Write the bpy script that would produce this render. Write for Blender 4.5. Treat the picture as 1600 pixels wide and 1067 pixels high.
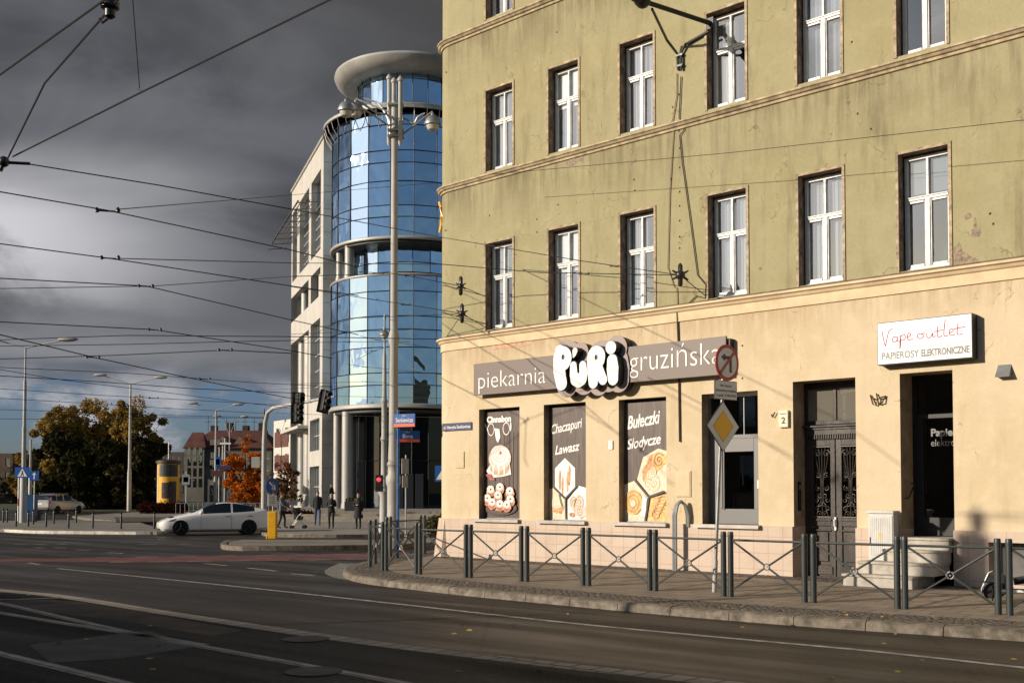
import bpy, bmesh, math, random
import numpy as np
from mathutils import Vector, Matrix
random.seed(7); RN = np.random.RandomState(5)
sc = bpy.context.scene; COL = sc.collection
for o in list(bpy.data.objects): bpy.data.objects.remove(o)
# ---------------------------------------------------------------- camera
F = 1700.0; TH = math.radians(2.0); CX = 800.0; CY = 768 - F*math.tan(TH); CZ = 1.88
cam = bpy.data.cameras.new("camera"); camo = bpy.data.objects.new("camera", cam); COL.objects.link(camo)
camo.location = (0, 0, CZ); camo.rotation_euler = (math.radians(90)+TH, 0, 0)
cam.sensor_width = 36; cam.lens = F/1600*36; cam.shift_y = (CY-533.5)/1600.0
cam.clip_end = 6000; cam.clip_start = 0.1
sc.camera = camo
sc.render.resolution_x = 1024; sc.render.resolution_y = 682
# ---------------------------------------------------------------- world, sun, exposure
SUND = Vector((-0.951*math.cos(math.radians(17.5)), -0.311*math.cos(math.radians(17.5)), math.sin(math.radians(17.5))))
SUN_AZ = math.atan2(SUND.x, SUND.y)
sc.view_settings.view_transform = 'Standard'; sc.view_settings.look = 'None'
sc.view_settings.exposure = 0.0; sc.view_settings.gamma = 1.0
W = bpy.data.worlds.new("World"); sc.world = W; W.use_nodes = True
nt = W.node_tree; nt.nodes.clear()
def NN(nt, t, ins=None, **kw):
    n = nt.nodes.new(t)
    for k, v in kw.items(): setattr(n, k, v)
    if ins:
        for k, v in ins.items():
            s = n.inputs[k]
            if isinstance(v, bpy.types.NodeSocket): nt.links.new(v, s)
            else: s.default_value = v
    return n
def MA(nt, op, a, b=0.0, c=0.0, clamp=False):
    n = NN(nt, 'ShaderNodeMath', {0: a, 1: b, 2: c}, operation=op); n.use_clamp = clamp
    return n.outputs[0]
def MR(nt, v, a, b, c, d, smooth=False):
    n = NN(nt, 'ShaderNodeMapRange', {0: v, 1: a, 2: b, 3: c, 4: d})
    n.interpolation_type = 'SMOOTHSTEP' if smooth else 'LINEAR'; n.clamp = True
    return n.outputs[0]
def MX(nt, f, a, b, bt='MIX'):
    n = nt.nodes.new('ShaderNodeMix'); n.data_type = 'RGBA'; n.blend_type = bt
    for i, v in ((0, f), (6, a), (7, b)):
        if isinstance(v, bpy.types.NodeSocket): nt.links.new(v, n.inputs[i])
        elif i == 0: n.inputs[0].default_value = v
        else: n.inputs[i].default_value = (*v, 1) if len(v) == 3 else v
    return n.outputs[2]
tc = NN(nt, 'ShaderNodeTexCoord'); D = tc.outputs['Generated']
sx = NN(nt, 'ShaderNodeSeparateXYZ', {0: D}); dx, dy, dz = sx.outputs
zz = MA(nt, 'ADD', MA(nt, 'MAXIMUM', dz, 0.0), 0.16)
pv = NN(nt, 'ShaderNodeCombineXYZ', {0: MA(nt, 'DIVIDE', dx, zz), 1: MA(nt, 'MULTIPLY', MA(nt, 'DIVIDE', dy, zz), 1.35), 2: 3.1}).outputs[0]
dv = NN(nt, 'ShaderNodeVectorMath', {0: D, 1: (2.4, 2.4, 5.2)}, operation='MULTIPLY').outputs[0]
n1 = NN(nt, 'ShaderNodeTexNoise', {'Vector': dv, 'Scale': 1.6, 'Detail': 8.0, 'Roughness': 0.56, 'Distortion': 0.5}).outputs[0]
n2 = NN(nt, 'ShaderNodeTexNoise', {'Vector': pv, 'Scale': 0.8, 'Detail': 5.0, 'Roughness': 0.5}).outputs[0]
n3 = NN(nt, 'ShaderNodeTexNoise', {'Vector': NN(nt, 'ShaderNodeVectorMath', {0: D, 1: (7.0, 7.0, 15.0)}, operation='MULTIPLY').outputs[0], 'Scale': 1.5, 'Detail': 6.0, 'Roughness': 0.55}).outputs[0]
lowgap = MR(nt, MA(nt, 'ADD', dz, MA(nt, 'MULTIPLY', MA(nt, 'SUBTRACT', n3, 0.5), 0.05)), 0.075, 0.115, -1.75, 0.0, True)
cov = MA(nt, 'ADD', MA(nt, 'ADD', MA(nt, 'MULTIPLY', dy, 2.4), -0.35), lowgap)
nn = MA(nt, 'MULTIPLY', MA(nt, 'SUBTRACT', MX(nt, MR(nt, dz, .08, .16, 0, 1), n3, n1), 0.5), 3.2)
cov = MA(nt, 'ADD', cov, MA(nt, 'MULTIPLY', MR(nt, NN(nt, 'ShaderNodeVectorMath', {0: D, 1: tuple(Vector((-0.99, -0.22, 0.38)).normalized())}, operation='DOT_PRODUCT').outputs['Value'], .90, .99, 0, 1, True), 1.55))
cov = MR(nt, MA(nt, 'ADD', cov, nn), 0.0, 0.55, 0.0, 1.0, True)
# cloud radiance: dark storm deck overhead, bright breaks low on the left, sunlit cumulus at the horizon
shade = MR(nt, MA(nt, 'ADD', MA(nt, 'MULTIPLY', n1, 0.45), MA(nt, 'MULTIPLY', n2, 0.55)), 0.40, 0.60, 0.0, 1.0, True)
deck = MX(nt, shade, (0.050, 0.052, 0.060), (0.128, 0.132, 0.148))
deck = MX(nt, MR(nt, MA(nt, 'SUBTRACT', dz, MA(nt, 'MULTIPLY', dx, -.35)), .22, .42, 0, .82, True), deck, (0.078, 0.077, 0.078))
def lobe(d, lo, hi):
    d = Vector(d).normalized()
    dt = NN(nt, 'ShaderNodeVectorMath', {0: NN(nt, 'ShaderNodeVectorMath', {0: D}, operation='NORMALIZE').outputs[0], 1: tuple(d)}, operation='DOT_PRODUCT').outputs['Value']
    return MR(nt, dt, lo, hi, 0.0, 1.0, True)
wob = MA(nt, 'MULTIPLY', MA(nt, 'SUBTRACT', n2, .5), .16)
dzw = MA(nt, 'ADD', dz, wob)
br = MA(nt, 'MULTIPLY', MA(nt, 'MULTIPLY', MR(nt, dzw, .145, .205, 0, 1, True), MR(nt, dzw, .225, .30, 1, 0, True)), MA(nt, 'MULTIPLY', MR(nt, MA(nt, 'ADD', dx, wob), -.44, -.20, 1, 0, True), MR(nt, n1, 0.38, 0.54, 0.25, 1.0, True)))
deck = MX(nt, br, deck, (0.64, 0.64, 0.67))
br3 = MA(nt, 'MULTIPLY', MA(nt, 'MULTIPLY', MR(nt, dzw, .085, .125, 0, 1, True), MR(nt, dzw, .13, .17, 1, 0, True)), MR(nt, dx, -.40, -.05, .42, 0, True))
deck = MX(nt, br3, deck, (0.40, 0.41, 0.45))
br2 = MA(nt, 'MULTIPLY', lobe((-0.50, 1, 0.42), 0.945, 0.998), MR(nt, n1, .38, .62, .02, .10, True))
deck = MX(nt, br2, deck, (0.5, 0.5, 0.53))
lowc = MX(nt, MR(nt, n3, 0.42, 0.66, 0, 1), (0.16, 0.19, 0.24), (0.50, 0.50, 0.53))
ccol = MX(nt, MR(nt, dz, 0.085, 0.12, 0.0, 1.0, True), lowc, deck)
# bright sunlit clouds toward the sun side behind the camera
back = MR(nt, dy, 0.05, 0.45, 0.0, 1.0, True)
ccol = MX(nt, back, MX(nt, lobe((-0.99, -0.22, 0.40), 0.93, 0.995), MX(nt, shade, (0.36, 0.40, 0.48), (0.80, 0.80, 0.80)), (1.5, 1.38, 1.3)), ccol)
sky = NN(nt, 'ShaderNodeTexSky', sky_type='NISHITA')
sky.sun_disc = False; sky.sun_elevation = math.radians(17.5); sky.sun_rotation = SUN_AZ
sky.air_density = 1.1; sky.dust_density = 0.6; sky.ozone_density = 1.6
b1 = NN(nt, 'ShaderNodeBackground', {0: MX(nt, MR(nt, dy, .3, .8, 0, 1), sky.outputs[0], NN(nt, 'ShaderNodeVectorMath', {0: sky.outputs[0], 1: (.50, .64, 1.05)}, operation='MULTIPLY').outputs[0]), 1: 0.072})
b2 = NN(nt, 'ShaderNodeBackground', {0: ccol, 1: 1.0})
ms = NN(nt, 'ShaderNodeMixShader', {0: cov, 1: b1.outputs[0], 2: b2.outputs[0]})
out = NN(nt, 'ShaderNodeOutputWorld', {0: ms.outputs[0]})
sl = bpy.data.lights.new("sun", 'SUN'); sl.energy = 5.0; sl.angle = math.radians(0.5); sl.color = (1.0, 0.88, 0.72)
so = bpy.data.objects.new("sun", sl); COL.objects.link(so)
so.rotation_euler = (-SUND).to_track_quat('-Z', 'Y').to_euler()
# ---------------------------------------------------------------- geometry helpers
def ray(x, y):
    a = (x-CX)/F; b = -(y-CY)/F
    return Vector((a, math.cos(TH)-b*math.sin(TH), math.sin(TH)+b*math.cos(TH)))
def gnd(x, y, z=0.0):
    r = ray(x, y); return Vector((0, 0, CZ)) + r*((z-CZ)/r.z)
def at(x, y, Y):
    r = ray(x, y); return Vector((0, 0, CZ)) + r*(Y/r.y)
D0 = 28.6; P0 = Vector((-110/F*D0, D0, 0))
U = Vector((1830, -1700, 0)).normalized(); NRM = Vector((U.y, -U.x, 0)); ROT = math.atan2(U.y, U.x)
class Plane:                       # vertical plane through p along u ; outward normal n
    def __init__(s, p, u, n): s.p, s.u, s.n = p, u, n
    def __call__(s, x, y, o=0.0):
        r = ray(x, y); t = (s.p.dot(s.n)+o)/r.dot(s.n); q = r*t
        return (q-s.p).dot(s.u), CZ+q.z
fac = Plane(P0, U, NRM)
def fw(s, d, z): return P0 + U*s - NRM*d + Vector((0, 0, z))
class MB:
    def __init__(s): s.v = []; s.f = []; s.m = []
    def add(s, vs, fs, m=0):
        b = len(s.v); s.v += [tuple(v) for v in vs]; s.f += [tuple(b+i for i in f) for f in fs]; s.m += [m]*len(fs); return s
    def quad(s, a, b, c, d, m=0): return s.add([a, b, c, d], [(0, 1, 2, 3)], m)
    def box(s, x0, x1, y0, y1, z0, z1, m=0):
        return s.add([(x0,y0,z0),(x1,y0,z0),(x1,y1,z0),(x0,y1,z0),(x0,y0,z1),(x1,y0,z1),(x1,y1,z1),(x0,y1,z1)],
                     [(0,3,2,1),(4,5,6,7),(0,1,5,4),(1,2,6,5),(2,3,7,6),(3,0,4,7)], m)
    def tube(s, pts, r, n=8, m=0, caps=True):
        pts = [Vector(p) for p in pts]; rs = r if isinstance(r, (list, tuple)) else [r]*len(pts)
        vs = []; up = None
        for i, p in enumerate(pts):
            t = (pts[min(i+1, len(pts)-1)]-pts[max(i-1, 0)])
            t = t.normalized() if t.length > 1e-9 else Vector((0, 0, 1))
            if up is None: up = Vector((0, 0, 1)) if abs(t.z) < .9 else Vector((1, 0, 0))
            a = t.cross(up)
            if a.length < 1e-6: a = t.cross(Vector((0, 1, 0)))
            a.normalize(); b = t.cross(a); up = -b if False else up
            for k in range(n):
                an = 2*math.pi*k/n; vs.append(p+(a*math.cos(an)+b*math.sin(an))*rs[i])
        fs = []
        for i in range(len(pts)-1):
            for k in range(n): fs.append((i*n+k, i*n+(k+1) % n, (i+1)*n+(k+1) % n, (i+1)*n+k))
        if caps: fs += [tuple(range(n))[::-1], tuple((len(pts)-1)*n+k for k in range(n))]
        return s.add(vs, fs, m)
    def lathe(s, prof, c=(0, 0, 0), n=20, m=0):
        c = Vector(c); vs = []
        for r, z in prof:
            for k in range(n):
                a = 2*math.pi*k/n; vs.append((c.x+r*math.cos(a), c.y+r*math.sin(a), c.z+z))
        fs = [(i*n+k, i*n+(k+1) % n, (i+1)*n+(k+1) % n, (i+1)*n+k) for i in range(len(prof)-1) for k in range(n)]
        fs += [tuple(range(n))[::-1], tuple((len(prof)-1)*n+k for k in range(n))]
        return s.add(vs, fs, m)
    def prism(s, poly, z0, z1, m=0, ax='z'):
        n = len(poly)
        def P(a, b, c): return (a, b, c) if ax == 'z' else (a, c, b) if ax == 'y' else (c, a, b)
        vs = [P(a, b, z0) for a, b in poly]+[P(a, b, z1) for a, b in poly]
        fs = [tuple(range(n))[::-1], tuple(range(n, 2*n))]+[(i, (i+1) % n, n+(i+1) % n, n+i) for i in range(n)]
        return s.add(vs, fs, m)
    def sphere(s, c, r, m=0, nu=12, nv=8, sc=(1, 1, 1)):
        prof = [(max(1e-4, math.sin(math.pi*i/nv))*r, -math.cos(math.pi*i/nv)*r) for i in range(nv+1)]
        vs = []; c = Vector(c)
        for a, z in prof:
            for k in range(nu):
                an = 2*math.pi*k/nu; vs.append((c.x+a*math.cos(an)*sc[0], c.y+a*math.sin(an)*sc[1], c.z+z*sc[2]))
        fs = [(i*nu+k, i*nu+(k+1) % nu, (i+1)*nu+(k+1) % nu, (i+1)*nu+k) for i in range(nv) for k in range(nu)]
        return s.add(vs, fs, m)
    def build(s, name, mats, parent=None, smooth=False, bevel=0.0):
        me = bpy.data.meshes.new(name); me.from_pydata(s.v, [], s.f)
        mats = mats if isinstance(mats, (list, tuple)) else [mats]
        for m in mats: me.materials.append(m)
        me.polygons.foreach_set('material_index', s.m)
        me.update(); o = bpy.data.objects.new(name, me); COL.objects.link(o)
        bm = bmesh.new(); bm.from_mesh(me); bmesh.ops.recalc_face_normals(bm, faces=bm.faces); bm.to_mesh(me); bm.free()
        if smooth:
            me.polygons.foreach_set('use_smooth', [True]*len(me.polygons))
            me.set_sharp_from_angle(angle=math.radians(38))
        if parent: o.parent = parent
        if bevel:
            b = o.modifiers.new('bevel', 'BEVEL'); b.width = bevel; b.segments = 2; b.limit_method = 'ANGLE'
        return o
def tag(o, label, cat, group=None, kind=None):
    if label: o['label'] = label
    if cat: o['category'] = cat
    if group: o['group'] = group
    if kind: o['kind'] = kind
    return o
def struct(o): o['kind'] = 'structure'; return o
def thing(name, label, cat, loc=(0, 0, 0), rz=0.0, group=None):
    o = bpy.data.objects.new(name, None); COL.objects.link(o); o.location = loc; o.rotation_euler = (0, 0, rz)
    o.empty_display_size = .2
    return tag(o, label, cat, group)
def fthing(name, label, cat, s, d, z, group=None): return thing(name, label, cat, fw(s, d, z), ROT, group)
def kids(o): return [c for c in bpy.data.objects if c.parent == o]
def copy_tree(o, parent=None):
    c = o.copy(); COL.objects.link(c); c.parent = parent
    for ch in kids(o): copy_tree(ch, c)
    return c
def evalmesh(o, name=None):
    dg = bpy.context.evaluated_depsgraph_get(); me = bpy.data.meshes.new_from_object(o.evaluated_get(dg)); return me
# ---------------------------------------------------------------- materials
def mat(name, col, rough=0.7, metal=0.0, var=0.0, vs=3.0, bump=0.0, bs=40.0, spec=0.5, col2=None, stretch=(1, 1, 1), emit=None, coat=0.0, detail=6.0):
    m = bpy.data.materials.new(name); m.use_nodes = True; t = m.node_tree; t.nodes.clear()
    b = NN(t, 'ShaderNodeBsdfPrincipled', {'Base Color': (*col, 1), 'Roughness': rough, 'Metallic': metal, 'Specular IOR Level': spec, 'Coat Weight': coat})
    NN(t, 'ShaderNodeOutputMaterial', {0: b.outputs[0]})
    m['b'] = 1
    if var or bump or col2:
        c = NN(t, 'ShaderNodeTexCoord').outputs['Object']
        mp = NN(t, 'ShaderNodeMapping', {0: c, 3: stretch}).outputs[0]
    if var or col2:
        n = NN(t, 'ShaderNodeTexNoise', {'Vector': mp, 'Scale': vs, 'Detail': detail, 'Roughness': .6}).outputs[0]
        c2 = col2 if col2 else tuple(x*(1-var) for x in col)
        c1 = col if col2 else tuple(min(1, x*(1+var*.5)) for x in col)
        t.links.new(MX(t, MR(t, n, .35, .68, 0, 1), c1, c2), b.inputs['Base Color'])
        t.links.new(MR(t, n, .3, .7, max(0.02, rough-.08), min(1, rough+.08)), b.inputs['Roughness'])
    if bump:
        n = NN(t, 'ShaderNodeTexNoise', {'Vector': mp, 'Scale': bs, 'Detail': 5.0}).outputs[0]
        bp = NN(t, 'ShaderNodeBump', {'Strength': min(1, bump), 'Distance': .02, 'Height': n}).outputs[0]
        t.links.new(bp, b.inputs['Normal'])
    if emit:
        b.inputs['Emission Color'].default_value = (*emit[0], 1); b.inputs['Emission Strength'].default_value = emit[1]
    return m
def BS(m): return [n for n in m.node_tree.nodes if n.type == 'BSDF_PRINCIPLED'][0]
def plaster(name, col, grime, dirt=.55):
    m = bpy.data.materials.new(name); m.use_nodes = True; t = m.node_tree; t.nodes.clear()
    c = NN(t, 'ShaderNodeTexCoord').outputs['Object']
    b = NN(t, 'ShaderNodeBsdfPrincipled', {'Roughness': .92, 'Specular IOR Level': .15}); NN(t, 'ShaderNodeOutputMaterial', {0: b.outputs[0]})
    def noi(sc_, st=(1, 1, 1), d=6., r=.6): return NN(t, 'ShaderNodeTexNoise', {'Vector': NN(t, 'ShaderNodeMapping', {0: c, 3: st}).outputs[0], 'Scale': sc_, 'Detail': d, 'Roughness': r}).outputs[0]
    big = noi(.45); mid = noi(2.2); fine = noi(14., d=4.); drip = noi(3.2, (1, 1, .16), 5.)
    k = MX(t, MR(t, big, .38, .62, 0, .55, True), col, tuple(a*b_ for a, b_ in zip(col, (.86, .84, .74))))
    k = MX(t, MR(t, mid, .42, .7, 0, .5, True), k, tuple(min(1, a*1.13) for a in col))
    k = MX(t, MA(t, 'MULTIPLY', MR(t, drip, .5, .74, 0, dirt, True), MR(t, big, .4, .6, .3, 1)), k, grime)
    z = NN(t, 'ShaderNodeSeparateXYZ', {0: c}).outputs[2]; streak = noi(5.5, (1, 1, .07), 5., .7)
    for zt, dz in SOOT:
        below = MA(t, 'MULTIPLY', MR(t, z, zt-dz, zt, 0, 1), MR(t, z, zt, zt+.03, 1, 0))
        k = MX(t, MA(t, 'MULTIPLY', below, MR(t, MA(t, 'ADD', MA(t, 'MULTIPLY', streak, .6), MA(t, 'MULTIPLY', big, .4)), .40, .60, .06, .85, True)), k, grime)
    crack = NN(t, 'ShaderNodeTexVoronoi', {'Vector': NN(t, 'ShaderNodeVectorMath', {0: NN(t, 'ShaderNodeMapping', {0: c, 3: (.55, .55, .38)}).outputs[0], 1: NN(t, 'ShaderNodeVectorMath', {0: NN(t, 'ShaderNodeTexNoise', {'Vector': c, 'Scale': 2.5, 'Detail': 4.}).outputs[1], 1: (.35, .35, .35)}, operation='MULTIPLY').outputs[0]}, operation='ADD').outputs[0], 'Scale': 1.0}, feature='DISTANCE_TO_EDGE').outputs[0]
    k = MX(t, MA(t, 'MULTIPLY', MR(t, crack, .001, .006, .5, 0), MR(t, mid, .48, .58, 0, 1, True)), k, tuple(x*.45 for x in grime))
    k = MX(t, MR(t, fine, .45, .75, 0, .16), k, grime)
    t.links.new(k, b.inputs['Base Color'])
    bh = MA(t, 'ADD', MA(t, 'MULTIPLY', mid, .6), MA(t, 'MULTIPLY', noi(30., d=5.), .22))
    t.links.new(NN(t, 'ShaderNodeBump', {'Strength': .45, 'Distance': .05, 'Height': bh}).outputs[0], b.inputs['Normal'])
    return m
def glassmat(name, tint, refl, fmin=.12, fmax=.95, base=(0.01, .012, .015), see=True, rough=0.0, wob=0.0, ws=1.0):
    m = bpy.data.materials.new(name); m.use_nodes = True; t = m.node_tree; t.nodes.clear()
    g = NN(t, 'ShaderNodeBsdfGlossy', {'Color': (*refl, 1), 'Roughness': rough})
    if wob:
        c = NN(t, 'ShaderNodeTexCoord').outputs['Object']
        n = NN(t, 'ShaderNodeTexNoise', {'Vector': c, 'Scale': ws, 'Detail': 1.5}).outputs[0]
        t.links.new(NN(t, 'ShaderNodeBump', {'Strength': wob, 'Distance': .1, 'Height': n}).outputs[0], g.inputs['Normal'])
    if see: a = NN(t, 'ShaderNodeBsdfTransparent', {0: (*tint, 1)})
    else: a = NN(t, 'ShaderNodeBsdfDiffuse', {0: (*base, 1)})
    lw = NN(t, 'ShaderNodeLayerWeight', {0: .5}).outputs['Facing']
    f = MR(t, MA(t, 'POWER', lw, 2.5), 0, 1, fmin, fmax)
    mx = NN(t, 'ShaderNodeMixShader', {0: f, 1: a.outputs[0], 2: g.outputs[0]}); NN(t, 'ShaderNodeOutputMaterial', {0: mx.outputs[0]})
    return m
M = {}
SOOT = ((9.78, 1.3), (13.68, 1.3), (17.4, .8), (5.6, .7), (1.9, -.001))[:4]
M['olive'] = plaster('olive_plaster', (.382, .342, .205), (.18, .15, .095), .7)
M['cream'] = plaster('cream_plaster', (.66, .54, .375), (.46, .34, .21), .45)
M['ledge'] = mat('ledge_plaster', (.50, .40, .26), .9, var=.45, vs=5, bump=.3)
M['ledge_dirty'] = mat('ledge_top', (.20, .15, .11), .95, var=.5, vs=6, bump=.4)
M['cream_trim'] = mat('cream_trim', (.72, .56, .36), .9, var=.15, vs=3, bump=.2)
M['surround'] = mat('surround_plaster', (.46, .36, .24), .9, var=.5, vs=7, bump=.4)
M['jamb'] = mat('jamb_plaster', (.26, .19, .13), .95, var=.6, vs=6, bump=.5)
M['peel'] = mat('bare_plaster', (.33, .25, .18), .95, var=.5, vs=14, bump=.6)
M['pvc'] = mat('white_window_frame', (.64, .63, .61), .4, var=.15, vs=5)
M['oldframe'] = mat('grey_box_frame', (.30, .28, .26), .6, var=.3)
M['pane'] = glassmat('window_glass', (.86, .90, .92), (.90, .95, 1.0), .27, .85, wob=.02, ws=1.3)
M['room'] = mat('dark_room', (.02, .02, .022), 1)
M['steel'] = mat('painted_steel', (.040, .048, .048), .42, var=.3, vs=9)
M['galv'] = mat('galvanised_steel', (.36, .37, .37), .45, .6, var=.3, vs=5)
M['black'] = mat('black_metal', (.012, .012, .013), .5)
M['dark'] = mat('dark_plastic', (.025, .025, .027), .55)
M['white'] = mat('white_paint', (.78, .78, .76), .5)
M['blue'] = mat('sign_blue', (.015, .09, .36), .4, spec=.4)
M['navy'] = mat('plate_navy', (.02, .03, .10), .45)
M['orange'] = mat('sign_orange', (.80, .13, .03), .45)
M['yellow'] = mat('yellow_plastic', (.80, .42, .015), .4, var=.15, vs=4)
M['signyellow'] = mat('sign_yellow', (1.0, .50, .0), .4)
M['red'] = mat('sign_red', (.45, .03, .03), .45)
M['concrete_pole'] = mat('pale_pole_paint', (.42, .41, .385), .6, var=.25, vs=3, stretch=(1, 1, .2))
M['taupe'] = mat('sign_taupe', (.19, .147, .13), .5, spec=.4)
M['taupe2'] = mat('sign_taupe_pale', (.32, .25, .23), .55)
def curtainmat():
    m = mat('net_curtain', (.55, .55, .54), .95); t = m.node_tree; b = BS(m)
    c = NN(t, 'ShaderNodeTexCoord').outputs['Object']
    w = NN(t, 'ShaderNodeTexWave', {'Vector': c, 'Scale': 7.0, 'Distortion': 2.2, 'Detail': 2.0}, bands_direction='X').outputs[1]
    t.links.new(MX(t, w, (.26, .27, .28), (.52, .53, .53)), b.inputs['Base Color']); return m
M['curtain'] = curtainmat()
# ================================================================ GROUND
def asphalt(name, base, dark, gl=.45, tracks=True):
    m = bpy.data.materials.new(name); m.use_nodes = True; t = m.node_tree; t.nodes.clear()
    c = NN(t, 'ShaderNodeTexCoord').outputs['Object']
    b = NN(t, 'ShaderNodeBsdfPrincipled', {'Specular IOR Level': .13}); NN(t, 'ShaderNodeOutputMaterial', {0: b.outputs[0]})
    rot = NN(t, 'ShaderNodeMapping', {0: c, 2: (0, 0, -ROT-.06), 3: (1, 1, 1)}).outputs[0]
    st = NN(t, 'ShaderNodeMapping', {0: rot, 3: (.09, .95, 1)}).outputs[0]
    grain = NN(t, 'ShaderNodeTexNoise', {'Vector': c, 'Scale': 16., 'Detail': 8., 'Roughness': .85}).outputs[0]
    big = NN(t, 'ShaderNodeTexNoise', {'Vector': c, 'Scale': .22, 'Detail': 6., 'Roughness': .6}).outputs[0]
    lanes = NN(t, 'ShaderNodeTexNoise', {'Vector': st, 'Scale': 1.1, 'Detail': 5., 'Roughness': .55}).outputs[0]
    k = MX(t, MR(t, lanes, .36, .64, 0, 1, True), base, dark)
    k = MX(t, MR(t, big, .4, .7, 0, .5, True), k, tuple(x*1.45 for x in base))
    k = MX(t, MR(t, grain, .46, .66, 0, .8), k, tuple(min(1, x*2.6) for x in base))
    sp = NN(t, 'ShaderNodeTexNoise', {'Vector': c, 'Scale': 55., 'Detail': 3., 'Roughness': .6}).outputs[0]
    k = MX(t, MR(t, sp, .56, .70, 0, .7), k, (.11, .095, .08)); k = MX(t, MR(t, sp, .44, .32, 0, .6), k, (.006, .005, .005))
    # cracks and tar seams
    vo = NN(t, 'ShaderNodeTexVoronoi', {'Vector': NN(t, 'ShaderNodeMapping', {0: c, 3: (.16, .16, .16)}).outputs[0], 'Scale': 1.0}, feature='DISTANCE_TO_EDGE').outputs[0]
    k = MX(t, MR(t, MA(t, 'ADD', vo, MA(t, 'MULTIPLY', MA(t, 'SUBTRACT', grain, .5), .01)), .001, .006, .55, 0), k, (.012, .012, .012))
    t.links.new(k, b.inputs['Base Color'])
    t.links.new(MR(t, MA(t, 'ADD', MA(t, 'MULTIPLY', lanes, .7), MA(t, 'MULTIPLY', big, .3)), .38, .62, gl-.12, gl+.2), b.inputs['Roughness'])
    t.links.new(NN(t, 'ShaderNodeBump', {'Strength': .8, 'Distance': .02, 'Height': grain}).outputs[0], b.inputs['Normal'])
    return m
M['asphalt'] = asphalt('asphalt', (.034, .0275, .022), (.015, .0125, .0105), .46)
M['track_bed'] = asphalt('track_asphalt', (.014, .011, .009), (.006, .0055, .005), .65)
M['bikered'] = mat('red_cycle_paint', (.15, .045, .04), .75, var=.5, vs=1.2, bump=.3)
M['mark'] = mat('worn_road_paint', (.40, .37, .33), .7, col2=(.12, .11, .10), vs=5, bump=.2)
M['kerb'] = mat('granite_kerb', (.18, .15, .115), .75, var=.55, vs=6, bump=.35)
M['kerbdark'] = mat('weathered_kerb', (.19, .155, .12), .8, var=.5, vs=5, bump=.35)
def cobble(name, c1, c2, scale, joint=(.04, .032, .025)):
    m = bpy.data.materials.new(name); m.use_nodes = True; t = m.node_tree; t.nodes.clear()
    c = NN(t, 'ShaderNodeTexCoord').outputs['Object']
    b = NN(t, 'ShaderNodeBsdfPrincipled', {'Roughness': .8}); NN(t, 'ShaderNodeOutputMaterial', {0: b.outputs[0]})
    v = NN(t, 'ShaderNodeTexVoronoi', {'Vector': c, 'Scale': scale, 'Randomness': .7}, feature='DISTANCE_TO_EDGE').outputs[0]
    vc = NN(t, 'ShaderNodeTexVoronoi', {'Vector': c, 'Scale': scale, 'Randomness': .7}).outputs['Color']
    k = MX(t, NN(t, 'ShaderNodeSeparateXYZ', {0: vc}).outputs[0], c1, c2)
    k = MX(t, MR(t, v, .02, .1, 1, 0), k, joint); t.links.new(k, b.inputs['Base Color'])
    t.links.new(NN(t, 'ShaderNodeBump', {'Strength': 1., 'Distance': .03, 'Height': MR(t, v, 0, .22, 0, 1, True)}).outputs[0], b.inputs['Normal'])
    return m
M['cobble'] = cobble('small_cobbles', (.20, .165, .13), (.10, .085, .07), 9.0)
M['farcobble'] = mat('far_paving', (.21, .185, .155), .85, var=.35, vs=.6, bump=.3)
def slabs(name, col, w=.5, h=.5, mortar=(.06, .05, .04), rot=0.0, msz=.012):
    m = bpy.data.materials.new(name); m.use_nodes = True; t = m.node_tree; t.nodes.clear()
    c = NN(t, 'ShaderNodeTexCoord').outputs['Object']; c = NN(t, 'ShaderNodeMapping', {0: c, 2: (0, 0, rot)}).outputs[0]
    b = NN(t, 'ShaderNodeBsdfPrincipled', {'Roughness': .8}); NN(t, 'ShaderNodeOutputMaterial', {0: b.outputs[0]})
    br = NN(t, 'ShaderNodeTexBrick', {'Vector': c, 'Color1': (*col, 1), 'Color2': tuple(x*.72 for x in col)+(1,), 'Mortar': (*mortar, 1), 'Scale': 1., 'Mortar Size': msz, 'Brick Width': w, 'Row Height': h, 'Bias': -.2})
    n = NN(t, 'ShaderNodeTexNoise', {'Vector': c, 'Scale': 3., 'Detail': 8., 'Roughness': .7}).outputs[0]
    t.links.new(MX(t, MR(t, n, .35, .7, 0, .6), br.outputs[0], tuple(x*.62 for x in col)), b.inputs['Base Color'])
    t.links.new(NN(t, 'ShaderNodeBump', {'Strength': .4, 'Distance': .01, 'Height': MA(t, 'SUBTRACT', n, br.outputs[1])}).outputs[0], b.inputs['Normal'])
    return m
M['slab'] = slabs('pavement_slabs', (.29, .235, .18), .5, .35, rot=-ROT)
M['plaza'] = slabs('plaza_slabs', (.33, .29, .235), 1., .6, rot=.2)
g = MB().quad((-2500, -500, 0), (2500, -500, 0), (2500, 4500, 0), (-2500, 4500, 0)).build('ground', M['asphalt']); struct(g)
def catmull(pts, n=6):
    P = [Vector(p) for p in pts]; P = [P[0]*2-P[1]]+P+[P[-1]*2-P[-2]]; out_ = []
    for i in range(1, len(P)-2):
        for k in range(n):
            t = k/n; a, b, c, d = P[i-1:i+3]
            out_.append(.5*((2*b)+(-a+c)*t+(2*a-5*b+4*c-d)*t*t+(-a+3*b-3*c+d)*t**3))
    out_.append(P[-2]); return out_
def offs(pts, o):                                   # horizontal offset to the left of travel
    r = []
    for i, p in enumerate(pts):
        t = pts[min(i+1, len(pts)-1)]-pts[max(i-1, 0)]; t.z = 0; t.normalize()
        r.append(p+Vector((-t.y, t.x, 0))*o)
    return r
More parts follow.
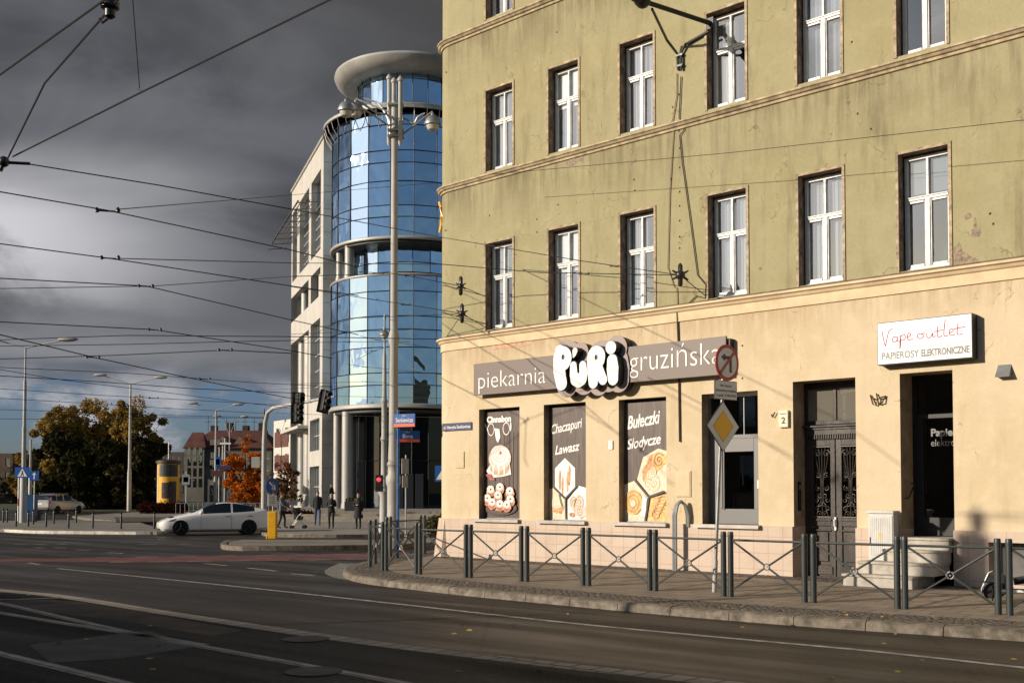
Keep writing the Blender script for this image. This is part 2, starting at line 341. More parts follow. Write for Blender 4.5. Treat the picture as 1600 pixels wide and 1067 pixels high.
def ribbon(name, pts, o0, o1, z, m, parent=None, z1=None):
    a = offs(pts, o0); b = offs(pts, o1); mb = MB(); n = len(a); z1 = z if z1 is None else z1
    mb.add([(p.x, p.y, z) for p in a]+[(p.x, p.y, z1) for p in b], [(i, i+1, n+i+1, n+i) for i in range(n-1)])
    return mb.build(name, m, parent)
# near pavement: kerb line (outer top edge), from the crossing side round the nose and along the road to the right
kp = [(682,858.5),(628,866),(588,873),(560,878.5),(543,884),(537,889.5),(546,896),(578,902.5),(625,908),(690,915),(760,922),(870,932),(1000,943.5),(1110,952.5),(1250,963),(1380,971.5),(1500,979),(1600,985.5),(1800,999)]
kpts = [gnd(x, y, .13) for x, y in kp]
e0 = kpts[0]; kpts = [e0+Vector((1.6, 9, 0)), e0+Vector((.7, 4, 0))]+kpts
d_ = (kpts[-1]-kpts[-2]).normalized(); kpts += [kpts[-1]+d_*6]
K = catmull(kpts, 7)
def kerbs(name, pts, w, z0, z1, m, step=1.0, gap=.012, lean=.0, keep=None):
    # kerb made of individual stones, one mesh
    L = [0]; 
    for a, b in zip(pts, pts[1:]): L.append(L[-1]+(b-a).length)
    inner = offs(pts, w); mb = MB()
    def ev(q, s):
        s = min(max(s, 0), L[-1]-1e-6); i = max(0, np.searchsorted(L, s)-1); t = (s-L[i])/(L[i+1]-L[i]); return q[i].lerp(q[i+1], t)
    n = max(1, int(L[-1]/step))
    for i in range(n):
        s0, s1 = i*step+gap/2, (i+1)*step-gap/2; dz = random.uniform(-.006, .006); vs = []
        for s_ in (s0, (s0+s1)/2, s1):
            a, b = ev(pts, s_), ev(inner, s_); od = (a-b).normalized()*lean
            vs += [(a.x+od.x, a.y+od.y, z0), (a.x+od.x*.4, a.y+od.y*.4, z1-.025+dz), (a.x-od.x*.6-(a-b).normalized().x*.02, a.y-(a-b).normalized().y*.02, z1+dz), (b.x, b.y, z1+dz), (b.x, b.y, z0)]
        fs = [(k*5+j, k*5+j+1, k*5+5+j+1, k*5+5+j) for k in range(2) for j in range(4)]+[(0, 1, 2, 3, 4), (14, 13, 12, 11, 10)]
        mb.add(vs, fs)
    return mb.build(name, m)
kb = kerbs('kerb', K, -.26 if False else .26, -.02, .135, M['kerb'], lean=.03)
# orientation check: interior is toward the facade
if (offs(K, 1)[60]-fw(8, 0, 0)).length > (K[60]-fw(8, 0, 0)).length:
    COL.objects.unlink(kb); K = K[::-1]; kb = kerbs('kerb', K, .26, -.02, .135, M['kerb'], lean=.03)
struct(kb)
def bandmesh(name, A, B, z0, z1, m, n=1):
    mb = MB(); N = len(A)
    for j in range(n+1):
        t = j/n; mb.v += [tuple(a.lerp(b, t).xy)+(z0+(z1-z0)*t,) for a, b in zip(A, B)]
    for j in range(n):
        for i in range(N-1): mb.f.append((j*N+i, j*N+i+1, (j+1)*N+i+1, (j+1)*N+i)); mb.m.append(0)
    return mb.build(name, m)
k1 = offs(K, .26); k2 = offs(K, 1.0)
def clampfac(p, o):                                 # closest point on the wall line / round corner, o metres outside
    q = p-P0; s = q.dot(U); s = min(max(s, -.6), 60); return fw(s if s > 1.03 else s, -o, 0)
wallpath = []
for p in k2:
    q = p-P0; s = q.dot(U); d = -q.dot(NRM)
    if s >= .35: w = fw(s, .05, 0)
    else:
        v = Vector((s-.3, d-.75)); 
        if d > .75: w = fw(-.4, d, 0)
        else:
            v.normalize(); w = fw(.3+v.x*.7, .75+v.y*.7, 0)
    wallpath.append(w)
wp_out = [w+(k-w).normalized()*min(.75, (k-w).length*.3) for w, k in zip(wallpath, k2)]
struct(bandmesh('cobble_strip', k1, k2, .133, .14, M['cobble']))
struct(bandmesh('pavement', k2, wp_out, .14, .19, M['slab'], 2))
struct(bandmesh('wall_cobble_strip', wp_out, wallpath, .19, .205, M['cobble']))
# dropped gutter strip around the nose
nose = [gnd(x, y) for x, y in [(530,880),(512,888),(508,896),(530,904),(575,910),(640,917.5),(760,929),(870,938)]]
N_ = catmull(nose, 5); inner_ = [min(K, key=lambda k: (k-p).length) for p in N_]
struct(bandmesh('gutter_strip', N_, [Vector((q.x, q.y, 0)) for q in inner_], .005, .006, mat('gutter_stone', (.20, .185, .165), .7, var=.4, vs=5, bump=.3)))
# storm drain in the kerb
dr = gnd(638, 911.5, .06); t_ = thing('storm_drain', 'small iron kerb drain inlet with three openings near the pavement corner', 'drain', (dr.x, dr.y, 0), math.atan2(-.28, .96)-.02)
MB().box(-.26, .26, -.035, .06, .0, .137).build('frame', M['kerbdark'], t_)
q = MB()
for k in range(3): q.box(-.2+k*.145, -.09+k*.145, -.04, -.036, .02, .11)
q.build('opening', M['black'], t_)
# ---- road paint
def px(pts, z=0.0): return [gnd(x, y, z) for x, y in pts]
def line(name, pts, w, z=.004, m=None):
    o = ribbon(name, catmull(px(pts), 6), -w/2, w/2, z, m or M['mark']); return struct(o)
line('road_marking', [(90,888),(340,913),(600,941),(880,972),(1120,995),(1360,1017),(1600,1043),(1750,1060)], .12)
for a, b in (((45,879),(62,882)),((320,880),(355,883.5)),((387,887),(432,892)),((455,896),(492,899)),((-40,898),(-5,890)),((170,863),(192,864.5))):
    line('road_marking', [a, b], .13)
def poly(name, pts, z, m):
    mb = MB(); v = px(pts); mb.add([(p.x, p.y, z) for p in v], [tuple(range(len(v)))]); return struct(mb.build(name, m))
poly('cycle_crossing', [(-60,874),(110,872),(300,869),(575,864.5),(640,862),(640,868),(575,873),(400,876),(230,878.5),(60,877),(-60,879)], .0035, M['bikered'])
for i in range(9):
    x = 150+i*62; line('road_marking', [(x, 870.8-i*.75), (x+34, 870.4-i*.75)], .14, .007)
    line('road_marking', [(x+20, 878.6-i*.78), (x+56, 878-i*.78)], .14, .007)
for y, xs in ((846.5, [(100,128),(186,204),(215,245)]), (850, [(22,44),(52,72),(88,104),(215,246),(280,298)]), (855.5,[(52,70),(84,104)]), (859,[(118,142)]), (842, [(5,40)]), (863.5, [(166,192)])):
    for a, b in xs: line('road_marking', [(a, y), (b, y+.5)], .16, .006)
for i in range(7): line('road_marking', [(430+i*24, 839.3), (440+i*24, 839.2)], .3, .006)
# ---- tram track strip
edge = [(-260,893),(0,920),(112,931),(262,954.5),(469,985),(600,1003),(760,1022),(900,1038),(1060,1055),(1300,1082)]
E_ = catmull(px(edge), 6)
ta = offs(E_, .28 if (offs(E_, 1)[20]-Vector((0, 0, 0))).length < E_[20].length else -.28)
sg = 1 if (offs(E_, 1)[20]).length < E_[20].length else -1
struct(bandmesh('track_kerb_band', E_, offs(E_, sg*.32), .006, .006, slabs('track_edge_stones', (.36, .30, .24), .28, 3., rot=.75, msz=.02)))
struct(bandmesh('tram_track_bed', offs(E_, sg*.32), offs(E_, sg*12), .005, .005, M['track_bed'], 3))
M['railside'] = mat('rail_side_mortar', (.24, .195, .155), .8, var=.5, vs=4, bump=.3)
M['rail'] = mat('tram_rail', (.22, .20, .185), .42, .5, var=.3, vs=3)
for nm, pts in (('a', [(-40,937),(8,944),(187,985),(319,1010.5),(600,1062),(700,1082)]), ('b', [(-40,952),(0,957.5),(101,974),(206,990),(320,1008)]), ('c', [(-30,1014),(0,1021),(187,1066),(260,1086)]), ('d',[(-60,934),(0,937),(95,934)])):
    R_ = catmull(px(pts), 5)
    ribbon('tram_rail', R_, -.035, .035, .012, M['rail']); o = bpy.data.objects[-1] if False else None
    ribbon('rail_concrete', R_, -.10, -.04, .009, M['railside']); ribbon('rail_concrete', R_, .04, .075, .009, M['railside'])
for o in bpy.data.objects:
    if o.name.startswith(('tram_rail', 'rail_concrete')): struct(o)
poly('asphalt_patch', [(45,1008),(230,985),(310,1010),(185,1030),(80,1036)], .008, mat('grey_patch', (.017, .016, .016), .65, var=.35, vs=2, bump=.3))
poly('asphalt_patch', [(0,941),(40,935),(120,940),(230,958),(380,985),(330,994),(180,968),(60,955)], .0065, mat('sandy_patch', (.05, .034, .022), .85, var=.5, vs=1.5, bump=.4))
# manhole covers
for x, y, z in ((478,999,.011),(490,1050,.011)):
    c = gnd(x, y); o = MB().lathe([(.3, 0), (.3, .004)], (0, 0, 0), 24).build('manhole_cover', mat('cast_iron', (.03, .027, .025), .6, .3, var=.3)); o.location = (c.x, c.y, z)
    tag(o, {478: 'round iron manhole cover beside the kerb band of the tram track', 490: 'round iron manhole cover closest to the bottom edge by the rail', 245: 'round iron manhole cover left of the other two, between rail and stone band'}[x], 'manhole cover')
# ---- far pavements and islands
def slabpoly(name, pts, z, m, km=None, kw=.22):
    v = [gnd(x, y, z) for x, y in pts]; mb = MB(); n = len(v)
    mb.add([(p.x, p.y, z) for p in v]+[(p.x, p.y, -.02) for p in v], [tuple(range(n))]+[(i, (i+1) % n, n+(i+1) % n, n+i) for i in range(n)]); return struct(mb.build(name, m))
def edgekerb(pts, z, m=None):
    v = [gnd(x, y, z) for x, y in pts]; o = kerbs('kerb', catmull(v, 3), .2, -.02, z+.012, m or M['kerb'], 1.0); return struct(o)
# left triangular island with bollards
slabpoly('pavement_island', [(-60,826),(10,827),(60,829),(245,830.5),(252,826),(215,815),(120,812),(40,813),(-60,814)], .12, M['farcobble'])
edgekerb([(252,826.5),(245,830.2),(150,829.8),(60,828.8),(10,826.6)], .12, mat('white_kerb', (.62, .58, .50), .8, var=.3, vs=3))
# grassy verge with hedge behind
slabpoly('pavement', [(118,806),(225,799),(420,800),(440,812),(360,815),(250,815),(160,812)], .12, M['farcobble'])
edgekerb([(300,815),(220,814),(160,811.5),(118,806),(160,802.8),(225,799.2)], .12)
# median island with the yellow bollard
slabpoly('median_island', [(356,846),(360,852),(400,853),(575,851),(700,846),(700,839),(575,843),(380,843)], .14, M['farcobble'])
edgekerb([(640,849),(575,851),(480,852.4),(400,853),(362,852),(355,847.5),(372,843.2),(420,842.7)], .14, M['kerbdark'])
# plaza in front of the glass tower
slabpoly('pavement', [(418,832.5),(500,835),(575,834.5),(720,833),(900,830),(900,800),(700,806),(440,808)], .12, M['plaza'])
edgekerb([(800,832),(720,833),(575,834.5),(500,835),(418,832.5),(424,822)], .12)
def worldpoly(name, pts, z, m, z0=-.02):
    n = len(pts); mb = MB().add([(x, y, z) for x, y in pts]+[(x, y, z0) for x, y in pts], [tuple(range(n))]+[(i, (i+1) % n, n+(i+1) % n, n+i) for i in range(n)]); return struct(mb.build(name, m))
for i in range(4):
    yy = 64.5+i*1.5; worldpoly('plaza_steps' if i < 3 else 'plaza', [(-15.6, yy), (12, yy), (12, 130 if i == 3 else yy+1.499), (-15.6-(5 if i == 3 else 0), 130 if i == 3 else yy+1.499)], .12+.125*(i+1)-.0, M['plaza'] if i == 3 else mat('step_stone', (.36, .31, .25), .8, var=.3, vs=2))
worldpoly('planting_bed', [(-22.5, 62), (-15.7, 64.4), (-15.8, 74), (-27, 74)], .16, mat('bed_soil', (.06, .04, .025), .95, var=.4, vs=3))
# far verge: lawn strip
worldpoly('lawn', [(-80, 108), (-22, 104), (-24, 190), (-150, 190)], .1, mat('lawn_green', (.045, .055, .02), .95, var=.5, vs=1.0, bump=.4))
# fallen leaves
lm = mat('fallen_leaf', (.45, .27, .05), .8, var=.4, vs=30)
def leafmesh():
    mb = MB()
    def leaf(p, s):
        a = random.uniform(0, 6.28); c, d = math.cos(a)*s, math.sin(a)*s
        mb.add([p+Vector((-c, -d, .004)), p+Vector((d*.6, -c*.6, .02*random.random()+.005)), p+Vector((c, d, .008)), p+Vector((-d*.6, c*.6, .004))], [(0, 1, 2, 3)])
    for i in range(46): leaf(gnd(random.uniform(0, 1600), random.uniform(880, 1060), .012), .035+.025*random.random())
    for i in range(90): leaf(Vector((0, 0, .15))+random.choice(k1).xy.to_3d().lerp(random.choice([Vector((0, 0, 0))]), 0)+Vector((random.uniform(-.1, .5), random.uniform(0, .5), 0)), .025+.02*random.random())
    return mb
tag(leafmesh().build('fallen_leaves', lm), 'scattered small yellow fallen leaves on the road and along the kerb', 'leaves', kind='stuff')
# ================================================================ CORNER TENEMENT (local frame: x along facade, y inward, z up)
TB = thing('corner_tenement', 'old four storey corner tenement with olive green upper plaster, cream ground floor and white windows', 'building', P0, ROT)
SA, RR, SE, DE = .30, .75, 19.0, 15.0
def wpath(o=0.0):                                 # outline from right end of facade round the corner
    p = [(SE, -o), (SA, -o)]
    for i in range(1, 13):
        a = math.pi/2*i/12; p.append((SA-(RR+o)*math.sin(a), RR-(RR+o)*math.cos(a)))
    p.append((SA-RR-o, DE)); return p
def wallcells(mb, s0, s1, z0, z1, ops, y=0.0, m=0):
    S = sorted({s0, s1, *[v for o in ops for v in o[:2] if s0 < v < s1]}); Z = sorted({z0, z1, *[v for o in ops for v in o[2:] if z0 < v < z1]})
    for a, b in zip(S, S[1:]):
        for c, d in zip(Z, Z[1:]):
            ms_, mz = (a+b)/2, (c+d)/2
            if any(o[0] < ms_ < o[1] and o[2] < mz < o[3] for o in ops): continue
            mb.quad((a, y, c), (b, y, c), (b, y, d), (a, y, d), m)
def reveal(mb, o, dep, m=0, y=0.0, bot=True):
    a, b, c, d = o
    mb.quad((a, y, c), (a, y, d), (a, y+dep, d), (a, y+dep, c), m); mb.quad((b, y, c), (b, y+dep, c), (b, y+dep, d), (b, y, d), m)
    mb.quad((a, y, d), (b, y, d), (b, y+dep, d), (a, y+dep, d), m)
    if bot: mb.quad((a, y, c), (a, y+dep, c), (b, y+dep, c), (b, y, c), m)
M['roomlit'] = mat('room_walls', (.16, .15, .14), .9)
CS = [2.085, 4.205, 6.365, 8.695, 10.81, 12.86, 15.25, 17.4]; HW = .465
ROWS = [(5.97, 8.17), (10.03, 12.10), (13.97, 16.1)]
wops = [(c-HW, c+HW, a, b) for a, b in ROWS for c in CS]
mb = MB(); wallcells(mb, SA, SE, 5.88, 17.6, wops)
p = wpath()[1:]
for (a, b), (c, d) in zip(p, p[1:]): mb.quad((a, b, 5.88), (a, b, 17.6), (c, d, 17.6), (c, d, 5.88))
up = mb.build('wall', M['olive'], TB, True)
SH = [(1.38, 2.78, 1.2, 3.97), (3.57, 4.87, 1.2, 3.97), (5.83, 7.13, 1.2, 3.96), (8.04, 9.39, 1.2, 3.95)]
DR = (10.18, 11.5, .16, 4.07); VD = (12.37, 13.345, 1.06, 4.07); PL = 1.19
lops = SH+[(DR[0], DR[1], .16, DR[3]), (VD[0], VD[1], .16, VD[3])]
mb = MB(); wallcells(mb, SA, SE, PL, 5.9, lops)
for (a, b), (c, d) in zip(p, p[1:]): mb.quad((a, b, PL), (a, b, 5.9), (c, d, 5.9), (c, d, PL))
lw = mb.build('wall', M['cream'], TB, True); lw['label'] = 'cream plaster wall of the ground floor'
up['label'] = 'weathered olive green plaster wall of the upper floors'
mb = MB()
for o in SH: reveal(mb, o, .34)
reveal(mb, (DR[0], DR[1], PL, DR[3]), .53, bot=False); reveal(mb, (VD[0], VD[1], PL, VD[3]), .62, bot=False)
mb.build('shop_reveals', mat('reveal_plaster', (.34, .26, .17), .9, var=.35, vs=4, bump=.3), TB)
# plinth, tiled, 7 cm proud and rounding the corner with a slight flare
pm = bpy.data.materials.new('plinth_tiles'); pm.use_nodes = True; t = pm.node_tree; t.nodes.clear()
c_ = NN(t, 'ShaderNodeTexCoord').outputs['Object']; s3 = NN(t, 'ShaderNodeSeparateXYZ', {0: c_}).outputs
vv = NN(t, 'ShaderNodeCombineXYZ', {0: MA(t, 'ADD', s3[0], s3[1]), 1: MA(t, 'ADD', s3[2], .02), 2: 0.0}).outputs[0]
b_ = NN(t, 'ShaderNodeBsdfPrincipled', {'Roughness': .6}); NN(t, 'ShaderNodeOutputMaterial', {0: b_.outputs[0]})
br_ = NN(t, 'ShaderNodeTexBrick', {'Vector': vv, 'Color1': (.54, .42, .33, 1), 'Color2': (.58, .46, .36, 1), 'Mortar': (.42, .32, .25, 1), 'Scale': 1., 'Mortar Size': .006, 'Brick Width': .33, 'Row Height': .33})
br_.offset = 0.0
n_ = NN(t, 'ShaderNodeTexNoise', {'Vector': c_, 'Scale': 2.2, 'Detail': 7., 'Roughness': .65}).outputs[0]
t.links.new(MX(t, MR(t, n_, .48, .75, 0, .5, True), br_.outputs[0], (.40, .27, .19)), b_.inputs['Base Color'])
t.links.new(NN(t, 'ShaderNodeBump', {'Strength': .5, 'Distance': .01, 'Height': MA(t, 'SUBTRACT', MA(t, 'MULTIPLY', n_, .4), br_.outputs[1])}).outputs[0], b_.inputs['Normal'])
M['plinth'] = pm
pops = [(DR[0]-.0, DR[1]+.0, 0, 2), (VD[0], VD[1], 0, 2), (13.95, 16.2, .28, 1.0)]
mb = MB(); wallcells(mb, SA, SE, .05, PL, pops, -.07)
for o in (pops[0], pops[1]):
    a, b, c, d = o
    for s in (a, b): mb.quad((s, -.07, .05), (s, .56, .05), (s, .56, PL), (s, -.07, PL))
reveal(mb, pops[2], .3, 0, -.07)
wallcells(mb, SA, SE, PL, PL+.0001, [], 0)
for a, b in ((SA, DR[0]), (DR[1], VD[0]), (VD[1], SE)): mb.quad((a, -.07, PL), (b, -.07, PL), (b, .01, PL), (a, .01, PL))
q0, q1, q2 = wpath(.22)[1:], wpath(.07)[1:], wpath(0)[1:]
for i in range(len(q1)-1):
    A0, B0, A, B, C_, D_ = q0[i], q0[i+1], q1[i], q1[i+1], q2[i], q2[i+1]
    if i == 0: A0 = A
    mb.quad((*A0, .05), (*B0, .05), (*B, PL), (*A, PL)); mb.quad((*A, PL), (*B, PL), (*D_, PL), (*C_, PL))
mb.build('plinth', pm, TB)
MB().box(13.95, 16.2, .2, .24, .28, 1.0).box(14.9, 14.94, .18, .2, .28, 1.0).build('basement_panel', mat('basement_sheet', (.11, .105, .10), .5, var=.3), TB)
# string courses
def course(name, prof, m, label=None):
    mb = MB(); n = len(prof); N = 0
    for (o, z) in prof: pass
    ring = []
    for o, z in prof:
        ring.append([(x, y, z) for x, y in wpath(o)])
    N = len(ring[0])
    for r in ring: mb.v += r
    for j in range(n-1):
        for i in range(N-1): mb.f.append((j*N+i, j*N+i+1, (j+1)*N+i+1, (j+1)*N+i)); mb.m.append(1 if j == n-2 else 0)
    return mb.build(name, [m, M['ledge_dirty']], TB)
for z in (9.90, 13.80): course('string_course', [(0, z-.14), (.04, z-.13), (.05, z-.085), (.09, z-.07), (.12, z-.03), (.15, z-.015), (.15, z+.02), (-.01, z+.075)], M['ledge'])
z = 5.86; course('string_course', [(0, z-.30), (.035, z-.295), (.035, z-.1), (.07, z-.08), (.10, z-.03), (.15, z-.01), (.15, z+.035), (-.01, z+.10)], M['cream_trim'])
course('cornice', [(0, 17.2), (.2, 17.3), (.45, 17.5), (.5, 17.7), (-.01, 17.75)], M['ledge'])
MB().prism([(SE, 0), (SA, 0)]+wpath()[2:]+[(SE, DE)], 17.6, 17.62).build('roof', M['dark'], TB)
mb = MB().quad((SE, 0, 0), (SE, DE, 0), (SE, DE, 17.6), (SE, 0, 17.6)).quad((SE, DE, 0), (SA-RR, DE, 0), (SA-RR, DE, 17.6), (SE, DE, 17.6))
mb.build('rear_wall', M['olive'], TB)
# upper windows
def winframe(w, h):
    mb = MB(); y0, y1 = .20, .27; tz = h*.615
    mb.box(-w, -w+.055, y0, y1, 0, h).box(w-.055, w, y0, y1, 0, h).box(-w+.055, w-.055, y0, y1, h-.06, h).box(-w+.055, w-.055, y0, y1, 0, .07)
    mb.box(-w+.055, w-.055, y0-.012, y1, tz, tz+.07).box(-w+.055, w-.055, y0-.028, y0-.012, tz+.045, tz+.07)
    mb.box(-.022, .022, y0-.008, y1, tz+.07, h-.06); mb.box(-.04, .04, y0-.01, y1, .07, tz)
    for a, b in ((-w+.055, -.045), (.045, w-.055)):
        mb.box(a, a+.02, y0+.01, y1, .07, tz).box(b-.02, b, y0+.01, y1, .07, tz).box(a+.035, b-.035, y0+.01, y1, .07, .12).box(a+.035, b-.035, y0+.01, y1, tz-.045, tz)
    mb.box(-w, w, y0-.05, y0, -.012, .02)
    return mb
def window(s, z0, z1, cur):
    h = z1-z0; f = winframe(HW-.03, h-.06).build('window', M['pvc'], TB, bevel=.004); f.location = (s, 0, z0+.02)
    g_ = .042; mb = MB()
    for i in range(13):                                   # plaster surround with a ragged face
        pass
    w = HW; t_ = .055
    MB().box(-w-t_, -w, -.022, .02, -.02, h+t_).box(w, w+t_, -.022, .02, -.02, h+t_).box(-w, w, -.022, .02, h, h+t_).build('surround', M['surround'], f).location = (0, 0, -.02)
    tz = (h-.06)*.615
    ps = [(-w+.12, -.045, .12, tz-.045), (.045, w-.12, .12, tz-.045), (-w+.085, -.03, tz+.075, h-.12), (.03, w-.085, tz+.075, h-.12)]
    for a, b, c, d in ps:
        tx, tz_ = random.uniform(-.008, .008), random.uniform(-.006, .006)
        MB().quad((a, .25+tx, c), (b, .25-tx, c), (b, .25-tx+tz_, d), (a, .25+tx+tz_, d)).build('pane', M['pane'], f)
    if cur:
        mb = MB(); N = 40; x0, x1 = cur; X = [x0+(x1-x0)*i/N for i in range(N+1)]
        vs = [(x, .34+.018*math.sin(x*60+s)+.01*math.sin(x*23), zz_) for zz_ in (.05, h-.1) for x in X]
        mb.add(vs, [(i, i+1, N+2+i, N+1+i) for i in range(N)]); mb.build('curtain', random.choice([M['curtain'], M['curtain'], M['curtain_warm'], M['curtain_grey']]), f, True)
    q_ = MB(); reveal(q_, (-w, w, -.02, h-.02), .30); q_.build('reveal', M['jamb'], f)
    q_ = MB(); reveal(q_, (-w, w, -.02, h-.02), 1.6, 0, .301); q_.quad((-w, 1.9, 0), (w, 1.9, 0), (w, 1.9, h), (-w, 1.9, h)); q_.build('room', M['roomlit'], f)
    return f
random.seed(11)
M['curtain_warm'] = M['curtain'].copy(); M['curtain_grey'] = mat('grey_blind', (.30, .32, .35), .9)
for n_ in M['curtain_warm'].node_tree.nodes:
    if n_.type == 'MIX': n_.inputs[6].default_value = (.34, .31, .27, 1); n_.inputs[7].default_value = (.62, .58, .50, 1)
for ri, (a, b) in enumerate(ROWS):
    for ci, c in enumerate(CS):
        cur = [(-.42, .42), (-.40, .42), (-.42, .42), (-.42, .42), (-.4, .42), None, (-.42, .42), None][ci]
        if ri == 1 and ci == 4: cur = (-.42, .42)
        if (ri, ci) in ((0, 2), (1, 3)): cur = (-.42, .10)
        if (ri, ci) == (2, 0): cur = None
        f = window(c, a, b, cur)
        if (ri, ci) in ((0, 5), (1, 1), (0, 1)):
            hh = (b-a)*(.30 if ci == 5 else .42); MB().box(-.40, .40, .29, .30, b-a-.1-hh, b-a-.1).build('roller_blind', M['curtain_grey'] if ci == 5 else M['white'], f)
        if (ri, ci) in ((0, 5), (0, 3)):
            q_ = MB()
            for i in range(46):
                an = random.uniform(0, 6.28); el = random.uniform(.2, 1.4); L_ = random.uniform(.12, .42); bx = .2 if ci == 5 else -.15
                p1 = Vector((bx, .42, .12)); p2 = p1+Vector((math.cos(an)*math.cos(el)*L_, math.sin(an)*math.cos(el)*L_*.3, math.sin(el)*L_+.05)); sd = Vector((.012, 0, .012)); q_.add([p1-sd, p1+sd, p2+sd*.3, p2-sd*.3], [(0, 1, 2, 3)])
            q_.build('house_plant', mat('plant_green', (.05, .09, .03), .8) if 'plant_green' not in bpy.data.materials else bpy.data.materials['plant_green'], f)
            MB().lathe([(.06, 0), (.08, .12)], (.2 if ci == 5 else -.15, .42, .02), 12).build('flower_pot', M['surround'], f)
# peeled plaster patches and holes on the upper wall
def blob(s, z, rs, rz, y=-.004, n=14, jit=.35):
    return [(s+math.cos(6.2832*i/n)*rs*random.uniform(1-jit, 1+jit*.3), y, z+math.sin(6.2832*i/n)*rz*random.uniform(1-jit, 1+jit*.3)) for i in range(n)]
mb = MB()
for x, y, rs, rz in ((893,253,.19,.11),(908,247,.09,.13),(880,250,.06,.05),(1503,404,.17,.13),(1496,396,.09,.2),(1518,408,.13,.06),(1524,352,.02,.16),(1525,364,.10,.10),(1512,338,.07,.06),(1188,420,.04,.05)):
    s, z = fac(x, y); v = blob(s, z, rs, rz, -.004-.0007*random.random()); MB().add(v, [tuple(range(len(v)))]).build('peeled_plaster', M['peel'], TB)
hd_ = mat('hole_dark', (.05, .035, .02), 1)
mb = MB()
for x, y in ((870,51),(872,320),(839,363),(839,343),(697,113),(696,360),(1051,168),(1049,280),(991,281),(992,298),(809,258),(1331,66),(1361,202),(1340,178),(1547,334),(1552,350),(765,337),(1062,232),(1062,262),(1062,300),(1062,322),(1062,345),(1062,370),(1062,388),(1061,148),(1061,175),(1061,205),(858,200),(1160,540),(1160,591),(750,665)):
    s, z = fac(x, y); v = blob(s, z, .022, .025, -.003, 8, .2); MB().add(v, [tuple(range(len(v)))]).build('wall_hole', hd_, TB)
for i in range(8):
    s, z = fac(912+i*9, 350-i*2.2); v = blob(s, z, .01, .012, -.003, 6); MB().add(v, [tuple(range(6))]).build('wall_hole', hd_, TB)
def text(s, m, parent, loc, rot, size=.3, w=None, h=None, ext=.002, shear=0.0, align='LEFT', bold=0.0, name='lettering', sp=1.0):
    cu = bpy.data.curves.new(name, 'FONT'); cu.body = s; cu.size = size; cu.extrude = ext; cu.shear = shear; cu.align_x = 'LEFT'; cu.offset = bold; cu.resolution_u = 4; cu.space_character = sp
    o = bpy.data.objects.new(name, cu); COL.objects.link(o); me = evalmesh(o); bpy.data.objects.remove(o)
    n = len(me.vertices); co = np.zeros(n*3); me.vertices.foreach_get('co', co); co = co.reshape(-1, 3)
    x0, x1, y0, y1 = co[:, 0].min(), co[:, 0].max(), co[:, 1].min(), co[:, 1].max()
    if w: k = w/(x1-x0); co[:, 0] = (co[:, 0]-x0)*k; co[:, 1] *= (h/(y1-y0) if h else k)
    elif h: k = h/(y1-y0); co[:, :2] *= k
    me.vertices.foreach_set('co', co.ravel()); me.materials.clear(); me.materials.append(m); me.update()
    r = bpy.data.objects.new(name, me); COL.objects.link(r); r.parent = parent; r.location = loc; r.rotation_euler = rot; return r
FR = (math.radians(90), 0, 0)
# faded paint and brick-pink stain on the ground floor wall
s, z = fac(768, 545); text('SDD', mat('faded_pink_paint', (.66, .40, .27), .9, var=.3, vs=8), TB, (s, -.004, z), FR, w=1.45, h=.36, bold=.02, ext=.0015)
# sills of the shop windows
for a, b, c, d in SH: MB().box(a-.12, b+.08, -.16, .33, c-.045, c+.0).box(a-.12, b+.08, -.165, -.16, c-.075, c).build('window_sill', mat('sheet_sill', (.42, .38, .35), .5, .3, var=.2), TB)
# shop window boards and posters
wood = bpy.data.materials.new('printed_planks'); wood.use_nodes = True; t = wood.node_tree; t.nodes.clear()
c_ = NN(t, 'ShaderNodeTexCoord').outputs['Object']; b_ = NN(t, 'ShaderNodeBsdfPrincipled', {'Roughness': .5}); NN(t, 'ShaderNodeOutputMaterial', {0: b_.outputs[0]})
n_ = NN(t, 'ShaderNodeTexNoise', {'Vector': NN(t, 'ShaderNodeMapping', {0: c_, 3: (9, 1, .8)}).outputs[0], 'Scale': 1.6, 'Detail': 7., 'Roughness': .65}).outputs[0]
n2_ = NN(t, 'ShaderNodeTexNoise', {'Vector': NN(t, 'ShaderNodeMapping', {0: c_, 3: (45, 1, 1.5)}).outputs[0], 'Scale': 1., 'Detail': 4.}).outputs[0]
k_ = MX(t, MR(t, n_, .35, .65, 0, 1), (.045, .030, .025), (.15, .105, .082)); k_ = MX(t, MR(t, n2_, .4, .7, 0, .5), k_, (.05, .035, .03)); t.links.new(k_, b_.inputs['Base Color'])
pc = {n: mat('print_'+n, c, .5, var=v, vs=w) for n, c, v, w in (('cream', (.80, .66, .48), .2, 9), ('white', (.86, .84, .80), .1, 9), ('bun', (.72, .40, .20), .5, 14), ('crust', (.62, .30, .12), .5, 12), ('glaze', (.80, .60, .52), .2, 12), ('dark', (.045, .035, .032), .3, 5), ('pinkred', (.50, .14, .10), .5, 10), ('green', (.10, .16, .04), .4, 9), ('gold', (.80, .50, .16), .45, 10), ('choc', (.10, .045, .03), .3, 9))}
PK = list(pc)
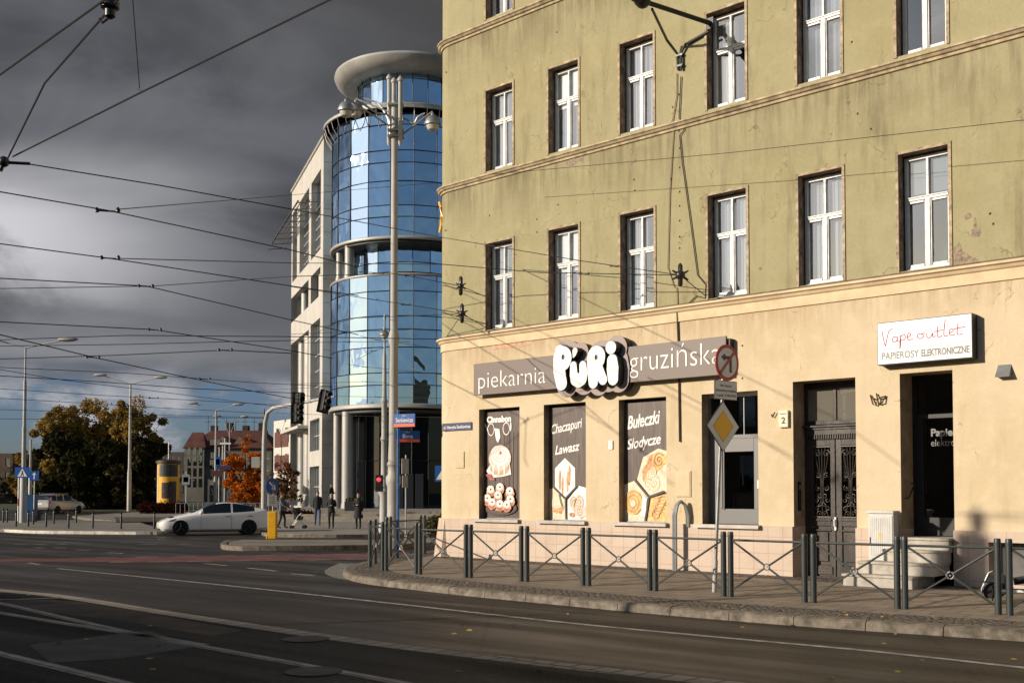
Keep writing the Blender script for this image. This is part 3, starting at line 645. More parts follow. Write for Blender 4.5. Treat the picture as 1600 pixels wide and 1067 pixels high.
def poster(idx, label, draw, op, base):
    a, b, c, d = op; T = fthing('window_poster', label, 'poster', a, .20, c+.02)
    w, h = b-a, d-c-.08; kx = (w-.19)/w
    MB().box(.0, w, 0, .012, 0, h).build('sheet', base, T); L = [0.0]
    mbs = MB()
    def shape(pts, m):
        pts = [(x*kx if x < w*.97 else x, z) for x, z in pts]
        L[0] -= .0012; vs = [(min(max(x, .003), w-.003), L[0], min(max(z, .003), h-.003)) for x, z in pts]
        mbs.add(vs, [tuple(range(len(vs)))], PK.index(m))
    def ell(x, z, rx, rz, m, n=22, a0=0, jit=0.0): shape([(x+rx*math.cos(a0+6.2832*i/n)*(1+random.uniform(-jit, jit)), z+rz*math.sin(a0+6.2832*i/n)*(1+random.uniform(-jit, jit))) for i in range(n)], m)
    def strip(pts, w_, m):
        L[0] -= .0012; P_ = [Vector((x*kx, 0, z)) for x, z in pts]; vs = []
        for i, p_ in enumerate(P_):
            t_ = (P_[min(i+1, len(P_)-1)]-P_[max(i-1, 0)]).normalized(); nn_ = Vector((-t_.z, 0, t_.x))*w_/2
            for q_ in (p_+nn_, p_-nn_): vs.append((min(max(q_.x, .003), w-.003), L[0], min(max(q_.z, .003), h-.003)))
        mbs.add(vs, [(2*i, 2*i+1, 2*i+3, 2*i+2) for i in range(len(P_)-1)], PK.index(m))
    def spiral(x, z, rx, rz, turns, w_, m): strip([(x+rx*(1-i/46)*math.cos(turns*6.2832*i/46+.6), z+rz*(1-i/46)*math.sin(turns*6.2832*i/46+.6)) for i in range(44)], w_, m)
    draw(T, w, h, shape, ell, strip, spiral, L)
    mbs.build('printed_picture', [pc[k] for k in PK], T)
    MB().box(0, w, -.02, -.0, -.02, .0+.001-.002).build('bottom_rail', M['galv'], T)
    return T
def TX(T, s, x, z, w, h, L, shear=.0, bold=.0, rot=0.0): text(s, pc['white'], T, (x*.86, L[0]-.004, z), (math.radians(90), -rot, 0), w=w*.86, h=h, shear=shear, bold=bold, ext=.0008)
def d1(T, w, h, shape, ell, strip, spiral, L):
    for i in range(9):
        x = .45+random.random()*.9; strip([(x, .1), (x+.03, h*.8)], .02, 'choc')
    TX(T, 'Cinnabon', .12, h-.27, .98, .17, L, bold=.016)
    strip([(.02, h-.3), (.2, h-.52)], .05, 'white'); shape([(.42, h-.42), (.62, h-.45), (.66, h-.66), (.56, h-.8), (.48, h-.7)], 'white')
    for x in (.28, .9): ell(x, h-.45, .14, .165, 'white'); ell(x, h-.45, .115, .14, 'choc')
    ell(1.08, h-.4, .03, .12, 'white')
    shape([(.1, h-1.5), (.3, h-1.3), (1.0, h-1.15), (1.1, h-1.6), (.75, h-1.65), (.3, h-1.68)], 'white')
    ell(.65, h-1.42, .40, .20, 'bun', jit=.05); ell(.65, h-1.18, .44, .32, 'glaze', jit=.04); ell(.66, h-1.12, .36, .25, 'white', jit=.03); spiral(.66, h-1.1, .33, .22, 3, .035, 'glaze'); ell(.68, h-1.05, .05, .05, 'pinkred')
    for k in range(3): shape([(.35+k*.22, h-1.35), (.45+k*.22, h-1.35), (.42+k*.22, h-1.6), (.38+k*.22, h-1.6)], 'white')
    for k in range(4): strip([(.08+k*.07, h-1.58), (.3+k*.05, h-1.74)], .03, 'pinkred')
    strip([(.62, h-1.8), (.72, h-1.82), (.72, h-1.98), (.62, h-2.0), (.6, h-1.84)], .025, 'pinkred')
    ell(.68, .26, .66, .2, 'dark'); ell(.68, .26, .62, .16, 'choc'); spiral(.68, .26, .62, .16, .9, .02, 'white')
    for x, z in ((.3, .72), (.68, .78), (1.08, .68), (.18, .5), (.62, .58), (1.12, .48), (.4, .4), (.72, .36), (1.0, .34)):
        ell(x, z-.06, .17, .13, 'bun', jit=.06); ell(x, z-.1, .12, .08, 'pinkred', jit=.15); ell(x, z, .15, .10, 'glaze', jit=.05); spiral(x, z, .13, .085, 2.2, .03, 'white'); ell(x, z, .035, .025, 'choc')
def hexa(x, z, r, k=1.15, a0=math.pi/2): return [(x+r*math.cos(a0+i*math.pi/3), z+r*k*math.sin(a0+i*math.pi/3)) for i in range(6)]
def d2(T, w, h, shape, ell, strip, spiral, L):
    TX(T, 'Chaczapuri', .10, h-.64, 1.14, .30, L, .4, .004, .14); TX(T, 'Lawasz', .22, h-1.14, .92, .22, L, .4, .006, .12)
    shape(hexa(.58, .98, .42), 'white'); shape([(.0, .72), (.2, .76), (.55, .5), (.6, .46), (.6, 0), (0, 0)], 'cream'); shape([(.68, 0), (.68, .46), (1.08, .8), (1.3, .72), (1.3, 0)], 'white')
    for x, z, a in ((.5, .85, .5), (.68, .95, -.4), (.4, 1.0, .2), (.75, 1.1, .9)): shape([(x-.03, z-.28), (x+.02, z-.3), (x+.035, z+.1), (x, z+.2), (x-.05, z)], 'crust' if a > 0 else 'bun')
    ell(.3, .3, .25, .16, 'bun', jit=.08); ell(.28, .38, .22, .12, 'cream', jit=.08); strip([(.38, .6), (.45, .4), (.5, .3)], .05, 'green'); ell(.42, .18, .05, .05, 'crust')
    for x, z in ((.9, .4), (1.1, .42), (1.02, .28), (1.15, .2)): ell(x, z, .15, .17, 'glaze', jit=.08); spiral(x, z, .12, .14, 2, .02, 'crust')
    strip([(.92, .3), (1.0, .5)], .03, 'green'); ell(.85, .12, .1, .05, 'crust', jit=.2)
    for a, b in (((.18, .77), (.6, .5)), ((1.05, .8), (.62, .5)), ((.62, .5), (.64, .02))): strip([a, b], .045, 'dark')
def d3(T, w, h, shape, ell, strip, spiral, L):
    TX(T, 'Bułeczki', .12, h-.60, 1.08, .30, L, .4, .006, .12); TX(T, 'Słodycze', .10, h-1.06, 1.10, .31, L, .4, .006, .12)
    shape([(.42, .93), (.62, 1.43), (1.1, 1.62), (1.3, 1.52), (1.3, .68), (.82, .58)], 'cream'); shape([(0, .82), (.38, .92), (.8, .52), (.66, 0), (0, 0)], 'cream'); shape([(.85, .52), (1.3, .64), (1.3, 0), (.72, 0)], 'gold')
    ell(.95, 1.28, .2, .22, 'crust', jit=.1); ell(1.1, 1.35, .2, .2, 'gold', jit=.06); ell(.75, 1.05, .16, .22, 'crust', jit=.1)
    for x, z, r in ((.88, 1.0, .14), (.98, .86, .17), (.78, .84, .13), (.95, 1.1, .1)): ell(x, z, r, r*1.1, 'cream', jit=.06); spiral(x, z, r*.85, r*.9, 1.7, .018, 'bun')
    spiral(1.12, 1.36, .17, .17, 2, .025, 'crust')
    ell(.3, .42, .3, .28, 'gold', jit=.04); spiral(.3, .42, .28, .27, 3, .035, 'crust'); ell(.3, .4, .08, .08, 'cream')
    shape([(.55, .1), (.62, .6), (.75, .5), (.7, .1)], 'white')
    for k in range(5): spiral(1.05+.05*k, .14+.08*k, .22, .12, 1.3, .022, 'bun')
    for a, b in (((.36, .93), (.82, .54)), ((.82, .54), (1.3, .67)), ((.82, .54), (.70, .01))): strip([a, b], .05, 'dark')
poster(0, 'tall bakery poster with iced cinnamon rolls and the word Cinnabon on dark wood', d1, SH[0], wood)
poster(1, 'wood print poster reading Chaczapuri Lawasz above bread in white hexagons', d2, SH[1], wood)
poster(2, 'wood print poster reading Bułeczki Słodycze above golden pastries', d3, SH[2], wood)
for o in SH[:3]: MB().box(o[0], o[1], .238, .26, o[2], o[3]).build('shop_window', M['black'], TB)
# fourth shop window : grey frame
a, b, c, d = SH[3]; gm = mat('grey_frame', (.17, .165, .16), .45); mb = MB()
mb.box(a, b, .27, .33, 3.0, 3.08).box(a, a+.05, .27, .33, c, d).box(b-.02, b, .27, .33, c, d).box(a+.05, b-.02, .27, .33, c, 1.52).box(a+.05, a+.33, .27, .33, 1.52, 3.0).box(b-.26, b-.02, .27, .33, 1.52, 3.0).box(a+.33, b-.26, .27, .33, 2.72, 3.0).box(a+.36, a+.39, .25, .27, 1.5, 3.0)
W4 = mb.build('shop_window', gm, TB, bevel=.006); W4['label'] = 'grey framed shop window under a dark transom'
MB().quad((a+.33, .30, 1.52), (b-.26, .30, 1.52), (b-.26, .30, 2.72), (a+.33, .30, 2.72)).build('pane', glassmat('dark_glass', (.1, .1, .1), (.9, .9, .9), .10, .9), W4)
MB().quad((a+.05, .30, 3.08), (b-.02, .30, 3.08), (b-.02, .30, d-.05), (a+.05, .30, d-.05)).build('pane', bpy.data.materials['dark_glass'], W4)
MB().box(a, b, .26, .34, d-.07, d-.0).box(b-.5, b-.49, .28, .31, 3.08, d-.07).build('top_rail', M['white'], W4)
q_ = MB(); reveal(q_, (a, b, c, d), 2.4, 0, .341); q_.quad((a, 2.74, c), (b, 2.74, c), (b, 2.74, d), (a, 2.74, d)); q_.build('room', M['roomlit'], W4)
MB().box(b-.17, b-.09, .24, .27, 1.95, 2.12).build('handle', M['white'], W4)
MB().box(a+.45, b-.35, .5, 1.2, 1.5, 1.85).box(a+.6, a+.9, .9, 1.1, 1.85, 2.05).build('shop_counter', mat('counter', (.16, .13, .11), .6), W4)
# ---- main entrance door
wd = mat('old_brown_wood', (.048, .033, .025), .5, var=.5, vs=4, bump=.3, stretch=(1, 1, .25), col2=(.018, .013, .011))
a, b = DR[0], DR[1]; DD = MB(); y0, y1 = .46, .52; mid = (a+b)/2
DD.box(a, a+.07, y0, y1, .2, 4.07).box(b-.07, b, y0, y1, .2, 4.07).box(a+.07, b-.07, y0, y1, 3.93, 4.07).box(mid-.035, mid+.035, y0, y1, 3.3, 3.93).box(a+.07, b-.07, y0, y1, 3.22, 3.3)
door = DD.build('entrance_door', wd, TB, bevel=.006); door['label'] = 'tall dark brown double door with iron scrollwork'
mb = MB().box(a+.02, b-.02, y0-.06, y0, 3.12, 3.17).box(a+.0, b-.0, y0-.11, y0, 3.17, 3.20).box(a+.04, b-.04, y0-.03, y0, 3.02, 3.12)
for i in range(24): mb.box(a+.09+i*.049, a+.113+i*.049, y0-.05, y0-.03, 2.93, 3.02)
mb.build('cornice', wd, door)
for x0, x1 in ((a+.07, mid-.035), (mid+.035, b-.07)): MB().quad((x0, .49, 3.3), (x1, .49, 3.3), (x1, .49, 3.93), (x0, .49, 3.93)).build('pane', glassmat('greyed_glass', (.1, .1, .1), (.8, .8, .78), .25, .9, base=(.20, .185, .15), see=False) if 'greyed_glass' not in bpy.data.materials else bpy.data.materials['greyed_glass'], door)
for x0, x1 in ((a+.07, mid-.01), (mid+.01, b-.07)):
    mb = MB(); Y0, Y1 = y0+.01, y1; gx0, gx1 = x0+.12, x1-.1
    mb.box(x0, gx0, Y0, Y1, .2, 2.93).box(gx1, x1, Y0, Y1, .2, 2.93).box(gx0, gx1, Y0, Y1, 2.8, 2.93).box(gx0, gx1, Y0, Y1, 1.2, 1.36).box(gx0, gx1, Y0, Y1, .2, .42).box(gx0, gx1, Y0+.03, Y1, .42, 1.2)
    mb.box(gx0+.06, gx1-.06, Y0, Y0+.03, .5, 1.08).box(gx0-.02, gx1+.02, Y0-.02, Y0, 1.3, 1.34).box(gx0-.04, gx1+.04, Y0-.025, Y0, .24, .40).box(gx0-.02, gx1+.02, Y0-.018, Y0, 1.1, 1.13)
    mb.build('door_leaf', wd, door, bevel=.005)
    MB().quad((gx0, .51, 1.36), (gx1, .51, 1.36), (gx1, .51, 2.8), (gx0, .51, 2.8)).build('pane', bpy.data.materials['dark_glass'], door)
    mb = MB(); cx_ = (gx0+gx1)/2; hw = (gx1-gx0)/2
    def scroll(x, z, r, tn, sg, ph=0): mb.tube([(x+sg*r*(1-i/22)*math.cos(ph+tn*6.28*i/22), .475, z+r*(1-i/22)*math.sin(ph+tn*6.28*i/22)) for i in range(20)], .0075, 5)
    for sg in (-1, 1):
        scroll(cx_+sg*hw*.5, 2.64, .085, 1.4, sg); scroll(cx_+sg*hw*.5, 2.2, .06, 1.3, sg, 1); scroll(cx_+sg*hw*.5, 1.95, .06, 1.2, -sg, 2)
        for k in range(5): scroll(cx_+sg*hw*(.3+.3*(k % 2)), 1.45+k*.09, .055, 1.1, sg*(-1)**k, k)
        mb.tube([(cx_+sg*hw*.85, .475, 2.75), (cx_+sg*hw*.6, .475, 2.45), (cx_+sg*.03, .475, 2.1), (cx_+sg*.03, .475, 1.7), (cx_+sg*hw*.7, .475, 1.4)], .008, 5)
        mb.tube([(cx_+sg*hw*.4, .475, 2.8), (cx_+sg*hw*.3, .475, 2.4), (cx_, .475, 1.95)], .007, 5)
    mb.tube([(cx_, .475, 2.8), (cx_, .475, 1.38)], .009, 5); mb.box(gx0, gx1, .47, .482, 2.77, 2.79).box(gx0, gx1, .47, .482, 1.37, 1.39)
    mb.build('ironwork', mat('wrought_iron', (.10, .09, .08), .45, .5) if 'wrought_iron' not in bpy.data.materials else bpy.data.materials['wrought_iron'], door)
MB().box(mid-.015, mid+.02, y0-.03, y0+.01, 1.12, 1.38).tube([(mid+.0, y0-.06, 1.2), (mid+.0, y0-.06, 1.34)], .014, 8).build('handle', M['white'], door)
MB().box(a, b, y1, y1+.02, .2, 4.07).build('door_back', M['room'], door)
MB().box(a-.0, b+.0, -.0, .55, .14, .2).build('threshold', M['kerbdark'], TB)
# intercom on the left reveal
T = fthing('intercom', 'narrow black intercom panel in the reveal of the brown double door', 'intercom', DR[0], .16, 1.5)
MB().box(0, .02, 0, .12, 0, .58).build('panel', M['black'], T, bevel=.004); MB().box(.02, .024, .03, .09, .42, .52).build('screen', M['galv'], T); MB().box(.02, .024, .03, .09, .08, .34).build('keypad', M['dark'], T)
# ---- vape shop door, deep in its reveal, above a flight of steps
a, b = VD[0], VD[1]; y0 = .55
mb = MB().box(a, a+.08, y0, y0+.06, 1.06, 4.07).box(b-.08, b, y0, y0+.06, 1.06, 4.07).box(a+.08, b-.08, y0, y0+.06, 3.97, 4.07).box(a+.08, b-.08, y0, y0+.06, 3.25, 3.33).box(a+.08, b-.08, y0, y0+.06, 1.06, 1.4).box(a+.08, a+.2, y0, y0+.06, 1.4, 3.25)
vd = mb.build('shop_door', M['black'], TB, bevel=.004); vd['label'] = 'black glazed shop door set deep above the steps'
MB().quad((a+.2, y0+.04, 1.4), (b-.08, y0+.04, 1.4), (b-.08, y0+.04, 3.25), (a+.2, y0+.04, 3.25)).quad((a+.08, y0+.04, 3.33), (b-.08, y0+.04, 3.33), (b-.08, y0+.04, 3.97), (a+.08, y0+.04, 3.97)).build('pane', bpy.data.materials['dark_glass'], vd)
tg = mat('grey_letters', (.22, .22, .21), .6)
text('Papierosy', tg, vd, (a+.34, y0+.03, 2.92), FR, w=.75, h=.19, ext=.0008, bold=.01); text('elektroniczne', tg, vd, (a+.34, y0+.03, 2.73), FR, w=.85, h=.13, ext=.0008)
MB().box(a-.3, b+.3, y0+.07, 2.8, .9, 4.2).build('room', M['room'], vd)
text('OPEN', mat('red_lit_sign', (.3, .02, .01), .5, emit=((1, .08, .02), .25)), vd, (b-.28, y0+.2, 2.08), FR, w=.2, h=.09, ext=.001) if False else None
T = fthing('handrail', 'short slanting metal handrail inside the shop doorway above the steps', 'handrail', VD[0], .15, 1.7)
MB().tube([(.0, .02, .06), (.07, .02, .06), (.07, .32, .34), (0, .32, .34)], .014, 7).build('rail', M['black'], T, True)
# steps
stone = mat('step_limestone', (.46, .42, .36), .75, var=.3, vs=4, bump=.3)
T = fthing('stone_steps', 'flight of pale stone steps with overhanging treads up to the black shop door', 'steps', VD[0], 0, .1)
steps = [(-.72, .30, 1.02, .30), (-.55, .62, .74, .52), (-.25, .90, .46, .74), (0, .975, .2, .97)]
for i, (x0, x1, o, zt) in enumerate([(-.66, .66, 1.10, .30), (-.50, .93, .82, .52), (-.16, .96, .54, .74), (0.0, .975, .26, .95)]):
    MB().box(x0+.02, x1-.02, -o+.03, -.075 if i < 3 else .55, .0 if i == 0 else zt-.22-.001, zt-.045).box(x0, x1, -o, -.072 if i < 3 else .56, zt-.045, zt).build('step', stone, T, bevel=.008)
# ---- utility cabinet
s, z = fac(1352, 899, .32); T = fthing('utility_cabinet', 'pale grey electrical cabinet with a small yellow sticker standing between the two doors', 'cabinet', 11.86, -.32, .2)
cab = mat('cabinet_grey', (.58, .57, .54), .5, var=.12, vs=5)
MB().box(0, .5, 0, .24, 0, .14).box(.01, .49, .01, .24, .14, 1.28).build('body', cab, T, bevel=.008)
MB().box(-.02, .52, -.02, .25, 1.28, 1.33).build('lid', cab, T, bevel=.01)
mb = MB().box(.03, .47, -.004, .01, .46, 1.24).box(.03, .47, -.004, .01, .17, .44)
for i in range(11): mb.box(.055+i*.036, .068+i*.036, -.009, -.004, .5, 1.2)
mb.build('door', cab, T); MB().box(.045, .06, -.02, -.009, .7, .84).build('handle', M['black'], T)
MB().prism([(.20, .84), (.28, .84), (.24, .93)], -.0125, -.0095, ax='y').build('sticker', M['signyellow'], T)
# ---- small things on the wall
T = fthing('house_number_plate', 'small cream box with house number 2 beside the brown double door', 'number plate', *fac(1219, 668)[:1], -.0, fac(1219, 668)[1])
MB().box(0, .21, -.07, 0, 0, .34).build('box', mat('number_cream', (.75, .66, .48), .5), T, bevel=.01); text('2', M['black'], T, (.07, -.072, .08), FR, h=.13, size=.2, bold=.006)
text('Sienkiewicza', M['black'], T, (.03, -.072, .26), FR, w=.15, h=.03, size=.05, ext=.0006)
for nm, lab, x, y in (('bracket', 'small rusty check shaped iron hook left of the house number box', 1206, 652), ):
    s, z = fac(x, y); T = fthing(nm, lab, 'hook', s, 0, z); MB().tube([(0, -.02, .06), (.04, -.05, 0), (.1, -.05, .1)], .012, 6).build('hook', M['black'], T)
s, z = fac(1361, 632); T = fthing('wall_bracket', 'rusty iron bracket shaped like a crown on the cream wall between the doors', 'bracket', s, 0, z)
for pts in ([(0, .18), (.07, .0), (.12, -.03), (.13, .04)], [(.12, .2), (.16, .1), (.16, 0), (.2, 0)], [(.2, 0), (.25, .02), (.3, .15)], [(.03, .12), (.1, .1)], [(.17, .1), (.24, .12), (.29, .14)]):
    MB().tube([(x, -.03-.04*(i % 2), z_) for i, (x, z_) in enumerate(pts)], .014, 6).build('arm', mat('rust', (.10, .05, .025), .8) if 'rust' not in bpy.data.materials else bpy.data.materials['rust'], T)
s, z = fac(1560, 590); T = fthing('vent_hood', 'small grey metal vent hood high on the cream wall at the right edge', 'vent', s, 0, z)
MB().add([(0, 0, 0), (.22, 0, 0), (.22, 0, .22), (0, 0, .22), (-.01, -.16, 0), (.23, -.16, 0)], [(0, 3, 4), (1, 5, 2), (3, 2, 5, 4), (0, 4, 5, 1)]).build('hood', M['galv'], T)
s, z = fac(955, 702); T = fthing('doorbell_box', 'small white plastic box on the cream wall between the second and third posters', 'doorbell', s-.06, 0, z)
MB().box(0, .12, -.03, 0, 0, .2).build('box', M['white'], T, bevel=.004); MB().box(.03, .09, -.034, -.03, .03, .09).box(.03, .09, -.034, -.03, .12, .17).build('button', M['galv'], T)
s, z = fac(1057, 776); T = fthing('meter_hatch', 'square cream painted hatch flush in the wall right of the third poster', 'hatch', s, 0, z)
MB().box(0, .38, -.02, 0, 0, .56).build('frame', M['cream'], T); MB().box(.02, .36, -.03, -.02, .02, .54).build('door', M['cream_trim'], T, bevel=.004)
s, z = fac(713, 698); T = fthing('wall_hatch', 'small cream hatch low on the wall left of the first poster', 'hatch', s, .03, z-.55)
MB().box(0, .3, -.055, -.02, 0, .42).build('door', M['cream'], T, bevel=.004)
# bent steel hoop (protective pipe) by the wall
s, z = fac(1062, 890, .25); T = fthing('pipe_guard', 'bent grey steel pipe hoop standing on the pavement under the wall hatch', 'pipe', s-.12, -.3, .18)
for k in range(2): MB().tube([(.0+k*.06, 0, 0), (k*.06, 0, 1.2), (.03+k*.05, .05, 1.42), (.1+k*.03, .12, 1.5), (.17+k*.02, .18, 1.42), (.2+k*.04, .22, 1.2), (.2+k*.04, .22, .95)], .03, 8).build('pipe', M['galv'], T, True)
# yellow curved sign bracket on the corner edge
e = at(689, 340, 28.9); T = thing('corner_bracket', 'yellow curved bracket on the left corner of the tenement at upper floor height', 'bracket', e, ROT)
MB().tube([(-.06, 0, .42), (.03, -.02, .25), (.05, -.02, 0), (.03, -.02, -.22), (-.04, 0, -.40)], .045, 6).build('arm', M['yellow'], T, True); MB().tube([(.06, .03, .36), (.1, .0, 0), (.04, .03, -.38)], .02, 6).build('clamp', M['black'], T, True)
# ---- street name plate
s, z = fac(689, 674, .0); s2, z2 = fac(738, 668); T = fthing('street_name_plate', 'navy enamel street name plate reading ul. Henryka Sienkiewicza on the cream wall', 'street sign', s+.10, -.0, z)
ang = 0.0; L_ = s2-s-.1; MB().box(0, L_, -.03, -.01, 0, .2).build('plate', M['navy'], T, bevel=.004); text('ul. Henryka Sienkiewicza', M['white'], T, (.04, -.032, .055), FR, w=L_-.08, h=.11, ext=.0008, bold=.004)
T.location = fw(s+.10, .0, z)
# ================================================================ SIGNS ON THE TENEMENT
OS = .22
s0, z0 = fac(740, 618, OS); s1, z1 = fac(1134, 523, OS); s0b, zt0 = fac(740, 569, OS)
T = fthing('bakery_sign', 'long taupe bakery sign reading piekarnia PURI gruzińska with white bubble letters', 'shop sign', s0, 0, z0)
WL, HL = s1-s0, zt0-z0
MB().box(0, WL, -OS, -OS+.06, 0, HL).build('board', M['taupe'], T, bevel=.005)
MB().box(.05, WL+.06, -OS+.062, -.01, .04, HL-.05).build('casing', M['black'], T)
tw = mat('sign_white', (.86, .84, .80), .5)
def onsign(x, y, o=OS): s, z = fac(x, y, o); return s-s0, z-z0
x0, zb = onsign(748, 600); x1, _ = onsign(853, 590); text('piekarnia', tw, T, (x0, -OS-.004, .16), FR, w=x1-x0, h=.54, bold=-.004, ext=.006)
x0, zb = onsign(984, 585); x1, _ = onsign(1127, 566); text('gruzińska', tw, T, (x0, -OS-.004, .235), FR, w=x1-x0, h=.66, bold=-.004, ext=.006)
# bubble letters from a union of tapered strokes, outlined by marching squares
OF = .46
def CP(cx_, cy_): return fac(850+cx_/10.164, 520+cy_/10.164, OF)
def Q(pts): return [(*CP(x, y), r) for x, y, r in pts]
strokes = [Q([(292, 400, .275), (288, 420, .27)]), Q([(232, 430, .16), (240, 600, .175), (275, 800, .165)]), Q([(225, 350, .10), (250, 300, .16)]),
           Q([(490, 290, .078), (478, 350, .045), (462, 390, .012)]),
           Q([(466, 520, .095), (470, 660, .115), (498, 740, .145), (545, 760, .16), (595, 730, .15), (625, 660, .12), (615, 515, .10)]),
           Q([(828, 385, .255), (826, 410, .25)]), Q([(765, 430, .15), (772, 600, .15), (780, 790, .13)]), Q([(870, 590, .13), (905, 680, .125), (935, 740, .12)]),
           Q([(1060, 233, .145), (1061, 234, .145)]), Q([(1082, 440, .14), (1088, 560, .165), (1095, 730, .14)])]
holes = [(*CP(303, 385), .05), (*CP(828, 388), .048)]
ss = [p for st in strokes for p in st]; G = .02
xs = np.arange(min(p[0] for p in ss)-.6, max(p[0] for p in ss)+.6, G); zs = np.arange(min(p[1] for p in ss)-.6, max(p[1] for p in ss)+.6, G)
XX, ZZ = np.meshgrid(xs, zs, indexing='ij')
def field(sts):
    f = np.full(XX.shape, 9.)
    for st in sts:
        for (ax, az, ar), (bx, bz, br_) in zip(st, st[1:]):
            dx_, dz_ = bx-ax, bz-az; tt = np.clip(((XX-ax)*dx_+(ZZ-az)*dz_)/max(dx_*dx_+dz_*dz_, 1e-9), 0, 1)
            f = np.minimum(f, np.hypot(XX-ax-tt*dx_, ZZ-az-tt*dz_)-(ar+(br_-ar)*tt))
    return f
def contours(f, lv=0.0):
    g_ = f-lv; seg = {}
    def ip(i, j, k, l):
        a, b = g_[i, j], g_[k, l]; t_ = a/(a-b); return (xs[i]+(xs[k]-xs[i])*t_, zs[j]+(zs[l]-zs[j])*t_)
    for i, j in np.argwhere((g_[:-1, :-1] < 0) | (g_[1:, :-1] < 0) | (g_[:-1, 1:] < 0) | (g_[1:, 1:] < 0)):
        c = [(i, j), (i+1, j), (i+1, j+1), (i, j+1)]; ins = [g_[q] < 0 for q in c]
        if all(ins): continue
        en, ex = [], []
        for k in range(4):
            l = (k+1) % 4
            if ins[k] != ins[l]:
                key = tuple(sorted((c[k], c[l]))); (ex if ins[k] else en).append((key, ip(*c[k], *c[l])))
        for a_, b_ in zip(en, ex): seg[a_[0]] = (b_[0], a_[1])
    loops = []
    while seg:
        st = next(iter(seg)); lp = []; k = st
        while k in seg: nx, p_ = seg.pop(k); lp.append(p_); k = nx
        if len(lp) > 6: loops.append(lp)
    return loops
def fillshape(name, loops, y0, y1, mats, parent, face, ox, oz):
    cu = bpy.data.curves.new(name, 'CURVE'); cu.dimensions = '2D'; cu.fill_mode = 'BOTH'; cu.extrude = abs(y1-y0)/2
    for lp in loops:
        sp_ = cu.splines.new('POLY'); sp_.points.add(len(lp)-1)
        for p_, q_ in zip(sp_.points, lp): p_.co = (q_[0]-ox, q_[1]-oz, 0, 1)
        sp_.use_cyclic_u = True
    o = bpy.data.objects.new(name, cu); COL.objects.link(o); me = evalmesh(o); bpy.data.objects.remove(o)
    me.materials.clear()
    for m in mats: me.materials.append(m)
    for p_ in me.polygons: p_.material_index = 0 if abs(p_.normal.z) > .7 else 1
    r = bpy.data.objects.new(name, me); COL.objects.link(r); r.parent = parent; r.rotation_euler = FR; r.location = (0, (y0+y1)/2, 0); return r
def circ(x, z, r, n=16): return [(x+r*math.cos(6.2832*i/n), z+r*1.25*math.sin(6.2832*i/n)) for i in range(n)]
groups = [('letter', strokes[0:3], holes[:1]), ('apostrophe', strokes[3:4], []), ('letter', strokes[4:5], []), ('letter', strokes[5:8], holes[1:]), ('letter', strokes[8:10], [])]
for nm, sts, hs in groups:
    lp = contours(field(sts)); 
    fillshape(nm, lp+[circ(*h) for h in hs], -OF, -OF+.02, [tw, M['black']], T, 1, s0, z0)
ff = field(strokes)
fillshape('letter_casing', contours(ff, .012), -OF+.021, -OS-.035, [M['black'], M['black']], T, 1, s0, z0)
sh = np.roll(ff, 0)
fillshape('letter_backing', contours(ff, .15), -OS-.034, -OS-.012, [M['taupe2'], M['black']], T, 1, s0, z0)
fillshape('letter_backing_box', contours(ff, .13), -OS+.061, -.03, [M['black'], M['black']], T, 1, s0, z0)
# vape shop lightbox
OV = .24; s0, z0 = fac(1371, 571, OV); s1, z1 = fac(1519, 490, OV); _, zt = fac(1371, 505, OV)
T = fthing('lightbox_sign', 'white lightbox sign reading Vape outlet papierosy elektroniczne above the shop door', 'shop sign', s0, 0, z0)
w, h = s1-s0, zt-z0
MB().box(.0, w, -OV+.01, -.0, 0, h).build('casing', M['black'], T, bevel=.004)
MB().box(.015, w-.015, -OV-.002, -OV+.009, .015, h-.015).build('face', mat('lightbox_white', (.84, .84, .82), .4), T)
gt = mat('sign_grey_text', (.20, .195, .19), .5)
MB().box(.1, w-.1, -OV-.005, -OV-.002, .285, .292).build('rule', gt, T)
text('PAPIEROSY', gt, T, (.09, -OV-.004, .10), FR, w=.70, h=.135, ext=.0008, bold=.006); text('ELEKTRONICZNE', gt, T, (.83, -OV-.004, .10), FR, w=.86, h=.135, ext=.0008, bold=.012)
pk = mat('sign_pink', (.62, .10, .19), .5)
HWR = [[(0, .95), (.03, .6), (.09, .15), (.13, .5), (.2, .95), (.3, 1.05)], [(.42, .55), (.34, .6), (.29, .45), (.33, .3), (.42, .4), (.43, .6), (.44, .35), (.5, .33)], [(.52, .65), (.53, .3), (.5, -.05), (.52, .5), (.6, .68), (.66, .55), (.62, .38), (.54, .38)], [(.7, .5), (.8, .58), (.8, .7), (.74, .7), (.71, .5), (.76, .35), (.88, .4)],
       [(1.12, .62), (1.02, .62), (1.0, .45), (1.08, .36), (1.17, .48), (1.12, .62), (1.22, .62)], [(1.26, .62), (1.26, .42), (1.34, .36), (1.42, .6), (1.42, .4), (1.5, .42)], [(1.56, .95), (1.54, .45), (1.6, .36), (1.68, .42)], [(1.46, .66), (1.7, .72)], [(1.76, 1.25), (1.72, .6), (1.74, .38), (1.84, .4)], [(1.86, .5), (1.96, .6), (1.95, .7), (1.88, .68), (1.86, .5), (1.92, .38), (2.02, .42)], [(2.1, 1.0), (2.07, .5), (2.12, .38), (2.22, .42)], [(1.98, .7), (2.28, .76)]]
mb = MB()
for st in HWR:
    c = catmull([(x*.665+.1, -OV-.003, .30+z_*.34) for x, z_ in [(a, b) for a, b in st]], 6); mb.tube(c, .0085, 4)
mb.build('handwriting', pk, T)
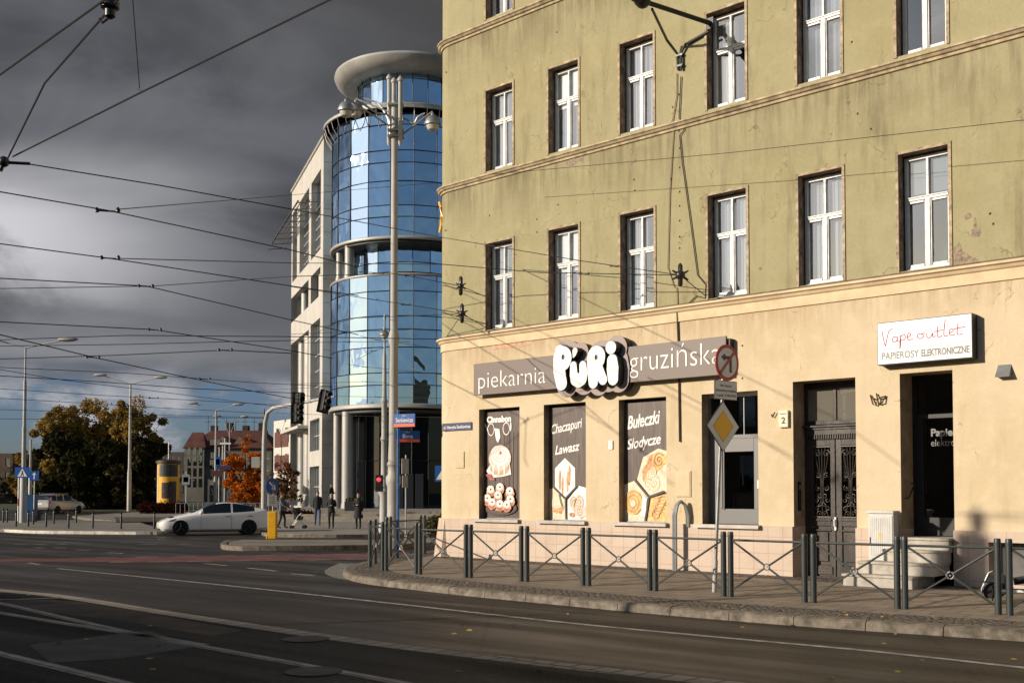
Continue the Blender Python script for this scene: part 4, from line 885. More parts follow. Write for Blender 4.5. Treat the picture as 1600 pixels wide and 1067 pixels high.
# ---- bracket lamp on the facade
pa = fw(*[*fac(1110, 37)][:1], 0, fac(1110, 37)[1]); s_, z_ = fac(1110, 37); s2, z2 = fac(1062, 110); sL, zL = fac(1004, 2, 1.7)
T = fthing('wall_lamp', 'black bracket lamp reaching out from the olive wall at the top edge', 'lamp', s_, 0, z_)
lp_ = (sL-s_, -1.7, zL-z_)
MB().tube([(0, 0, 0), (lp_[0]*.5, lp_[1]*.5, lp_[2]*.52), lp_], .05, 10).box(-.08, .08, -.02, 0, -.12, .12).build('arm', M['black'], T, True)
B0 = (s2-s_, -.06, z2-z_)
MB().tube([B0, (B0[0]-.02, -.06, B0[2]+.35), (B0[0]-.12, -.3, B0[2]+.6), (lp_[0]*.9, lp_[1]*.85, lp_[2]-.1)], .03, 8).tube([(B0[0]-.02, -.05, B0[2]+.02), (B0[0]-.02, 0, B0[2]+.02)], .03, 6).build('brace', M['steel'], T, True)
MB().tube([(B0[0]+.08, -.06, B0[2]-.03), (B0[0]+.08, -.06, B0[2]+.35), (B0[0]+.2, -.06, B0[2]+.5), (-.02, -.04, z2-z_+.62)], .03, 8).box(B0[0]-.04, B0[0]+.12, -.09, 0, B0[2]+.05, B0[2]+.09).box(B0[0]-.04, B0[0]+.12, -.09, 0, B0[2]+.28, B0[2]+.32).build('brace', M['steel'], T, True)
MB().lathe([(.02, .14), (.12, .1), (.17, .0), (.17, -.04), (.1, -.12), (.02, -.16)][::-1], lp_, 14).tube([(lp_[0], lp_[1]-.1, lp_[2]), (lp_[0]-.1, lp_[1]-.7, lp_[2]+.12)], .11, 10).build('lamp_head', M['dark'], T, True)
# cables down the wall
def wallcable(label, pts, r, m, o=.03):
    P = [fac(x, y, o) for x, y in pts]; s_, z_ = P[0]; T = fthing('wall_cable', label, 'cable', s_, 0, z_)
    MB().tube([(a-s_, -o-.0, b-z_) for a, b in P], r, 5).build('cable', m, T)
wallcable('pale cable running down the olive wall from the bracket lamp to the black insulator', [(1057,115),(1057,150),(1051,186),(1049,192),(1052,205),(1046,300),(1043,418),(1047,430),(1053,449),(1057,449),(1058,474),(1060,500)], .012, mat('cable_beige', (.40, .32, .22), .7))
wallcable('dark cable looping down the olive wall right of the pale one', [(1064,120),(1061,185),(1066,193),(1069,203),(1062,212),(1066,255),(1078,340),(1090,430),(1103,445),(1102,466),(1088,462),(1072,478)], .012, mat('cable_dark', (.06, .04, .03), .7))
wallcable('twin dark cable running down the cream wall behind the long bakery sign', [(1052,478),(1058,487),(1060,540),(1061,620),(1062,690)], .02, bpy.data.materials['cable_dark'])
# ---- road sign post on the pavement
b0 = gnd(1116, 926, .14); tp = at(1131, 560, b0.y); T = thing('road_sign_post', 'slim leaning post with no left turn disc, text plate and yellow priority diamond', 'traffic sign', b0)
MB().tube([(0, 0, 0), tuple(tp-b0)], .03, 10).build('post', M['galv'], T, True); MB().tube([(-.0, 0, 0), ((tp-b0)*.14)[:]], .04, 10).build('sleeve', M['concrete_pole'], T, True)
def signpart(T, name, x, y, Y, yaw, loc0, tilt=0.0):
    e = bpy.data.objects.new(name, None); return e
aS = math.radians(40); uS = Vector((math.cos(aS), math.sin(aS), 0)); nS = Vector((math.sin(aS), -math.cos(aS), 0))
def spart(mb, name, m, T, px_, py_, fwd=.05, yaw=aS):
    n_ = Vector((math.sin(yaw), -math.cos(yaw), 0)); p_ = at(px_, py_, b0.y)+n_*fwd
    o = mb.build(name, m, T); o.location = p_-T.location; o.rotation_euler = (0, 0, yaw); return o
def disc(r, y, n=36, y2=None): return [(r*math.cos(6.2832*i/n), r*math.sin(6.2832*i/n)) for i in range(n)]
W_ = mat('sign_dull_white', (.80, .79, .74), .5, var=.08)
R_ = .315
o = spart(MB().prism(disc(R_, 0), -.004, .012, ax='y'), 'no_left_turn_disc', M['red'], T, 1132.5, 567)
MB().prism(disc(R_*.81, 0), -.007, -.0045, ax='y').build('sign_face', W_, o)
mb = MB().box(.055, .115, -.010, -.0075, -.17, .06).box(-.06, .115, -.010, -.0075, .06, .115).prism([(-.06, .155), (-.06, .02), (-.17, .088)], -.010, -.0075, ax='y'); mb.build('arrow', M['black'], o)
q = MB().box(-.275, .275, -.0135, -.011, -.024, .024); o2 = q.build('slash', M['red'], o); o2.rotation_euler = (0, -math.radians(45), 0)
o = spart(MB().box(-.3, .3, -.004, .012, -.165, .165), 'text_plate', M['black'], T, 1130.5, 610)
MB().box(-.29, .29, -.006, -.0045, -.155, .155).build('sign_face', W_, o)
for i, (s_, w_) in enumerate((('Nie dotyczy', .30), ('komunikacji miejskiej', .54), ('w godz. 22:00-05:00', .52))): text(s_, M['black'], o, (-w_/2, -.0085, .06-i*.085), FR, w=w_, h=.055, ext=.0006)
def dia(r): return [(r, 0), (0, r), (-r, 0), (0, -r)]
o = spart(MB().prism(dia(.44), -.004, .012, ax='y'), 'priority_diamond', M['black'], T, 1126, 666)
MB().prism(dia(.425), -.0065, -.0045, ax='y').build('sign_face', W_, o); MB().prism(dia(.265), -.009, -.007, ax='y').build('diamond_center', M['signyellow'], o); MB().prism(dia(.275), -.0085+.0015, -.0068, ax='y').build('diamond_rim', M['black'], o)
# ---- street name signs on the blue pole
b1 = gnd(621.5, 871, .14); T = thing('street_sign_pole', 'thin blue pole with two blue and orange street name signs reading Sienkiewicza and Bema', 'street sign', b1)
top = at(621.5, 640, b1.y); MB().tube([(0, 0, 0), (0, 0, top.z-b1.z)], .038, 10).build('pole', mat('pole_blue', (.02, .12, .36), .5, var=.4, vs=9), T, True)
def ssign(x0, x1, yt, yb, Y, txt, yaw):
    p_ = at(x0, (yt+yb)/2, Y); W2 = (x1-x0)/F*Y/math.cos(yaw); H2 = (yb-yt)/F*Y
    o = MB().box(0, W2, -.012, .012, -H2/2, H2/2).build('name_sign', M['blue'], T, bevel=.003); o.location = p_-T.location; o.rotation_euler = (0, 0, yaw)
    MB().box(.004, W2-.004, -.0155, -.0125, -H2/2+.004, -H2/2+H2*.25).build('orange_band', M['orange'], o)
    text(txt, M['white'], o, (W2*.1 if len(txt) > 6 else W2*.3, -.016, -H2*.13), FR, w=W2*(.82 if len(txt) > 6 else .42), h=H2*.34, ext=.001, bold=.004)
    text('Osiedle' if False else 'Ołbin', M['white'], o, (W2*.4, -.016, H2*.31), FR, w=W2*.2, h=H2*.12, ext=.001)
    return o
ssign(615.5, 650, 647, 667.5, b1.y-.05, 'Sienkiewicza', math.radians(-25)); ssign(618, 655, 672.5, 690.5, b1.y+.06, 'Bema', math.radians(12))
# ================================================================ PEDESTRIAN BARRIERS
def barrier(xa, ya, xb, yb, label, lean=0.0):
    A, B = gnd(xa, ya, .14), gnd(xb, yb, .14); d = B-A; L_ = d.length; T = thing('pedestrian_barrier', label, 'barrier', A, math.atan2(d.y, d.x), 'grey steel pedestrian barriers')
    for x in (0, L_):
        p_ = MB().lathe([(.048, 0), (.048, 1.0), (.053, 1.0), (.053, 1.015), (.048, 1.015), (.048, 1.06), (.04, 1.08)], (x, 0, 0), 14).build('post', M['steel'], T, True)
    MB().tube([(.045, 0, .945), (L_-.045, 0, .945)], .019, 8).build('top_rail', M['steel'], T, True)
    c = (L_/2, 0, .53); r = .05; 
    for sx_, sz_ in ((-1, -1), (-1, 1), (1, -1), (1, 1)):
        e = (L_/2+sx_*(L_/2-.05), 0, .53+sz_*.39); dv = (Vector(e)-Vector(c)).normalized()
        MB().tube([tuple(Vector(c)+dv*r), e], .017, 7).build('diagonal_bar', M['steel'], T, True)
    n = 16; ring = [(c[0]+r*math.cos(6.2832*i/n), 0, c[2]+r*math.sin(6.2832*i/n)) for i in range(n+1)]
    MB().tube(ring, .013, 6).tube([(c[0], -.02, c[2]), (c[0], .02, c[2])], .012, 6).build('ring', M['galv'], T, True)
for a in ((578,885,598,891,'narrow steep barrier panel at the tip of the pavement nose'), (603.5,891.5,650.5,896.5,'second barrier panel from the tip, left of the tenement corner'), (656.5,897.3,728,902.3,'barrier panel straddling the left edge of the tenement'),
          (735.5,902.8,814.5,908.3,'barrier panel under the cinnamon roll poster'), (823.5,908.9,911,915),(920,915.8,1015.5,923),(1024.5,923.8,1131,932),(1142,932.8,1257.5,941.3),(1271.5,942.2,1402.5,951),(1414.5,951.8,1560,960.5),(1578,961.8,1735,971)):
    labs = {823.5: 'barrier panel under the hexagon bread poster', 920: 'barrier panel under the third poster with golden pastries', 1024.5: 'barrier panel in front of the bent pipe hoop', 1142: 'barrier panel between the sign post and the brown door', 1271.5: 'barrier panel in front of the pale grey cabinet', 1414.5: 'barrier panel in front of the stone steps', 1578: 'barrier panel cut off by the right edge of the photo'}
    barrier(*a[:4], a[4] if len(a) > 4 else labs[a[0]])
for a in ((586,880.5,604,871.5,'barrier panel behind the nose tip on the crossing side'), (610,869.5,657,865,'far barrier panel on the crossing side beside the blue pole'), (663,864.5,712,859.5,'farthest barrier panel partly hidden behind the tenement corner')): barrier(*a)
# scooter lying by the wall
g0 = gnd(1552, 938, .19); T = thing('electric_scooter', 'dark electric scooter with silver edged deck lying at the right edge', 'scooter', g0, math.radians(-22))
MB().tube([(-.02, .0, .12), (0, .0, .12)], .12, 18).build('wheel', M['black'], T, True)
mb = MB(); n = 12
for i in range(n+1): a_ = math.radians(-30+i*20)
arc = [(-.0-.17*math.cos(math.radians(a_)), .17*math.sin(math.radians(a_))+.14) for a_ in range(-40, 121, 16)]
arc2 = [(x*.82, (z-.14)*.82+.14) for x, z in arc][::-1]
MB().prism(arc+arc2, -.05, .05, ax='y').build('fender', mat('scooter_grey', (.10, .11, .12), .45), T, bevel=.006)
MB().prism([(-.12, .03), (-.16, .12), (-.06, .40), (.02, .44), (.2, .40), (.3, .2), (.1, .04)], .0, .09, ax='y').build('motor_cover', M['dark'], T, bevel=.02)
MB().tube([(-.155, -.01, .08), (-.165, -.01, .17), (-.10, -.01, .34), (-.06, -.01, .43), (.0, -.01, .46)], .012, 6).build('trim', M['galv'], T, True)
MB().box(.12, .95, -.1, .12, .15, .19).build('deck', M['dark'], T, bevel=.01); MB().box(.12, .95, -.108, -.101, .15, .185).build('deck_edge', M['white'], T)
MB().tube([(.3, .12, .3), (.6, .1, .36), (1.0, .05, .3)], .06, 8).build('stem', M['black'], T, True)
# ================================================================ GLASS TOWER with its pale stone wing
DC = 86.0; TC = at(638.7, 768, DC); TC.z = 0; RT = 121.5/F*DC; ZP = .62
def zf(y, r=None): return at(638.7, y, DC-(RT if r is None else r)).z
TW = thing('glass_office_tower', 'round blue glass office tower with a big overhanging disc roof and a pale stone wing', 'building', TC, 0)
tg_ = bpy.data.materials.new('tower_glass'); tg_.use_nodes = True; t = tg_.node_tree; t.nodes.clear()
c_ = NN(t, 'ShaderNodeTexCoord').outputs['Object']; n_ = NN(t, 'ShaderNodeTexNoise', {'Vector': NN(t, 'ShaderNodeMapping', {0: c_, 3: (.9, .9, .55)}).outputs[0], 'Scale': 1.0, 'Detail': 1.5}).outputs[0]
gl_ = NN(t, 'ShaderNodeBsdfGlossy', {'Color': (.52, .70, .92, 1), 'Roughness': .01, 'Normal': NN(t, 'ShaderNodeBump', {'Strength': .16, 'Distance': .25, 'Height': n_}).outputs[0]})
df_ = NN(t, 'ShaderNodeBsdfDiffuse', {0: (.008, .02, .045, 1)}); NN(t, 'ShaderNodeOutputMaterial', {0: NN(t, 'ShaderNodeMixShader', {0: .86, 1: df_.outputs[0], 2: gl_.outputs[0]}).outputs[0]})
M['tglass'] = tg_; M['mull'] = mat('dark_mullion', (.02, .022, .03), .4, .3); M['stone'] = mat('pale_stone', (.52, .49, .45), .7, var=.12, vs=.7)
M['tmetal'] = mat('pale_metal', (.40, .385, .36), .5, .2, var=.08, vs=1)
NP = 22; DA = 2*math.pi/NP; A0 = -math.pi/2+DA/2
def ringpts(r, n=NP, a0=A0): return [(r*math.cos(a0+DA*i), r*math.sin(a0+DA*i)) for i in range(n)]
random.seed(3)
def curtainwall(rows, r, name, mull=True):
    mb = MB(); mm = MB(); P_ = ringpts(r)
    for i in range(NP):
        a, b = P_[i], P_[(i+1) % NP]; nx, ny = math.cos(A0+DA*(i+.5)), math.sin(A0+DA*(i+.5))
        for z0_, z1_ in zip(rows, rows[1:]):
            j = [random.uniform(-.016, .016) for _ in range(3)]
            # tilt each pane a hair about its centre
            mb.quad((a[0]+nx*(j[0]+j[1]), a[1]+ny*(j[0]+j[1]), z0_), (b[0]+nx*(-j[0]+j[1]), b[1]+ny*(-j[0]+j[1]), z0_), (b[0]+nx*(-j[0]-j[1]), b[1]+ny*(-j[0]-j[1]), z1_), (a[0]+nx*(j[0]-j[1]), a[1]+ny*(j[0]-j[1]), z1_))
        mm.tube([(a[0]*1.004, a[1]*1.004, rows[0]), (a[0]*1.004, a[1]*1.004, rows[-1])], .035, 4)
    g_ = mb.build(name, M['tglass'], TW)
    for z_ in rows[1:-1]: mm.tube([(*p_, z_) for p_ in ringpts(r*1.003)+[ringpts(r*1.003)[0]]], .035, 4)
    mm.build('mullions', M['mull'], g_); return g_
up_rows = [zf(y) for y in (368, 338, 320, 282, 253, 234, 194, 178, 164)]
lo_rows = [zf(y) for y in (630, 601, 582, 542, 514, 493, 454, 427)]
curtainwall(lo_rows, RT+.03, 'glass_facade'); curtainwall(up_rows, RT, 'glass_facade')
curtainwall([zf(424, RT-1.4), zf(409, RT-1.4), zf(372, RT-1.4)], RT-1.4, 'recessed_glazing')
curtainwall([zf(158, RT-2.0), zf(122, RT-2.0), zf(105, RT-2)], RT-2.0, 'penthouse_glazing')
eg = curtainwall([ZP, ZP+3.6, zf(640, RT-1.7)], RT-1.7, 'entrance_glazing'); eg.data.materials.clear(); eg.data.materials.append(glassmat('entrance_glass', (0, 0, 0), (.5, .55, .6), .05, .6, base=(.008, .008, .010), see=False))
def ringslab(name, r0, r1, z0_, z1_, m, lip=.06): return MB().lathe([(.05, z0_), (r1-lip, z0_), (r1, z0_+lip), (r1, z1_-lip), (r1-lip, z1_), (.05, z1_)], (0, 0, 0), 66).build(name, m, TW, True)
ringslab('floor_ring', 0, RT+.10, zf(430), zf(426), M['tmetal']); ringslab('floor_ring', 0, RT+.10, zf(373), zf(368), M['tmetal']); ringslab('floor_ring', 0, RT+.14, zf(637), zf(630), M['tmetal'])
ringslab('soffit', 0, RT-.1, zf(378), zf(374), M['dark']); ringslab('soffit', 0, RT-.1, zf(644), zf(639), M['dark'])
ringslab('floor_ring', 0, RT+.05, zf(164), zf(159), M['tmetal'])
# slim louvre ring near the top
mb = MB(); zr = zf(166, RT+.6)
mb.lathe([(RT+.55, zr-.08), (RT+.7, zr-.08), (RT+.7, zr+.12), (RT+.55, zr+.12), (RT+.55, zr-.08)], (0, 0, 0), 66)
for i in range(44):
    a = 2*math.pi*i/44; c, s_ = math.cos(a), math.sin(a); mb.tube([(c*RT, s_*RT, zr-1.3), (c*(RT+.45), s_*(RT+.45), zr-.6), (c*(RT+.62), s_*(RT+.62), zr)], .035, 4).tube([(c*RT, s_*RT, zr), (c*(RT+.6), s_*(RT+.6), zr)], .03, 4)
mb.build('louvre_ring', M['tmetal'], TW)
# disc roof
hR = 118.5/F*DC+.0; zc = at(520, 134, DC).z
MB().lathe([(.05, zc-.45), (RT-2.2, zc-.55), (hR-1.45, zc-.62), (hR-1.0, zc-.60), (hR-.5, zc-.42), (hR-.15, zc-.12), (hR, zc+.22), (hR-.05, zc+.40), (hR-.22, zc+.48), (hR-.6, zc+.50), (.05, zc+.5)], (0, 0, 0), 80).build('disc_roof', mat('roof_metal', (.42, .41, .39), .5, .2, var=.25, vs=.6), TW, True)
# columns
def tcol(a, r, z0_, z1_, rr): 
    x, y = r*math.cos(a), r*math.sin(a); MB().lathe([(rr, z0_), (rr, z1_)], (x, y, 0), 20).lathe([(rr+.05, z0_), (rr+.05, z0_+.35)], (x, y, 0), 20).build('column', M['tmetal'], TW, True)
for a, rr in ((-2.72, .30), (-2.40, .42), (-.72, .42), (-.42, .3)):
    tcol(a, RT-.35, ZP, zf(640), rr); tcol(a, RT-.45, zf(427), zf(374), rr*.85)
for x in (-.6, .15, .9): MB().box(x, x+.62, -(RT-1.7)-.12, -(RT-1.7)-.05, ZP, ZP+2.6).build('door', M['mull'], TW)
# wing
WP = at(502.5, 768, 86.0); WP.z = 0; WU = Vector((-.34, .94, 0)).normalized(); WN = Vector((-WU.y, WU.x, 0)); 
if WN.dot(WP) > 0: WN = -WN
wing = Plane(WP, WU, WN)
WR = math.atan2(WU.y, WU.x)
WG = bpy.data.objects.new('stone_wing', None)
wl = Matrix.Translation(WP-TC) @ Matrix.Rotation(WR, 4, 'Z')         # local: x along wing away, -y or +y outward
osg = 1 if (Matrix.Rotation(WR, 3, 'Z') @ Vector((0, 1, 0))).dot(WN) > 0 else -1
def wz(x, y): return wing(x, y)
def wbuild(mb, name, m, **k):
    mb.v = [tuple(wl @ Vector((v[0], v[1]*osg, v[2]))) for v in mb.v]; return mb.build(name, m, TW, **k)
WL = wing(453, 768)[0]; ZT = wing(502.5, 222)[1]
def wt(x): return wing(x, 768)[0]
def wy(y, x=502.5): return wing(x, y)[1]
b1_, b2_, b3_ = (wt(498.5), wt(483.5)), (wt(480), wt(465.5)), (wt(461.5), wt(454.5))
zA0, zA1 = wy(387), wy(262); zB0, zB1 = wy(459), wy(414); zC0, zC1 = wy(622), wy(494); zD0, zD1 = wy(702), wy(651)
zE0, zE1 = ZP, wy(727)
ops = [(*b, zA0, zA1) for b in (b1_, b2_, b3_)]+[(b1_[0], b1_[1], zB0, zB1), (b2_[0], WL, zB0, zB1), (*b1_, zC0, zC1), (*b1_, zD0, zD1), (*b1_, zE0, zE1), (b2_[0]-.3, WL, ZP, zC1-.2)]
mb = MB()
S = sorted({0, WL, *[v for o in ops for v in o[:2]]}); wallcells(mb, 0, WL, 0, ZT, ops)
for o in ops: reveal(mb, o, -1.2 if False else -.55)
mb.quad((0, 0, 0), (0, -9, 0), (0, -9, ZT), (0, 0, ZT)).quad((0, 0, ZT), (WL, 0, ZT), (WL, -9, ZT), (0, -9, ZT)).quad((WL, 0, 0), (WL, -9, 0), (WL, -9, ZT), (WL, 0, ZT)).quad((0,-9,0),(WL,-9,0),(WL,-9,ZT),(0,-9,ZT))
wbuild(mb, 'stone_wall', M['stone'])
mb = MB()
for i in range(1, 16):
    z_ = ZT*i/16; mb.box(-.012, -.001, -9, .0, z_-.03, z_)
for i in range(1, 16):
    if 1: pass
wbuild(mb, 'stone_joints', mat('joint_dark', (.20, .17, .14), .9))  # dark joint lines between the stone courses
wbuild(MB().box(-.12, WL+.12, -9, .12, ZT, ZT+.22), 'roof_edge', M['tmetal'])
# glazing set back, with grid
mb = MB(); mm = MB()
for o in ops:
    dep = -2.6 if o in (ops[3], ops[4], ops[8]) else -.5
    mb.quad((o[0]-.2, dep, o[2]-.3), (o[1]+.2, dep, o[2]-.3), (o[1]+.2, dep, o[3]+.3), (o[0]-.2, dep, o[3]+.3))
    if dep > -1:
        nx = 5 if o[1]-o[0] > 3 else 4; nz = max(2, int((o[3]-o[2])/1.25))
        z1_ = o[3] if o[2] != zA0 else o[3]-2.3
        for i in range(1, nx): x = o[0]+(o[1]-o[0])*i/nx; mm.box(x-.05, x+.05, dep, dep+.09, o[2], z1_)
        for i in range(nz+1): z_ = o[2]+(z1_-o[2])*i/nz; mm.box(o[0], o[1], dep, dep+.1, z_-.05, z_+.05)
    else:
        mb.quad((o[0], dep, o[2]-.01), (o[1], dep, o[2]-.01), (o[1], -.5, o[2]-.01), (o[0], -.5, o[2]-.01)); mb.quad((o[0], dep, o[3]+.01), (o[1], dep, o[3]+.01), (o[1], -.5, o[3]+.01), (o[0], -.5, o[3]+.01))
wbuild(mb, 'glazing', glassmat('wing_glass', (0, 0, 0), (.6, .7, .8), .42, .9, base=(.02, .022, .025), see=False)); wbuild(mm, 'window_grid', mat('grid_grey', (.40, .40, .40), .5, .3))
wbuild(MB().box(b1_[0], b3_[1], -3.2, -.56, zA1-2.5, zA1-2.2), 'terrace_band', M['stone'])
# round columns of the wing
for x, zl, zh, r in ((478, zB0, zB1, .42), (462.5, zB0, zB1, .40), (471, ZP, zC1-.3, .62), (459.5, ZP, zC1-.3, .45), (489, zB0, zB1, .40)):
    c = wt(x); wbuild(MB().lathe([(r, zl), (r, zh)], (c, -.75, 0), 18), 'column', M['tmetal'], smooth=True)
wbuild(MB().box(b2_[0]-.3, WL+.2, -.4, .9, wy(662), wy(657)), 'entrance_canopy', M['stone'])
# louvre frame on the roof terrace
mb = MB()
for k in range(2): mb.tube([(b1_[1]-2.6, 1.5, wy(305)), (WL+2.5, 1.5, wy(305))], .07, 5)
for i in range(9): x = b1_[1]-2+i*2.3; mb.tube([(x, -.3, wy(305)+.25), (x, 1.5, wy(305))], .05, 5)
for i in range(4): mb.tube([(b1_[1]-2.6, .2+.33*i, wy(305)+.2-.045*i), (WL+2.5, .2+.33*i, wy(305)+.2-.045*i)], .05, 4)
wbuild(mb, 'louvre_frame', mat('louvre_grey', (.22, .21, .2), .5, .3))
# planter and plants at the tower foot
pl = at(538, 797, 72.0); T = thing('planter', 'dark box planter with grasses between the tower columns and the doors', 'planter', (pl.x, pl.y, ZP))
MB().box(0, 1.15, 0, .5, 0, .62).build('box', M['dark'], T, bevel=.02)
def leafcloud(mb, cs, n, s, m=0, flat=.0):
    for i in range(n):
        c, r = cs[random.randrange(len(cs))]; 
        while True:
            v = Vector((random.uniform(-1, 1), random.uniform(-1, 1), random.uniform(-1, 1)))
            if v.length < 1: break
        v = v*(.35+.65*random.random()**.3)/max(v.length, .3)*v.length**.3 if v.length > 0 else v
        if random.random() < .14: v = v*random.uniform(1.1, 1.5)
        p_ = Vector(c)+Vector((v.x*r[0], v.y*r[1], v.z*r[2])); a = Vector([random.gauss(0, 1) for _ in range(3)]).normalized(); b = a.cross(Vector([random.gauss(0, 1) for _ in range(3)])).normalized(); q_ = s*random.uniform(.6, 1.3)
        mb.add([p_-a*q_, p_+b*q_*.55, p_+a*q_, p_-b*q_*.55], [(0, 1, 2, 3)], m)
    return mb
def leafmat(name, c, c2, tr=.25):
    m = bpy.data.materials.new(name); m.use_nodes = True; t = m.node_tree; t.nodes.clear()
    cc = NN(t, 'ShaderNodeTexCoord').outputs['Object']; n = NN(t, 'ShaderNodeTexNoise', {'Vector': cc, 'Scale': .55, 'Detail': 5.}).outputs[0]
    k = MX(t, MR(t, n, .38, .62, 0, 1), c, c2); d = NN(t, 'ShaderNodeBsdfDiffuse', {0: k}); tl = NN(t, 'ShaderNodeBsdfTranslucent', {0: k})
    NN(t, 'ShaderNodeOutputMaterial', {0: NN(t, 'ShaderNodeMixShader', {0: tr, 1: d.outputs[0], 2: tl.outputs[0]}).outputs[0]}); return m
M['gold'] = leafmat('golden_leaves', (.42, .26, .07), (.20, .15, .04)); M['rust_leaf'] = leafmat('orange_leaves', (.62, .17, .02), (.28, .10, .02)); M['ever'] = leafmat('dark_foliage', (.026, .028, .013), (.050, .042, .018), .15)
M['bark'] = mat('bark', (.045, .034, .026), .95, var=.5, vs=4, bump=.5); M['redhedge'] = leafmat('red_hedge_leaves', (.06, .016, .012), (.035, .012, .01), .1); M['greenbush'] = leafmat('bush_leaves', (.05, .06, .018), (.10, .075, .02), .2)
leafcloud(MB(), [((.2+.2*i, .25, .68), (.18, .22, .22)) for i in range(5)], 260, .07).build('foliage', M['greenbush'], T)
def tree(label, x, yb, Y, w_px, ytop, leaf, name='broadleaf_tree', n=9000, ls=.30, bare=.25, group=None, cat='tree', low=.22):
    b = at(x, 768, Y); b.z = .05; k = Y/F; H = (768-ytop)*k+CZ; Wd = w_px*k/2; T = thing(name, label, cat, b, random.uniform(0, 6), group)
    mb = MB(); mb.tube([(0, 0, 0), (.1, .05, H*.2), (0, .1, H*.42), (.15, 0, H*.8)], [H*.028, H*.02, H*.015, H*.004], 8); cs = []
    for i in range(15):
        a = i*2.4+random.uniform(-.3, .3); z0_ = H*random.uniform(.18, .5); rr = Wd*random.uniform(.35, .80); z1_ = H*random.uniform(low+.13, .86); 
        lim = max(.25, math.sqrt(max(0, 1-((z1_/H-.5)/.52)**2))); rr *= lim
        e = (rr*math.cos(a), rr*math.sin(a), z1_); mb.tube([(0, .05, z0_), (e[0]*.5, e[1]*.5, (z0_+z1_)/2+H*.04), e], [H*.012, H*.008, H*.003], 6)
        q_ = Wd*random.uniform(.28, .42); cs.append((e, (q_, q_, q_*.8)))
        for _ in range(5):
            e2 = Vector(e)+Vector([random.gauss(0, 1) for _ in range(3)])*q_*.75; e2.z = min(e2.z, H*.96); mb.tube([e, tuple(e2)], [H*.003, H*.001], 4); cs.append((tuple(e2), (q_*.5, q_*.5, q_*.42)))
    cs.append(((.1, 0, H*.9), (Wd*.3, Wd*.3, H*.1))); mb.build('trunk', M['bark'], T, True)
    leafcloud(MB(), cs, n, ls).build('crown', leaf, T); return T
random.seed(21)
tree('tall golden autumn tree rising left of centre behind the dark evergreens', 152, 0, 128, 105, 620, M['gold'], n=26000, ls=.165)
tree('golden autumn tree with the highest crown, beside the tall street lamp', 214, 0, 124, 82, 617, M['gold'], n=26000, ls=.165)
tree('golden autumn tree low at the left end of the dark tree group', 92, 0, 126, 80, 632, M['gold'], n=20000, ls=.165)
tree('dark dense evergreen tree at the left of the park group', 102, 0, 112, 96, 676, M['ever'], 'evergreen_tree', n=22000, ls=.27, low=-.08)
tree('dark dense evergreen tree in the middle of the park group', 150, 0, 110, 90, 690, M['ever'], 'evergreen_tree', n=20000, ls=.27, low=-.08)
tree('dark dense evergreen tree right of the tall street lamp', 214, 0, 111, 90, 680, M['ever'], 'evergreen_tree', n=22000, ls=.27, low=-.08)
tree('small yellow leaved tree behind the left tram pole', 40, 0, 122, 44, 702, M['gold'], n=3500, ls=.25, low=.05)
tree('bright orange autumn tree in front of the red roofed tenement', 385, 0, 92, 72, 680, M['rust_leaf'], n=15000, ls=.12, low=.02)
tree('small bare brown tree beside the stone wing entrance', 446, 0, 84, 46, 716, leafmat('brown_leaves', (.16, .07, .02), (.09, .035, .015)), n=1700, ls=.12, low=.08)
tree('thin yellow green tree right of the advertising column', 268, 0, 118, 26, 722, leafmat('yellowgreen_leaves', (.12, .09, .015), (.06, .05, .012)), n=2200, ls=.2, low=.05)
def bush(name, label, cs, n, s, m, cat): 
    T = thing(name, label, cat, (cs[0][0][0], cs[0][0][1], .1)); c0 = Vector((cs[0][0][0], cs[0][0][1], .1))
    leafcloud(MB(), [(tuple(Vector(c)-c0), r) for c, r in cs], n, s).build('foliage', m, T)
    mb = MB()
    for c, r in cs[::2]: mb.tube([(c[0]-c0.x, c[1]-c0.y, 0), tuple(Vector(c)-c0)], .03, 5)
    mb.build('stem', M['bark'], T)
def gp(x, Y, z): p_ = at(x, 768, Y); return (p_.x, p_.y, z)
bush('hedge', 'low clipped dark red hedge in front of the yellow advertising column', [(gp(222+i*5, 88, .55), (.42, .4, .5)) for i in range(14)], 5200, .08, M['redhedge'], 'hedge')
bush('shrub', 'low dark bush with reddish top at the foot of the stone wing', [(gp(445+i*5.5, 68, .35), (.35, .5, .36)) for i in range(8)], 3000, .09, M['redhedge'], 'bush')
bush('shrub', 'small green bush peeking out at the tenement corner beyond the barriers', [(gp(676+i*6, 45, .5), (.35, .3, .42)) for i in range(4)], 900, .08, M['greenbush'], 'bush')
o = leafcloud(MB(), [((x, (178 if x < -52 else 262)+random.uniform(-12, 12)-abs(x)*.1, 2.2+random.random()*2), (4, 3, random.uniform(2.2, 4.5))) for x in range(-150, -20, 3)], 16000, .55).build('tree_line', M['ever']); tag(o, 'dark far off line of trees and bushes closing the square', 'trees', kind='stuff')
